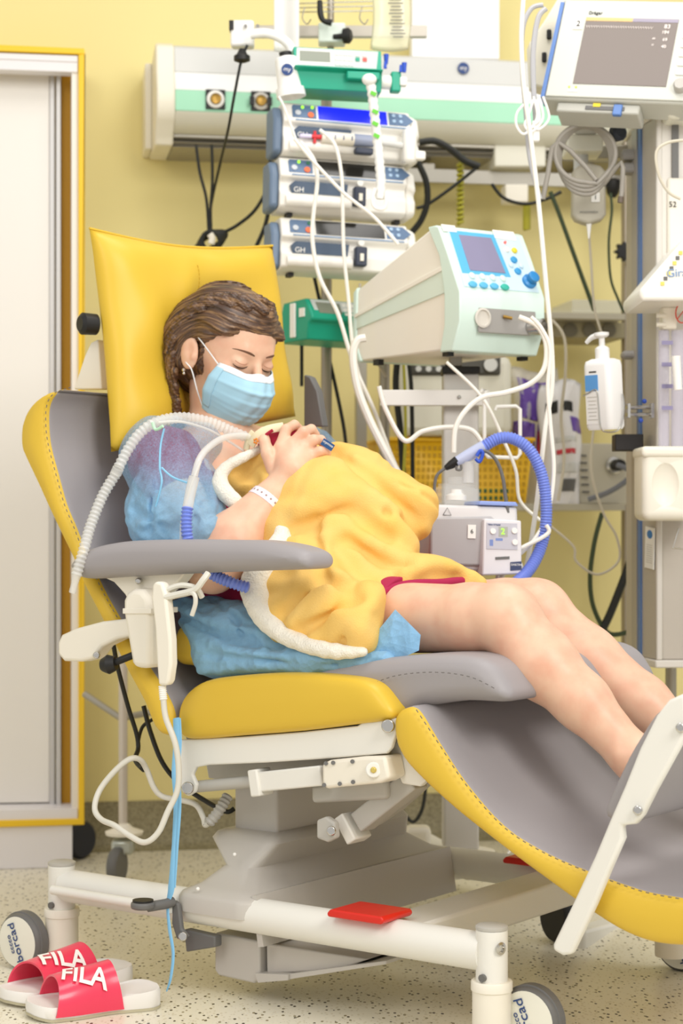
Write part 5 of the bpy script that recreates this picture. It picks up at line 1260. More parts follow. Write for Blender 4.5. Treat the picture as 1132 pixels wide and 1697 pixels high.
# ---------------------------------------------------------------- syringe pumps
m_pb = M('pump_white', 'F3F0E8', .38); m_pk = M('pump_panel', '5E7899', .4); m_pend = M('pump_end', '6C7F96', .45); m_lcdoff = M('lcd_dark', '2B2A26', .12); m_lcdb = M('lcd_blue', '1A22D8', .3, emit=1.1)
m_led = M('led_green', '9CF03A', .4, emit=1.6); m_or = M('key_orange', 'F0703A', .4); m_kg = M('key_grey', 'C9CED4', .4); m_lb = M('key_light_blue', 'A9C4DE', .4); m_thin = M('thin_blue', '6F94BE', .5)
M('clamp_navy', '333A4C', .45)
PW, PH = .315, .118
def pump_parts(r_, screen, leds=1, clamp=True):
    def X(u): return -PW/2+PW*u
    def Z(w_): return PH/2-PH*w_
    prof = [(.0, -PH/2+.004), (-.010, -PH/2+.010), (-.012, -PH*.18), (-.002, -PH*.10), (0, PH*.05), (-.012, PH*.13), (-.010, PH*.20), (.004, PH*.47), (.012, PH*.5), (.08, PH*.5), (.08, -PH/2)]
    mb = MB(); mb.prism(prof, lambda y, z, x: Vector((x, y, z)), X(.02), X(.93)); mb.build('pump_body', m_pb, r_, bevel=.003)
    mb = MB(); mb.prism([(y, z*.97) for y, z in prof], lambda y, z, x: Vector((x, y+.004, z-.002-.010*(x-X(.93))/(PW*.07) if z > 0 else z)), X(.93), X(1.0)); mb.build('pump_end_right', m_pb, r_, bevel=.006)
    mb = MB(); mb.prism([(.0, -.05), (.012, -.055), (.075, -.058), (.08, .05), (.02, .05), (.0, .02)], lambda y, z, x: Vector((x, y, z)), X(-.045), X(.02)); mb.build('pump_end_cap', m_pend, r_, bevel=.006)
    # sloped face: from (y -.010, z PH*.20) to (.018, PH*.47)
    def SF(u, k, off=.0): # k 0 bottom..1 top
        return Vector((X(u), -.010+.014*k-off*.92, PH*.20+PH*.27*k+off*.40))
    def patch(name, poly, mat, off=.0012):
        mb = MB(); mb.prism(poly, lambda u, k, h: SF(u, k, h), off-.001, off); return mb.build(name, mat, r_)
    patch('left_keys_panel', [(.08, .02), (.25, .02), (.25, .95), (.09, .95), (.08, .8)], m_pk)
    patch('display', [(.265, .0), (.76, .0), (.76, .97), (.265, .97)], screen, .0018)
    patch('right_keys_panel', [(.775, .02), (.90, .02), (.955, .45), (.90, .93), (.775, .95)], m_pk)
    def key(u, k, r, mat, name='key'): MB().cyl(SF(u, k, 0), SF(u, k, .0035), r, n=16).build(name, mat, r_)
    key(.12, .35, .0065, m_kg); key(.21, .25, .0068, m_or)
    if leds >= 1: key(.155, .78, .0032, m_led, 'status_light')
    if leds >= 2: key(.225, .82, .0032, m_led, 'status_light')
    else: key(.22, .75, .0042, M('key_green_off', '3E7A5A', .5))
    for a in (.81, .86):
        for b_ in (.3, .72): key(a, b_, .0042, m_lb)
    MB().box((X(.5), -.0125, PH*.165), (PW*.8, .002, .0022)).build('accent_line', m_thin, r_)
    mb = MB(); mb.prism([(X(.09), -PH*.03), (X(.12), PH*.02+.003), (X(.50), PH*.02+.003), (X(.49), -PH*.17), (X(.10), -PH*.17)], lambda x, z, y: Vector((x, y, z)), -.0135, -.002); mb.build('label_panel', M('label_slate', '47586E', .5), r_)
    txt('GH', .016, frame((X(.15), -.0142, -PH*.115), (1, 0, 0), (0, 0, 1)), m_label, r_)
    txt('ASENA', .006, frame((X(.16), -.0142, -PH*.02), (1, 0, 0), (0, 0, 1)), m_label, r_) if False else None
    mb = MB(); mb.tube([(X(.06), -.012, -PH*.33), (X(.30), -.016, -PH*.31), (X(.52), -.012, -PH*.31)], [.012, .014, .012], 14); mb.build('syringe_cradle', m_pb, r_)
    if clamp:
        MB().box((X(.575), -.022, -PH*.18), (.026, .022, .042)).build('syringe_clamp', M('clamp_navy', '333A4C', .45), r_, bevel=.003)
        MB().box((X(.575), -.034, -PH*.20), (.008, .006, .016)).build('clamp_slot', m_cream, r_)
        MB().cyl((X(.59), -.012, PH*.10), (X(.59), -.002, PH*.10), .007).build('clamp_hub', m_pb, r_)
    for u in (.12, .9): MB().box((X(u), .04, -PH/2-.003), (.012, .03, .008)).build('pump_foot', m_blk, r_)
def pump(label, px_, py_, d, screen, leds, clamp=True, yaw=15):
    r_ = thing('syringe_pump', label, 'syringe pump', (0, 0, 0), 'stacked white syringe pumps')
    pump_parts(r_, screen, leds, clamp)
    r_.location = W(px_, py_, d); r_.rotation_euler = (0, R(1.5), R(yaw)); return r_
p1 = pump('white syringe pump with lit blue display and loaded syringe, topmost of the white stack', 580, 222, 4.1, m_lcdb, 2, False)
X = lambda u: -PW/2+PW*u
MB().tube([(X(.27), -.030, -PH*.16), (X(.50), -.030, -PH*.16)], .0135, 24).build('syringe_barrel', m_cream, p1)
MB().tube([(X(.50), -.030, -PH*.16), (X(.64), -.030, -PH*.16)], .013, 24).build('syringe_barrel', M('syringe_grey', '9AA3BC', .3, alpha=.8), p1)
MB().tube([(X(.64), -.030, -PH*.16), (X(.9), -.030, -PH*.20)], .0075, 16).build('plunger_rod', m_ug, p1)
mb = MB(); mb.box((X(.90), -.032, -PH*.2), (.030, .03, .075)); mb.build('plunger_holder', m_pb, p1, bevel=.008)
mb = MB(); mb.box((X(.97), -.032, -PH*.36), (.03, .02, .02)); mb.build('plunger_holder', m_pb, p1, bevel=.004)
MB().box((X(.575), -.030, -PH*.36), (.04, .02, .014)).build('syringe_clamp', MATS['clamp_navy'], p1, bevel=.003)
mb = MB(); mb.tube([(X(.19), -.030, -PH*.16), (X(.27), -.030, -PH*.16)], [.004, .0055], 10); mb.tube([(X(.225), -.030, -PH*.28), (X(.225), -.030, -PH*.06)], .0035, 10); mb.build('red_stopcock', M('stopcock_red', 'D8323A', .4), p1)
mb = MB(); mb.tube([(X(.12), -.030, -PH*.17), (X(.20), -.030, -PH*.16)], .005, 10); mb.build('luer_connector', M('pale_lilac', 'DAD2EE', .4), p1)
for k in range(4): MB().box((X(.30+.06*k), -.0442, -PH*.16), (.002, .001, .009)).build('graduation', m_ink, p1)
pump('white syringe pump with dark display and navy syringe clamp, middle of the stack', 574, 312, 4.1, m_lcdoff, 1)
pump('white syringe pump with dark display, lowest of the stack beside the ventilator', 576, 411, 4.1, m_lcdoff, 0)
# green pump on top
gp = thing('green_syringe_pump', 'teal green syringe pump with small grey display above the white stack', 'syringe pump', (0, 0, 0))
m_gpanel = M('green_pump_panel', 'C9CECB', .45); m_lcdg = M('lcd_green_grey', '84897A', .3)
mb = MB(); mb.prism([(0, -.048), (-.004, -.01), (-.022, -.004), (-.022, -.001), (.0, .0), (.012, .048), (.1, .048), (.1, -.05)], lambda y, z, x: Vector((x, y, z)), -.10, .10); mb.build('pump_body', m_green, gp, bevel=.003)
mb = MB(); mb.prism([(-.095, .003), (.088, .003), (.093, .046), (-.093, .046)], lambda x, z, h: Vector((x, .0125*z/.048-h, z)), 0, .0015); mb.build('control_panel', m_gpanel, gp)
mb = MB(); mb.prism([(-.091, .006), (-.012, .006), (-.012, .043), (-.091, .043)], lambda x, z, h: Vector((x, .0125*z/.048-h, z)), 0, .0022); mb.build('display_frame', m_label, gp)
mb = MB(); mb.prism([(-.087, .014), (-.017, .014), (-.017, .039), (-.087, .039)], lambda x, z, h: Vector((x, .0125*z/.048-h, z)), 0, .003); mb.build('display', m_lcdg, gp)
for r_i in range(3):
    for k in range(6):
        x = -.005+.0105*k+(.004 if k > 3 else 0)+(.006 if k > 4 else 0); z = .037-.0125*r_i
        if k > 3 and r_i == 2: continue
        mt = m_green if (k == 4 and r_i == 1) else (M('key_red', 'E4584C', .4) if (k == 5 and r_i == 1) else m_label)
        MB().box((x+.004, .0125*z/.048-.003, z), (.0092, .003, .0082)).build('key', mt, gp)
MB().box((.055, -.016, -.018), (.075, .02, .018)).build('lower_lip', m_green, gp, bevel=.003)
mb = MB(); mb.box((.135, .02, -.020), (.022, .03, .045)); mb.build('plunger_drive', m_green, gp, bevel=.003)
mb = MB(); mb.tube([(.10, .02, -.02), (.125, .02, -.02)], .016, 16); mb.build('plunger_drive', m_label, gp, bevel=.003)
MB().box((.151, .01, -.02), (.016, .02, .02)).build('plunger_button', m_label, gp, bevel=.003)
for x, z in ((.108, .006), (.144, .0)): MB().tube([(x, .0, z), (x, .0, z+.016)], [.004, .003], 8).build('blue_lever', M('lever_blue', '2D55C8', .4), gp)
gp.location = W(560, 114, 4.05); gp.rotation_euler = (0, R(1), R(8)); gp.scale = (.96,)*3
# lower green pump
g2_ = thing('green_syringe_pump', 'teal green syringe pump turned sideways, low behind the ventilator', 'syringe pump', (0, 0, 0))
mb = MB(); mb.prism([(0, -.048), (-.004, -.01), (-.018, -.002), (-.016, .01), (.008, .048), (.1, .044), (.115, .0), (.12, -.05)], lambda y, z, x: Vector((x, y, z)), -.09, .12); mb.build('pump_body', m_green, g2_, bevel=.004)
mb = MB(); mb.prism([(-.075, .008), (.115, .008), (.115, .046), (-.08, .046)], lambda x, z, h: Vector((x, -.019+.026*z/.048-h, z)), 0, .0015); mb.build('control_panel', m_gpanel, g2_)
mb = MB(); mb.prism([(-.065, .014), (.0, .014), (.0, .040), (-.068, .040)], lambda x, z, h: Vector((x, -.019+.026*z/.048-h, z)), 0, .003); mb.build('display', m_lcdg, g2_)
for r_i in range(3):
    for k in range(4): MB().box((.012+.012*k, -.019+.026*(.037-.0115*r_i)/.048-.002, .037-.0115*r_i), (.0098, .003, .0078)).build('key', m_label, g2_)
MB().box((-.093, .055, .0), (.006, .02, .08)).build('side_lever', m_label, g2_, bevel=.002); MB().box((-.0915, .02, .016), (.004, .02, .02)).build('side_label', m_label, g2_)
g2_.location = W(562, 532, 4.15); g2_.rotation_euler = (0, 0, R(36)); g2_.scale = (.95,)*3
# taped tube hanging in front of the pumps
tt = thing('taped_line', 'white taped infusion line with green stripes hanging in front of the pumps', 'tube', W(620, 230, 3.95))
P = [W(x, y, 3.95) for x, y in [(612, 128), (616, 150), (620, 185), (624, 220), (628, 260), (631, 300), (630, 330)]]
MB().rib(P, .010, .10, .014).build('tape_wrap', M('white_tape', 'F0F0EC', .5), tt)
MB().ell(W(612, 132, 3.945), (.016, .013, .013), 14).build('tape_knob', MATS['white_tape'], tt)
for x, y in ((619, 155), (622, 185), (622, 205), (624, 225)): MB().box(W(x, y, 3.937), (.013, .002, .008), rot=Euler((0, R(25), 0)).to_matrix()).build('green_stripe', M('stripe_green', '6CC83E', .5), tt)
MB().tube([W(622, 312, 3.94), W(617, 330, 3.94), W(622, 344, 3.94), W(638, 344, 3.94), W(640, 318, 3.94)], .004, 8, sm=5).build('roller_clamp', m_label, tt)
# paper sleeve, drip bag
mb = MB(); mb.grid(lambda a, b_: W(448+42*a-(1-b_)*(-6)+8*b_*0+(6*b_), -30+115*b_+8*a, 4.22+.01*math.sin(5*a)), 8, 10, thick=.002)
o = mb.build('plastic_sleeve', M('sleeve_film', 'F2F1EE', .3, alpha=.8), smooth=180); tag(o, 'white translucent plastic sleeve hanging beside the lamp arm', 'sleeve')
db = thing('drip_bag', 'translucent drip bag with printed lines hanging at the top of the stand', 'drip bag', W(648, 40, 4.15))
def dbf(a, b_, sd): return W(612+64*a+6*math.sin(3*b_), -40+122*b_+4*math.sin(3*a), 4.15)+Vector((0, (1 if sd else -1)*.012*(1-(2*a-1)**4)*(1-b_**6), 0))
mb = MB(); mb.grid(lambda a, b_: dbf(a, b_, 0), 14, 14); mb.grid(lambda a, b_: dbf(a, b_, 1), 14, 14); mb.build('bag_film', M('bag_film', 'F3EFD2', .15, alpha=.55), db, smooth=180)
mb = MB()
for k in range(13): mb.box(W(655+.4*k, -6+5.6*k, 4.132), (.028+.006*((k*7) % 3-1), .001, .0022))
mb.build('printed_lines', m_dgrey, db)
for x, y in ((640, 98), (670, 112)): MB().tube([W(x, y-8, 4.12), W(x, y+8, 4.12)], [.006, .004], 10).build('bag_port', MATS['lever_blue'], db)

# ---------------------------------------------------------------- examination lamp
m_lamp = M('lamp_white', 'F6F5F1', .35)
lp = thing('examination_lamp', 'white examination lamp on a curved arm clamped above the wall unit', 'lamp', W(400, 90, 4.15))
mb = MB(); mb.box(W(402, 58, 4.15), (.052, .04, .058)); mb.build('clamp_block', m_lamp, lp, bevel=.006)
mb = MB(); mb.box(W(384, 44, 4.14), (.01, .03, .02)); mb.build('clamp_pad', m_blk, lp)
for x, y in ((407, 43), (427, 43)): MB().cyl(W(x, y, 4.12), W(x, y, 4.13), .004).build('clamp_screw', m_chrome, lp)
MB().tube([W(x, y, 4.1) for x, y in [(415, 57), (440, 55), (463, 62), (480, 76), (485, 92)]], .0105, 16, sm=6).build('curved_arm', m_lamp, lp)
ax = (W(487, 160, 4.05)-W(478, 95, 4.05))
MB().lathe([(.010, -.004), (.022, .0), (.0245, .004), (.027, ax.length*.78), (.0315, ax.length*.79), (.032, ax.length), (.028, ax.length+.001), (.026, ax.length-.01)], W(474, 96, 4.05), ax, 36).build('lamp_head', m_lamp, lp)
MB().lathe([(.014, -.012), (.013, -.004), (.014, .001)], W(474, 96, 4.05), ax, 20).build('head_collar', m_blk, lp)
fr = frame(W(476, 115, 4.0215), (1, 0, -.12), UP)
mb = MB(); mb.T = fr; mb.cyl((0, 0, -.004), (0, 0, .001), .0125, n=28); mb.build('logo_disc', m_ink, lp); txt('my', .013, fr @ Matrix.Translation((0, 0, .0015)), m_label, lp)
MB().lathe([(.006, .02), (.012, .008), (.018, .004), (.018, -.006), (.008, -.01)], W(401, 96, 4.12), (0, 0, 1), 20).build('clamp_knob', m_blk, lp)
cable('lamp_cable', [W(x, y, d) for x, y, d in [(410, 75, 4.12), (400, 100, 4.12), (388, 160, 4.14), (378, 215, 4.2), (365, 270, 4.35), (350, 340, 4.45), (348, 385, 4.45)]], .0032, m_cab, 'thin black cable falling from the lamp clamp across the wall unit')
for pts, lab, r_ in (([(325, 240), (331, 285), (342, 330), (346, 385)], 'black cable hanging from the wall unit left of the lamp cable', .0036),
                 ([(351, 240), (352, 300), (349, 345), (350, 385)], 'black cable hanging straight down beneath the wall unit behind the lamp cable', .0036),
                 ([(448, 238), (446, 300), (425, 345), (395, 372), (368, 386), (352, 388)], 'black cable curving from the wall unit to the cable knot', .0042),
                 ([(444, 300), (446, 335), (440, 372), (425, 408)], 'black cable hanging with an inline plug left of the pumps', .005),
                 ([(695, 236), (720, 234), (745, 246), (770, 266), (795, 276)], 'thick black cable arching from the top pump to the rail', .0085),
                 ([(692, 268), (706, 300), (708, 335), (698, 365), (680, 388)], 'thick black cable looping beside the middle pump', .0075),
                 ([(790, 278), (750, 310), (710, 338), (690, 345)], 'black cable slanting down from the rail to the pumps', .004),
                 ([(815, 305), (835, 328), (870, 338), (905, 330), (930, 318)], 'black cable sagging beneath the equipment rail', .004),
                 ([(912, 318), (925, 350), (945, 405), (965, 460), (985, 515)], 'dark green cable slanting down to the upper shelf', .0052),
                 ([(1012, 320), (1014, 350), (1009, 400), (1012, 460), (1024, 495), (1034, 518)], 'green cable with black plug dropping beside the rack post', .0032)):
    cable('hanging_cable', [W(x, y, 4.42) for x, y in pts], r_, m_gcab if 'green' in lab else m_cab, lab)
kn = thing('cable_knot', 'tied bundle of black cables behind the pillow', 'cable bundle', W(350, 400, 4.4))
for k in range(5): MB().tube([W(350+22*math.cos(a*PI/4+k)*(.7+.1*k), 400+16*math.sin(a*PI/4+k*.8), 4.40+.006*k) for a in range(9)], .006, 8, sm=4).build('cable_loop', m_cab, kn)
MB().tube([W(348, 388, 4.36), W(352, 395, 4.36), W(350, 404, 4.36)], .008, 10, sm=3).build('cable_tie', m_cream, kn)
for x0, y0, y1, lab in ((763, 268, 372, 'coiled yellow green hose hanging behind the pumps, nearer the pumps'), (873, 338, 380, 'coiled yellow green hose hanging beneath the rail behind the ventilator')):
    P = [W(x0+4*math.sin(a*.9), y0+(y1-y0)*a/90, 4.45+.012*math.cos(a*.9)) for a in range(91)]
    cable('coiled_hose', P, .0042, M('yellow_green', 'B9B23C', .45), lab, sm=2, cat='hose')

# ---------------------------------------------------------------- ventilator on its column
vt = thing('ventilator', 'mint and cream baby ventilator with blue keypad on a grey column', 'ventilator', (0, 0, 0))
VW = .205
prof = [(.024, 0), (.0, .055), (.0, .11), (.040, .190), (.072, .247), (.10, .250), (.36, .158), (.375, .145), (.375, .03), (.35, .0)]
m_vb = M('ventilator_cream', 'F3EEE2', .4); m_vm = M('ventilator_mint', 'D9EEE4', .35); m_vs = M('mint_band', 'DDEBDF', .4)
mb = MB(); mb.prism(prof, lambda y, z, x: Vector((x, y, z)), 0, VW); mb.build('case', m_vb, vt, bevel=.004)
fp = [(.018, -.004), (-.008, .052), (-.008, .112), (.032, .192), (.064, .250), (.075, .254), (.10, .254), (.10, .250), (.062, .19), (.045, .11), (.045, .05), (.06, -.004)]
mb = MB(); mb.prism(fp, lambda y, z, x: Vector((x, y, z)), -.006, VW+.006); mb.build('front_bezel', m_vm, vt, bevel=.006, seg=3)
# side band
mb = MB(); mb.prism([(.052, .165), (.37, .098), (.37, .070), (.048, .115)], lambda y, z, x: Vector((x, y, z)), -.003, .002); mb.build('side_band', m_vs, vt, bevel=.001)
mb = MB(); mb.prism([(.052, .170), (.372, .102), (.372, .094), (.052, .160)], lambda y, z, x: Vector((x, y, z)), -.006, .0); mb.build('side_rib', m_vb, vt, bevel=.001)
mb = MB(); mb.prism([(.365, .160), (.38, .15), (.385, .03), (.36, -.003), (.35, .0), (.37, .04)], lambda y, z, x: Vector((x, y, z)), -.004, VW+.004); mb.build('rear_edge', m_vm, vt, bevel=.003)
# front sloped face frame: bottom (y -.008, z .112) top (.064, .25)
fx = Vector((1, 0, 0)); fy = Vector((0, .072, .138)).normalized(); FL_ = Vector((0, .072, .138)).length
FF = frame((0, -.008, .112), fx, fy)
def fpl(name, poly, mat, z0_=0, z1_=.002, bevel=0):
    mb = MB(); mb.T = FF; mb.prism(poly, lambda x, y, h: Vector((x, y, h)), z0_, z1_); return mb.build(name, mat, vt, bevel=bevel)
m_vblue = M('keypad_blue', '5FB6DE', .4); m_vlb = M('keypad_light', 'CFE6F0', .4)
fpl('keypad_sheet', [(.008, .012), (VW-.006, .012), (VW-.010, FL_-.008), (.012, FL_-.008)], m_vlb)
fpl('keypad_blue_field', [(.014, .044), (.137, .044), (.130, FL_-.008), (.016, FL_-.008)], m_vblue, 0, .0026)
fpl('display', [(.036, .052), (.126, .052), (.119, .138), (.037, .138)], M('vent_screen', '8E8AA6', .15), 0, .0036, .0005)
def vkey(x, y, r, mat, name='key', h=.005, sy=1):
    mb = MB(); mb.T = FF; mb.lathe([(r, 0), (r*.95, h*.7), (r*.6, h), (.0005, h)], (x, y, .002), (0, 0, 1), 20, sy=sy); mb.build(name, mat, vt)
for k in range(4): vkey(.035+.026*k, .038, .0075, m_vm); vkey(.030+.027*k, .017, .0105, m_vblue if k < 3 else M('key_teal', '3DB9A6', .4), sy=.7)
m_vdb = M('arrow_blue', '3E9BD2', .4)
for x, y in ((.160, .088), (.160, .060)): vkey(x, y, .008, m_vdb)
for x, y in ((.147, .074), (.173, .074)): vkey(x, y, .006, m_vlb)
vkey(.150, .112, .006, m_label); vkey(.170, .112, .0065, M('key_yellow', 'E8D23C', .4)); vkey(.152, .130, .003, M('led_red', 'F06058', .4, emit=1.0), 'status_light')
mb = MB(); mb.T = FF; mb.lathe([(.016, 0), (.016, .006), (.011, .009), (.011, .014), (.0125, .016), (.0125, .022), (.009, .024), (.0005, .024)], (.180, .036, .002), (0, 0, 1), 28); mb.build('rotary_knob', M('knob_blue', '2F86C6', .35), vt)
fpl('paper_sticker', [(.0, FL_-.012), (.034, FL_-.012), (.034, FL_+.004), (.0, FL_+.004)], m_label, .002, .0035); fpl('paper_sticker', [(.13, FL_-.016), (.185, FL_-.018), (.185, FL_+.004), (.13, FL_+.004)], m_label, .002, .0035)
# port recess
mb = MB(); mb.box((VW/2+.01, -.0075, .058), (.145, .006, .05)); mb.build('port_recess', M('recess_grey', 'A9A6A2', .35, .3), vt, bevel=.002)
MB().lathe([(.018, -.002), (.020, .003), (.016, .004), (.015, .0), (.002, -.0)], (.048, -.011, .062), (0, -1, 0), 28).build('port_ring', M('port_clear', 'D5D0C6', .2), vt)
MB().lathe([(.017, -.0), (.017, .03), (.013, .032), (.012, .02)], (VW-.03, -.008, .05), (.3, -1, 0), 28).build('outlet_port', m_chrome, vt)
MB().cyl((.10, -.012, .068), (.115, -.022, .064), .0035).build('nipple', m_brass, vt)
for x in (.0, .19):
    for y in (.05, .3): MB().box((x+.008, y, -.006), (.014, .02, .012)).build('rubber_foot', m_blk, vt)
VM = Matrix.Translation(W(762, 577, 3.72)) @ Matrix.Rotation(R(33), 4, 'Z')
vt.matrix_basis = VM
# column and cart
vc = thing('ventilator_cart', 'grey column cart with star base carrying the ventilator and humidifier', 'cart', Vector((W(764, 1440, 4.0).x, 4.0, 0)))
m_col = M('column_grey', 'CFCCC6', .45)
def cbox(name, x0, x1, y0, y1, d, dep, mat, bevel=.003, parent=vc, rot=0):
    a, b_ = W(x0, y0, d), W(x1, y1, d); c = Vector(((a.x+b_.x)/2, d+dep/2, (a.z+b_.z)/2))
    return MB().box(c, (b_.x-a.x, dep, a.z-b_.z), rot=Euler((0, 0, R(rot))).to_matrix() if rot else None).build(name, mat, parent, bevel=bevel, seg=3)
cbox('column', 735, 794, 618, 1410, 3.9, .075, m_col, .006); cbox('column_cap', 733, 796, 607, 619, 3.89, .08, m_blk)
cbox('neck', 745, 766, 578, 608, 3.92, .03, m_rail); cbox('bracket_bar', 630, 812, 646, 672, 3.87, .02, M('bracket_light', 'E3E0DA', .4), .002)
for x in (634, 761, 793): rod('bracket_bolt', W(x, 658, 3.865), W(x, 658, 3.875), .004, m_chrome, vc)
cbox('tray_plate', 735, 800, 577, 582, 3.84, .16, m_rail, .001)
MB().lathe([(.072, 0), (.072, .008), (.03, .018), (.03, .03)], W(764, 1416, 3.94), (0, 0, 1), 36).build('base_flange', m_cream, vc)
cbox('base_hub', 752, 782, 1416, 1448, 3.92, .04, m_grey)
for a, b_, w_ in ((W(700, 1395, 4.3), W(790, 1445, 3.95), .05), (W(790, 1440, 3.95), W(1010, 1462, 4.15), .055), (W(770, 1440, 3.95), W(660, 1455, 4.0), .05), (W(690, 1430, 4.25), W(840, 1440, 4.05), .05)):
    x = (b_-a); L = x.length; x.normalize(); y = UP.cross(x).normalized(); MB().box((a+b_)/2, (L, w_, .035), rot=Matrix((x, y, x.cross(y))).transposed()).build('base_leg', m_white, vc, bevel=.005)
cbox('leg_end_cover', 672, 715, 1372, 1412, 4.15, .06, m_cream, .012)
# wire bracket
br = thing('wire_holder', 'white bent wire hose holder on the ventilator column', 'wire holder', W(820, 700, 3.85))
MB().tube([W(x, y, 3.82) for x, y in [(803, 740), (803, 655), (806, 647), (800, 645), (796, 650)]], .004, 8).build('wire', m_label, br)
MB().tube([W(x, y, 3.82) for x, y in [(821, 680), (823, 674), (855, 673), (862, 678), (862, 752), (857, 759), (808, 757), (803, 748)]], .004, 8).build('wire', m_label, br)
# ---------------------------------------------------------------- humidifier
hm = thing('humidifier', 'grey and lilac heated humidifier with small green readout showing 2', 'humidifier', (0, 0, 0))
m_hl = M('humidifier_grey', 'D6D3D2', .4); m_hd = M('humidifier_side', 'B5B2B2', .45); m_hb = M('humidifier_blue', '93A9E6', .4)
mb = MB(); mb.prism([(-.045, 0), (.045, 0), (.05, .04), (.05, .125), (-.045, .125), (-.05, .1)], lambda y, z, x: Vector((x, y, z)), -.02, .155); mb.build('housing', m_hl, hm, bevel=.006)
mb = MB(); mb.prism([(-.02, .01), (.125, .01), (.12, .09), (.10, .105), (-.02, .10)], lambda x, z, y: Vector((x, y, z)), -.054, -.045); mb.build('side_panel', m_hd, hm, bevel=.004)
HF = frame((.085, -.062, .0), (1, 0, 0), (0, .06, 1))
mb = MB(); mb.T = HF; mb.prism([(-.008, -.008), (.072, -.004), (.070, .098), (-.004, .10)], lambda x, y, h: Vector((x, y, h)), -.03, .012); mb.build('front_panel', M('humidifier_front', 'E4E1E3', .4), hm, bevel=.003)
def hfl(name, poly, mat, h1=.0135): mb = MB(); mb.T = HF; mb.prism(poly, lambda x, y, h: Vector((x, y, h)), .011, h1); return mb.build(name, mat, hm)
hfl('keypad', [(.0, .042), (.062, .042), (.061, .092), (.0, .092)], M('keypad_grey', 'C4C3CC', .4)); hfl('readout', [(.024, .066), (.042, .066), (.042, .085), (.024, .085)], M('readout_grey', 'AEB0A6', .3), .014)
txt('2', .016, HF @ Matrix.Translation((.032, .0755, .0148)), m_led, hm, 'readout_digit')
for x, y in ((.012, .076), (.055, .078), (.056, .056)): mb = MB(); mb.T = HF; mb.cyl((x, y, .013), (x, y, .017), .0055, n=16); mb.build('key', m_label, hm)
for x, y, w_ in ((.011, .09, .014), ): txt('Fisher & Paykel', .004, HF @ Matrix.Translation((.015, .0885, .014)), m_ink, hm)
hfl('printed_diagram', [(.006, .048), (.013, .048), (.013, .060), (.006, .060)], M('print_blue', '7C90C8', .5), .0137); hfl('printed_diagram', [(.018, .058), (.032, .058), (.032, .063), (.018, .063)], MATS['print_blue'], .0137)
hfl('barcode', [(.018, .022), (.046, .024), (.046, .029), (.018, .027)], m_dgrey, .0137)
hfl('name_plate', [(.048, .002), (.070, .004), (.070, .020), (.048, .018)], M('plate_navy', '3B4668', .4), .0145); txt('DARTIN', .0058, HF @ Matrix.Translation((.059, .013, .0150)), m_label, hm)
mb = MB(); mb.prism([(.075, .126), (.155, .126), (.15, .134), (.078, .134)], lambda x, z, y: Vector((x, y, z)), -.05, .05); mb.build('blue_top', m_hb, hm, bevel=.002)
S6 = frame((.060, -.0565, .075), (1, 0, 0), UP); mb = MB(); mb.T = S6; mb.box((0, 0, 0), (.016, .026, .001)); mb.build('number_sticker', m_label, hm); txt('6', .012, S6 @ Matrix.Translation((0, 0, .001)), m_bink, hm)
mb = MB(); mb.T = frame((.012, -.0508, .112), (1, 0, 0), UP); mb.tube([(-.008, -.007, 0), (.008, -.007, 0), (0, .007, 0), (-.008, -.007, 0)], .0006, 6); mb.build('warning_mark', m_bink, hm)
MB().lathe([(.046, .127), (.046, .152), (.043, .158), (.036, .160), (.036, .166), (.018, .167), (.018, .180)], (.045, .0, 0), UP, 40).build('water_chamber', M('chamber_clear', 'EFF3F4', .06, alpha=.16), hm)
MB().lathe([(.020, .135), (.020, .144), (.012, .148), (.010, .156), (.001, .156)], (.045, .0, 0), UP, 28).build('float', m_label, hm)
HMm = Matrix.Translation(W(716, 944, 3.60)) @ Matrix.Rotation(R(14), 4, 'Z') @ Matrix.Rotation(R(1.5), 4, 'Y')
hm.matrix_basis = HMm
cbox('humidifier_bracket', 690, 760, 880, 950, 3.72, .12, m_grey)
# hose connector with temperature probes
hh = thing('blue_breathing_hose', 'blue corrugated hose arching over the humidifier and down to the chair', 'hose', W(870, 800, 3.6))
D6 = 3.6
MB().rib([W(x, y, d) for x, y, d in [(800, 741, D6), (825, 727, D6), (850, 727, D6), (876, 744, D6), (895, 778, D6), (904, 820, D6), (905, 865, D6), (897, 905, D6), (880, 940, D6-.02), (855, 966, D6-.05), (828, 980, D6-.08), (800, 990, D6-.12)]], .0112, .09, .0055).build('hose_corrugated', m_bhose, hh)
MB().tube([W(756, 765, D6), W(775, 755, D6), W(802, 740, D6)], [.009, .0115, .0125], 18).build('hose_connector', M('connector_pale', 'C9D2F0', .25, alpha=.8), hh)
MB().tube([W(776, 800, D6), W(777, 765, D6)], .011, 18).build('hose_elbow', m_clear, hh)
MB().tube([W(738, 776, D6), W(748, 770, D6), (W(758, 763, D6))], [.005, .0085, .0095], 14).build('probe_plug', m_blk, hh)
MB().tube([W(x, y, D6) for x, y in [(738, 776), (724, 788), (720, 810), (721, 830)]], .003, 8, sm=5).build('probe_cable', m_dgrey, hh)
MB().tube([W(x, y, D6-.01) for x, y in [(795, 750), (806, 748), (822, 762), (833, 790), (838, 825), (842, 850)]], .0035, 8, sm=5).build('probe_cable', m_dgrey, hh)
MB().tube([W(x, y, D6-.02) for x, y in [(788, 760), (795, 765), (800, 752), (796, 747), (790, 756)]], .0035, 8, sm=4).build('blue_plug', MATS['lever_blue'], hh)
MB().tube([W(x, y, D6-.02) for x, y in [(757, 772), (757, 778), (764, 778), (764, 770)]], .0025, 8, sm=4).build('probe_clip', m_dgrey, hh)
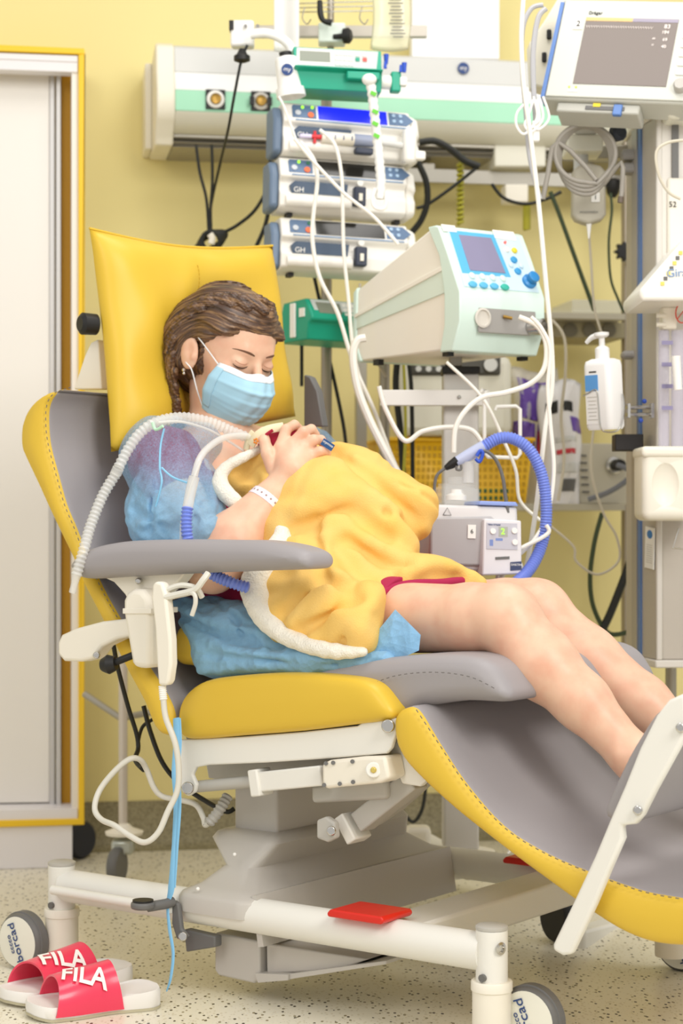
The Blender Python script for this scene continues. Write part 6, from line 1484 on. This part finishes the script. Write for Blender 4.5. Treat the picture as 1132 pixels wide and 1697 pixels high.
# pale tubing
def tub(pts, d, r, lab, mat=m_tubing, dd=None, cat='tube'):
    n = len(pts); return cable('tubing', [W(x, y, (d if dd is None else d+(dd-d)*i/(n-1))) for i, (x, y) in enumerate(pts)], r, mat, lab, 8, cat)
tub([(868, -10), (864, 60), (868, 140), (880, 230), (893, 340), (905, 470), (914, 570), (915, 640), (905, 700), (898, 760), (890, 830), (880, 900), (868, 960)], 3.65, .0048, 'long white line falling from the monitor past the ventilator to the humidifier')
tub([(880, 525), (898, 545), (912, 580), (908, 640), (912, 700), (918, 780), (908, 850), (885, 895), (850, 930), (820, 975)], 3.6, .004, 'white tube looping down from the ventilator outlet beside the blue hose')
tub([(860, 525), (890, 540), (905, 570), (902, 610), (880, 635), (840, 650), (800, 658), (772, 680), (755, 710), (752, 750)], 3.66, .0052, 'clear tube from the ventilator port to the humidifier chamber')
tub([(740, 600), (800, 660), (835, 730), (855, 780), (862, 830), (895, 862)], 3.75, .0035, 'thin white tube slanting from the column to the blue hose')
tub([(822, 975), (830, 935), (842, 920), (862, 935), (870, 975)], 3.6, .0045, 'white tube arch in front of the humidifier name plate')
tub([(842, 918), (870, 905), (900, 890), (910, 880), (905, 870)], 3.58, .004, 'short white tube tied round the blue hose')
tub([(498, 235), (520, 265), (526, 300), (520, 350), (518, 400), (530, 460), (560, 520), (585, 600), (620, 680), (655, 770), (690, 830)], 3.95, .0045, 'pale line from the pumps down past the ventilator to the blanket')
tub([(530, 215), (555, 240), (566, 290), (568, 350), (570, 420), (578, 500), (585, 580), (600, 640)], 3.98, .004, 'thin pale line hanging straight down in front of the pumps')
tub([(488, 230), (520, 268), (570, 320), (620, 360), (660, 405)], 3.92, .0038, 'thin white line slanting across the two upper pumps to the ventilator')
tub([(606, 560), (592, 565), (585, 590), (592, 640), (610, 690), (640, 750), (668, 800)], 3.85, .0085, 'thick milky hose from the back of the ventilator down to the blanket')
tub([(628, 640), (640, 680), (670, 730), (700, 715), (740, 708), (780, 712), (800, 735)], 3.75, .005, 'clear tube swagging below the column bracket')
tub([(462, 160), (472, 180), (490, 230)], 4.0, .0028, 'thin pale line from the lamp to the syringe')
tub([(597, 470), (595, 520), (615, 580), (640, 625)], 4.05, .003, 'thin grey line beside the green pump', M('tube_grey', 'B9B09C', .4))
tub([(915, 530), (935, 560), (937, 620), (930, 690), (935, 760), (925, 830)], 4.2, .0035, 'pale tube hanging behind the purple packages', M('tube_beige', 'CFC7B4', .4))
tub([(975, 370), (980, 440), (985, 510), (1000, 580), (985, 700), (980, 780), (1000, 850), (1022, 890), (1025, 930), (990, 952), (955, 930), (950, 905), (910, 870)], 4.1, .0028, 'thin grey line from the small grey module looping below the lower shelf', MATS['tube_beige'])
for pts, lab, r_ in (([(500, 570), (500, 640)], 'black cable below the green pump at the left', .0042), ([(540, 570), (556, 640), (570, 710), (575, 760)], 'black cable below the green pump slanting right', .0042), ([(660, 585), (656, 640), (664, 720), (668, 790)], 'thick black cable left of the ventilator column', .0075),
                 ([(675, 585), (682, 650), (684, 800)], 'black cable beside the thick one left of the column', .005), ([(998, 850), (985, 900), (978, 960), (985, 1010), (1010, 1050), (1050, 1045)], 'dark green cable dropping below the lower shelf', .0055),
                 ([(1052, 910), (1030, 970), (1010, 1020), (995, 1050)], 'thick black cable slanting below the lower shelf', .0095), ([(656, 1320), (668, 1345), (685, 1362), (700, 1340), (706, 1300)], 'dark cable loop under the legrest', .0042), ([(520, 455), (530, 500), (535, 520)], 'short black cable under the lowest white pump', .0042)):
    cable('hanging_cable', [W(x, y, 4.3) for x, y in pts], r_, m_gcab if 'green cable' in lab else m_cab, lab)
cable('hanging_cable', [W(x, y, 4.28) for x, y in [(668, 585), (671, 650), (672, 720), (668, 800)]], .0035, MATS['yellow_green'], 'yellow green earth wire between the black cables left of the column')
cable('sensor_cable', [W(x, y, 4.1) for x, y in [(745, 1320), (750, 1370), (756, 1420), (760, 1450)]], .003, M('cord_grey', '8C8C86', .5), 'thin grey cord hanging in front of the column foot')
# ---------------------------------------------------------------- soap bottle
sb = thing('soap_bottle', 'white pump bottle with blue label held in a wire clamp on the tower', 'bottle', W(1000, 715, 3.75))
m_bot = M('bottle_white', 'F2F1EF', .35)
B0 = W(1004, 712, 3.75); bx = Vector((math.cos(R(-46)), math.sin(R(-46)), 0)); up_ = (Vector((-.10, 0, 1))).normalized()
BT = frame(B0, bx, up_)             # x across, y up, z out towards the camera
bw, bdp, bh_ = .066, .052, .140
mb = MB(); mb.T = BT
vs = []; n = 36; prf = [(.9, 0), (1, .006), (1, bh_-.012), (.93, bh_-.003), (.6, bh_+.002)]
rr = rrect(-bw/2, bw/2, -bdp/2, bdp/2, .012, 5)
for sc, y in prf: vs += [Vector((a*sc, y, b_*sc)) for a, b_ in rr]
nr_ = len(rr); fs = [(i*nr_+k, i*nr_+(k+1) % nr_, (i+1)*nr_+(k+1) % nr_, (i+1)*nr_+k) for i in range(len(prf)-1) for k in range(nr_)]+[tuple(range(nr_)), tuple((len(prf)-1)*nr_+k for k in range(nr_))]
mb.add(vs, fs); mb.build('bottle_body', m_bot, sb, smooth=50)
mb = MB(); mb.T = BT; mb.lathe([(.0145, bh_), (.0145, bh_+.022), (.010, bh_+.026), (.006, bh_+.028), (.006, bh_+.044)], (0, 0, 0), (0, 1, 0), 24); mb.build('pump_collar', m_bot, sb)
mb = MB(); mb.T = BT; mb.lathe([(.010, bh_+.044), (.015, bh_+.048), (.015, bh_+.054), (.001, bh_+.056)], (0, 0, 0), (0, 1, 0), 24); mb.tube([(-.005, bh_+.049, 0), (-.022, bh_+.046, .003), (-.036, bh_+.036, .004)], [.006, .0055, .004], 10, sm=4); mb.build('pump_head', m_bot, sb)
def lab_(name, x0, x1, y0, y1, mat, h=.0008):
    mb = MB(); mb.T = BT; mb.prism([(x0, y0), (x1, y0), (x1, y1), (x0, y1)], lambda x, y, z: Vector((x, y, z)), bdp/2, bdp/2+h); return mb.build(name, mat, sb)
# label sits on the face turned to the left
BL_ = frame(B0, Vector((math.cos(R(-50)), math.sin(R(-50)), 0)), up_)
def labl(name, x0, x1, y0, y1, mat, h=.0008):
    mb = MB(); mb.T = BT; mb.prism([(-x1*1.0, y0), (-x0*1.0, y0), (-x0*1.0, y1), (-x1*1.0, y1)], lambda x, y, z: Vector((-bw/2-z, y, x)), 0, h); return mb.build(name, mat, sb)
lab_('blue_label', -.026, .006, .078, .110, M('label_blue', '5C9AD6', .45)); lab_('text_label', -.026, .006, .012, .074, M('label_offwhite', 'E8E6E2', .5))
mb = MB(); mb.T = BT
for k in range(7): mb.box((-.010, .066-.0075*k, bdp/2+.001), (.024-.003*(k % 3), .0016, .0004))
mb.build('label_print', m_grey, sb); mb = MB(); mb.T = BT; mb.box((-.006, .116, bdp/2+.0006), (.018, .0028, .0006)); mb.build('label_print', m_bink, sb)
mb = MB(); mb.T = BT; mb.tube([(-.034, .070, .024), (-.020, .074, .027), (.002, .080, .027), (.006, .05, .027), (.008, .01, .027), (.014, -.004, .02), (.034, .0, .0), (.040, .04, -.01), (.038, .07, -.01)], .0016, 8, sm=6); mb.build('wire_cradle', m_chrome, sb)
mb = MB()
for y in (675, 687): mb.tube([W(1038, y, 3.76), W(1080, y, 3.78)], .004, 10)
mb.box(W(1080, 681, 3.78), (.006, .03, .03)); mb.box(W(1041, 681, 3.76), (.005, .03, .028)); mb.build('holder_clamp', m_chrome, sb)
for x, y in ((1068, 665), (1062, 697)): MB().ell(W(x, y, 3.76), .005, 12).build('clamp_pad', M('pad_blue', '2A4BA8', .5), sb)
# ---------------------------------------------------------------- warmer tower at the right
m_tw = M('tower_grey', 'BEB6AA', .45); m_tw2 = M('tower_light', 'DAD5CC', .4); m_tblue = M('tower_blue_line', '5F80B4', .4)
tw = thing('warmer_tower', 'tall grey infant warmer tower with blue edge line at the right', 'medical tower', Vector((W(1110, 1000, 3.85).x, 3.9, 0)))
D0 = 3.85
cL, cM = W(1052, 640, 3.95), W(1087, 640, 3.82)
zt_, zb_ = W(1080, 198, D0).z, W(1080, 1092, D0).z
cR = Vector((cM.x+.30, cM.y+.03, 0))
def twp(name, pts, z0_, z1_, mat, bevel=.003):
    mb = MB(); mb.prism([(p[0], p[1]) for p in pts], lambda x, y, h: Vector((x, y, h)), z0_, z1_); return mb.build(name, mat, tw, bevel=bevel)
twp('tower_body', [(cL.x, cL.y), (cM.x, cM.y), (cR.x, cR.y), (cR.x, cR.y+.2), (cL.x, cL.y+.12)], zb_, zt_, m_tw)
e_ = (Vector((cM.x, cM.y))-Vector((cL.x, cL.y))); en = Vector((-e_.y, e_.x)).normalized()*-1
def sidestrip(f0, f1, mat, th=.003, name='tower_strip'):
    a = Vector((cL.x, cL.y))+e_*f0; b_ = Vector((cL.x, cL.y))+e_*f1; en_ = Vector((e_.y, -e_.x)).normalized()
    return twp(name, [tuple(a+en_*th), tuple(b_+en_*th), tuple(b_), tuple(a)], zb_+.003, zt_-.003, mat, 0)
sidestrip(.24, .36, m_tblue, .004); sidestrip(-.02, .22, M('tower_strip_grey', 'B1ACA6', .4, .3), .006)
twp('front_panel', [(cM.x+.0, cM.y-.006), (cM.x+.012, cM.y-.008), (cM.x+.012, cM.y), (cM.x, cM.y)], zb_, zt_, m_tw2)
twp('front_panel', [(cM.x+.012, cM.y-.004), (cR.x, cR.y-.006), (cR.x, cR.y), (cM.x+.012, cM.y)], WS(0, 0, 0)[1]*0+W(1100, 640, D0).z, zt_, m_tw2, 0)
twp('top_cap', [(cL.x-.006, cL.y-.004), (cM.x-.002, cM.y-.012), (cR.x, cR.y-.012), (cR.x, cR.y+.2), (cL.x-.006, cL.y+.13)], zt_, zt_+.022, m_cream, .005)
twp('bottom_plate', [(cL.x-.004, cL.y-.004), (cM.x-.002, cM.y-.010), (cR.x, cR.y-.010), (cR.x, cR.y+.2), (cL.x-.004, cL.y+.13)], zb_-.016, zb_, m_tw2, .003)
MB().cyl(W(1112, 1096, 4.0), Vector((W(1112, 1096, 4.0).x, 4.0, .0)), .012).build('support_pole', m_rail, tw)
twp('slot', [(cM.x+.032, cM.y-.009), (cM.x+.045, cM.y-.009), (cM.x+.045, cM.y-.001), (cM.x+.032, cM.y-.001)], W(1100, 365, D0).z, zt_-.006, m_dgrey, 0)
twp('inner_panel', [(cM.x+.022, cM.y-.012), (cM.x+.09, cM.y-.012), (cM.x+.09, cM.y), (cM.x+.022, cM.y)], W(1100, 480, D0).z, W(1100, 300, D0).z, m_cream, .006)
txt('52', .016, frame(W(1115, 339, cM.y-.014), (1, 0, 0), UP), m_bink, tw)
for y0_, y1_, c_ in ((232, 250, 1), (255, 272, 1), (574, 587, 1)):
    zz0, zz1 = W(1050, y1_, D0).z, W(1050, y0_, D0).z
    twp('clamp_ring', [(cL.x-.028, cL.y-.012), (cL.x+.016, cL.y-.016), (cL.x+.018, cL.y+.03), (cL.x-.026, cL.y+.034)], zz0, zz1, M('ring_grey', '9C9894', .45), .006)
cb_ = MB(); cb_.box(W(1040, 734, 3.86), (.058, .05, .034)); cb_.build('rail_block', M('block_black', '2A2624', .5), tw, bevel=.002)
stk = frame(W(1077, 908, 3.848), (cM-cL).xyz if hasattr(cM-cL, 'xyz') else (cM-cL), UP)
mb = MB(); mb.T = stk; mb.box((0, 0, 0), (.055, .085, .002)); mb.build('sticker', m_label, tw)
mb = MB(); mb.T = stk; mb.ell((0, .028, .001), (.017, .009, .0015), 16); mb.build('sticker_mark', M('mark_blue', '2F7CC4', .5), tw)
mb = MB(); mb.T = stk
for k in range(9): mb.box((0, .006-.0045*k, .0012), (.036, .001, .0005))
mb.build('sticker_print', m_grey, tw)
# cream rounded box with oval recess
rb = thing('cream_bin', 'cream plastic housing with oval recess on the front of the tower', 'housing', W(1110, 860, 3.7))
a, b_ = W(1065, 742, 3.68), W(1165, 863, 3.68)
mb = MB(); mb.box(((a.x+b_.x)/2, 3.74, (a.z+b_.z)/2), (b_.x-a.x, .12, a.z-b_.z)); rbo = mb.build('housing_body', M('bin_cream', 'F1ECDC', .4), rb, bevel=.016, seg=5)
mb = MB(); mb.box(((a.x+b_.x)/2, 3.738, a.z-.008), (b_.x-a.x+.004, .126, .022)); mb.build('housing_lid', MATS['bin_cream'], rb, bevel=.008, seg=4)
cutm = MB(); cutm.ell(W(1104, 803, 3.672), (.030, .018, .048), 40); cut = cutm.build('recess_cutter', MATS['bin_cream']); 
bo = rbo.modifiers.new('recess', 'BOOLEAN'); bo.operation = 'DIFFERENCE'; bo.object = cut; bo.solver = 'EXACT'
bpy.context.view_layer.update(); nm_ = bpy.data.meshes.new_from_object(rbo.evaluated_get(bpy.context.evaluated_depsgraph_get()))
rbo.modifiers.clear(); rbo.data = nm_; nm_.polygons.foreach_set('use_smooth', [True]*len(nm_.polygons)); nm_.set_sharp_from_angle(angle=R(35)); bpy.data.objects.remove(cut)
MB().tube([W(1125, 875, 3.75), W(1115, 908, 3.75), W(1150, 912, 3.75)], .002, 8).build('wire_hanger', m_chrome, rb)
# white warmer hood
hd = thing('warmer_hood', 'white sloped warmer hood with blue lettering at the right edge', 'hood', W(1100, 500, 3.6))
mb = MB(); HP = [(1060, 480), (1066, 474), (1095, 440), (1135, 395), (1200, 380), (1200, 498), (1066, 499), (1061, 495)]
mb.prism(HP, lambda x, y, h: W(x, y, 3.6+0*h)+Vector((0, h, 0)), 0, .22); mb.build('hood_shell', M('hood_white', 'F3F0E6', .35), hd, bevel=.008, seg=3)
txt('Giraffe', .022, frame(W(1131, 452, 3.598), (1, 0, .06), (.1, 0, 1)), M('lettering_blue', '7F9CC4', .5), hd)
mb = MB()
for k in range(7): mb.box(W(1098+5*k, 470-8.5*k, 3.599), (.007, .002, .007), mi=k % 2)
mb.build('chequer_strip', [M('strip_yellow', 'E8D46A', .5), m_dgrey], hd)
# bracket, flow meter and tubes under the hood
fm = thing('flow_meter', 'clear flow meter tubes with white valve under the warmer hood', 'flow meter', W(1110, 740, 3.7))
cbox('valve_block', 1098, 1122, 508, 545, 3.7, .04, m_cream, .004, fm)
for y in (523, 538): MB().cyl(W(1088, y, 3.7), W(1104, y, 3.7), .0045, n=12).build('valve_spigot', m_cream, fm)
for x, r_ in ((1100, .011), (1124, .014)): MB().tube([W(x, 548, 3.72), W(x, 740, 3.72)], r_, 20).build('measuring_tube', M('lilac_clear', 'D6D2E2', .12, alpha=.45), fm)
mb = MB()
for k in range(4): mb.box(W(1106, 568+36*k, 3.7), (.022, .002, .008))
mb.build('scale_marks', M('scale_lilac', '8F89AC', .5), fm)
MB().tube([W(1120, 590, 3.66), W(1124, 646, 3.66)], [.009, .008], 14).build('white_probe', m_label, fm)
pr = frame(W(1130, 519, 3.69), (1, 0, 0), UP); mb = MB(); mb.T = pr
mb.tube([(.012*math.cos(a*PI/12), .019*math.sin(a*PI/12), 0) for a in range(25)], .0014, 6); mb.tube([(-.009, -.012, 0), (.009, .012, 0)], .0012, 6); mb.build('prohibition_mark', M('sign_red', 'D8503C', .5), fm)
tub([(1140, 232), (1108, 236), (1088, 252), (1092, 290), (1108, 318), (1128, 330)], 3.68, .003, 'thin clear line looping at the top of the tower', MATS['tube_beige'])
wb = thing('round_white_cap', 'cream rounded box standing on top of the tower at the right edge', 'box', W(1125, 190, 3.8)); cbox('cap_body', 1106, 1170, 165, 196, 3.75, .15, m_ubev, .012, wb)
# base legs and castors that show beyond the chair
bl_ = thing('castored_base', 'light grey castored base leg of the tower on the floor under the legrest', 'base', GF(1000, 1575))
a = W(950, 1562, 3.62); b_ = W(1075, 1528, 4.1); x = (b_-a); L = x.length; x.normalize(); y = UP.cross(x).normalized()
MB().box((a+b_)/2, (L, .05, .05), rot=Matrix((x, y, x.cross(y))).transposed()).build('base_leg', m_white, bl_, bevel=.006)
o_ = GF(925, 1562); MB().lathe([(.012, -.014), (.044, -.014), (.048, -.008), (.048, .008), (.044, .014), (.012, .014)], Vector((o_.x, o_.y, .049)), (1, .5, 0), 32).build('wheel', m_blk, bl_)
MB().box(Vector((o_.x, o_.y, .10)), (.06, .05, .02)).build('wheel_fork', m_dgrey, bl_, bevel=.004)
# connector lying by the cart foot
cn = thing('sensor_plug', 'white rectangular plug with red strain relief lying on the cart base', 'plug', W(808, 1447, 3.85))
mb = MB(); mb.box(W(810, 1444, 3.85), (.04, .022, .018), rot=Euler((0, R(-18), R(-20))).to_matrix()); mb.build('plug_body', m_label, cn, bevel=.002)
MB().tube([W(822, 1438, 3.85), W(831, 1428, 3.85), W(840, 1418, 3.86)], [.006, .005, .003], 10, sm=4).build('strain_relief', M('relief_red', 'C23A3A', .4), cn)
MB().tube([W(838, 1420, 3.86), W(848, 1404, 3.9), W(846, 1385, 3.95)], .0025, 8, sm=4).build('plug_cord', m_label, cn)
mb = MB(); mb.box(W(796, 1449, 3.845), (.012, .014, .01)); mb.build('plug_contacts', m_alu, cn)
# trolley post behind the backrest
tp_ = thing('drip_trolley', 'thin grey post on a castored round base behind the backrest', 'trolley', Vector((W(203, 1450, 4.3).x, 4.3, 0)))
vpole(204, 1000, 1385, 4.3, .0105, tp_, M('post_light', 'CFC6BA', .4, .3), 'post'); MB().tube([W(140, 1150, 4.4), W(200, 1190, 4.35), W(262, 1178, 4.3)], .008, 10).build('cross_brace', m_rail, tp_)
MB().lathe([(.042, -.004), (.044, .003), (.02, .012), (.012, .02)], W(206, 1380, 4.28), UP, 32).build('base_disc', m_cream, tp_)
MB().box(W(204, 1402, 4.28), (.05, .05, .035)).build('castor_fork', M('fork_zinc', 'B9BDB4', .35, .6), tp_, bevel=.008)
MB().lathe([(.01, -.012), (.038, -.012), (.042, -.006), (.042, .006), (.038, .012), (.01, .012)], Vector((W(194, 1420, 4.25).x, 4.25, .043)), (1, -.25, 0), 32).build('castor_wheel', m_dgrey, tp_)
dw = thing('trolley_wheel', 'dark blue black castor wheel just behind the door unit corner', 'wheel', W(130, 1395, 4.55)); MB().lathe([(.01, -.012), (.04, -.012), (.046, -.006), (.046, .006), (.04, .012), (.01, .012)], Vector((W(131, 1390, 4.55).x, 4.58, .047)), (.8, -.6, 0), 32).build('tyre', M('blue_black', '23252E', .5), dw)
# ---------------------------------------------------------------- patient monitor
mo_ = thing('patient_monitor', 'grey white patient monitor with brownish screen and white number 2 sticker', 'monitor', (0, 0, 0))
m_mon = M('monitor_shell', 'C4C4BA', .4); m_mb = M('monitor_blue', '5B7FBC', .4)
m_ms = bpy.data.materials.new('monitor_screen'); m_ms.use_nodes = True; nt = m_ms.node_tree; b = nt.nodes['Principled BSDF']; b.inputs['Roughness'].default_value = .12
b.inputs['Base Color'].default_value = (*lin('4A3C34'), 1); b.inputs['Emission Color'].default_value = (*lin('94806E'), 1); b.inputs['Emission Strength'].default_value = .34
MWd, MHt = .33, .195
def MF(name, x0, x1, y0, y1, mat, z0_=0, z1_=.002, bevel=0, poly=None):
    mb = MB(); mb.prism(poly or [(x0, y0), (x1, y0), (x1, y1), (x0, y1)], lambda x, y, h: Vector((x, y, h)), z0_, z1_); return mb.build(name, mat, mo_, bevel=bevel, seg=3)
MF('monitor_case', 0, MWd, 0, MHt+.04, m_mon, -.07, 0, .006); MF('bezel_frame', .006, MWd-.004, .004, MHt+.034, M('bezel_light', 'CBCCC2', .4), 0, .004, .002)
MF('blue_edge', -.004, .004, .002, MHt+.03, m_mb, -.035, .003)
MF('screen', .058, .248, .034, .188, m_ms, .003, .0055)
MF('screen_header', .058, .155, .180, .188, M('header_orange', 'C9A46A', .4, emit=.5), .005, .006); MF('screen_header', .155, .248, .180, .188, M('header_grey', '8C8494', .4, emit=.4), .005, .006)
m_read = M('screen_text', 'E6DCD6', .5, emit=.5)
for s_, x, y, z_ in (('83', .228, .170, .013), ('184', .226, .157, .010), ('69', .228, .140, .010), ('40', .228, .124, .010), ('60', .205, .142, .006), ('M', .205, .127, .006)): txt(s_, z_, Matrix.Translation((x, y, .0062)), m_read, mo_, 'readout')
mb = MB(); mb.tube([(.062+.0017*k, .166+(.0028 if k % 3 == 0 else -.0022 if k % 3 == 1 else .001), .0064) for k in range(82)], .0005, 4); mb.build('waveform', m_read, mo_)
MF('number_sticker', .034, .054, .160, .184, m_label, .004, .006); txt('2', .018, Matrix.Translation((.044, .172, .0068)), m_bink, mo_)
txt('Dräger', .010, Matrix.Translation((.075, .199, .005)), m_bink, mo_)
for k in range(6):
    MF('soft_key', .262, .284, .166-.021*k, .180-.021*k, M('soft_key_yellow', 'E6C53A', .4) if k == 0 else m_label, .004, .007, .001)
    MF('soft_key', .292, .314, .166-.021*k, .180-.021*k, m_label, .004, .007, .001)
MB().lathe([(.014, 0), (.014, .012), (.011, .016), (.001, .016)], (.278, .034, .004), (0, 0, 1), 28).build('rotary_knob', m_grey, mo_)
for x in (.052, .066): MB().cyl((x, .026, .004), (x, .026, .006), .002, n=12).build('status_light', m_led, mo_)
MF('soft_mark', .05, .07, .015, .021, m_ug, .004, .0048); 
# mount bracket below and handle lip
MF('mount_bracket', .03, .20, -.022, .0, M('mount_grey', 'B9B8AE', .4), -.07, -.01, .004); MF('mount_slot', .09, .17, -.016, -.008, m_dgrey, -.011, -.008); MF('mount_tag', .105, .12, -.010, -.002, M('tag_yellow', 'EFD93A', .5), -.011, -.007); MF('mount_catch', .148, .166, -.028, -.004, m_mb, -.014, -.004, .002)
xa0 = Vector((math.cos(R(-18)), math.sin(R(-18)), 0)); ba0 = Vector((math.sin(R(18)), math.cos(R(18)), 0)); up0 = UP*math.cos(R(19))+ba0*math.sin(R(19))
xax = xa0*math.cos(R(7))-up0*math.sin(R(7)); yv = up0*math.cos(R(7))+xa0*math.sin(R(7)); zv = xax.cross(yv)
mm = Matrix((xax, yv, zv)).transposed().to_4x4(); mm.translation = W(899, 163, 3.8); mo_.matrix_basis = mm
md_ = thing('monitor_side_module', 'beige connector block at the left side of the monitor', 'module', W(890, 150, 3.92))
mb = MB(); mb.prism([(878, 70), (905, 30), (935, -20), (950, -20), (918, 150), (882, 140)], lambda x, y, h: W(x, y, 3.95)+Vector((0, h, 0)), 0, .07); mb.build('module_body', M('module_beige', 'E2DDCB', .45), md_, bevel=.004)
for x, y in ((910, 57), (902, 95)): mb = MB(); mb.box(W(x, y, 3.945), (.010, .006, .022)); mb.build('module_port', m_blk, md_, bevel=.003)
nk = thing('monitor_stand', 'black and grey swivel neck with black knob under the monitor', 'stand', W(972, 240, 3.9))
mb = MB(); mb.cyl(W(972, 188, 3.92), W(972, 206, 3.92), .022, n=24); mb.build('swivel_neck', m_blk, nk)
MB().lathe([(.02, 0), (.035, .008), (.035, .02), (.02, .03)], W(972, 222, 3.95), UP, 24).build('swivel_base', m_grey, nk); cbox('stand_box', 940, 1000, 222, 250, 3.95, .1, m_ubev, .004, nk); vpole(963, 250, 300, 4.0, .016, nk, m_ug, 'stand_post'); cbox('stand_arm', 960, 1052, 240, 262, 4.05, .04, m_rail, .003, nk)
kb = MB(); kb.lathe([(.012, 0), (.018, .006), (.018, .02), (.012, .026)], W(1018, 222, 3.88), (.5, -1, 0), 12); kb.build('clamp_knob', M('knob_navy', '2E333E', .5), nk)
cc_ = thing('coiled_cable', 'thick grey monitoring cable coiled and hung under the monitor', 'cable', W(975, 260, 3.85))
P = []
for k in range(64):
    a = k*2*PI/16+1.2; rx = 50-1.2*(k//16)*2; ry = 50+3*(k//16)
    P.append(W(970+rx*math.cos(a), 254+(k//16)*4+ry*math.sin(a)*.95, 3.84+.008*(k % 16 > 8)+.004*(k//16)))
MB().tube([W(900, 330, 3.84), W(908, 290, 3.84), W(924, 235, 3.84)]+P+[W(1030, 270, 3.83), W(1031, 310, 3.83), W(1029, 330, 3.83)], .0052, 10, sm=3).build('cable_coil', M('cable_taupe', '9C968C', .4), cc_)
MB().tube([W(1029, 326, 3.83), W(1028, 336, 3.83)], .006, 10).build('cable_tip', M('tip_brown', '6B5E52', .5), cc_)
ml = thing('small_module', 'small grey sensor module with rounded ends hanging under the cable coil', 'sensor module', W(976, 370, 3.95))
mb = MB(); mb.prism([(950, 282), (960, 274), (978, 270), (995, 274), (1004, 282), (1005, 355), (998, 364), (985, 368), (976, 371), (966, 368), (955, 364), (949, 355)], lambda x, y, h: W(x, y, 3.95)+Vector((0, h, 0)), 0, .04); mb.build('module_case', M('module_grey', 'BDB7A6', .45), ml, bevel=.006, seg=3)
mb = MB(); mb.box(W(987, 327, 3.948), (.018, .002, .020)); mb.build('module_sticker', m_label, ml); txt('1', .014, frame(W(987, 327, 3.946), (1, 0, 0), UP), m_bink, ml); txt('sensormedics', .007, frame(W(976, 351, 3.946), (1, 0, 0), UP), m_dgrey, ml)
MB().tube([W(976, 371, 3.96), W(976, 395, 3.96)], [.006, .002], 10).build('cable_boot', m_label, ml)
bpg = thing('mains_plug', 'black mains plug in the rail to the right of the cable coil', 'plug', WX(1016, 308, .175)); MB().lathe([(.008, -.03), (.016, -.018), (.019, 0), (.017, .016), (.006, .02)], WX(1016, 308, .175), (0, -.2, 1), 20).build('plug_body', m_blk, bpg)
for pts, d, r_, lab in (([(900, 8), (880, 15), (866, 50), (866, 120), (872, 190), (878, 260), (895, 330)], 3.8, .005, 'grey monitor lead arching from the monitor corner, outer one'), ([(905, 14), (892, 30), (884, 80), (884, 140), (888, 200), (886, 215)], 3.78, .0055, 'grey monitor lead hanging straight from the monitor corner, inner one')):
    cable('monitor_lead', [W(x, y, d) for x, y in pts], r_, M('lead_grey', 'B7B7BA', .4), lab)
lc = thing('lead_connector', 'white cable connector with looped thin wires left of the monitor', 'connector', W(888, 225, 3.75)); mb = MB(); mb.box(W(888, 218, 3.77), (.015, .015, .042)); mb.build('connector_body', m_label, lc, bevel=.003)
for k in range(3): MB().tube([W(878+k*6, 165, 3.76), W(858+k*18, 185+6*k, 3.76), W(856+k*14, 208, 3.76), W(870+k*12, 222-4*k, 3.76), W(890+10*k, 195, 3.76), W(884+k*8, 160, 3.76)], .0026, 8, sm=6).build('wire_loop', m_label, lc)
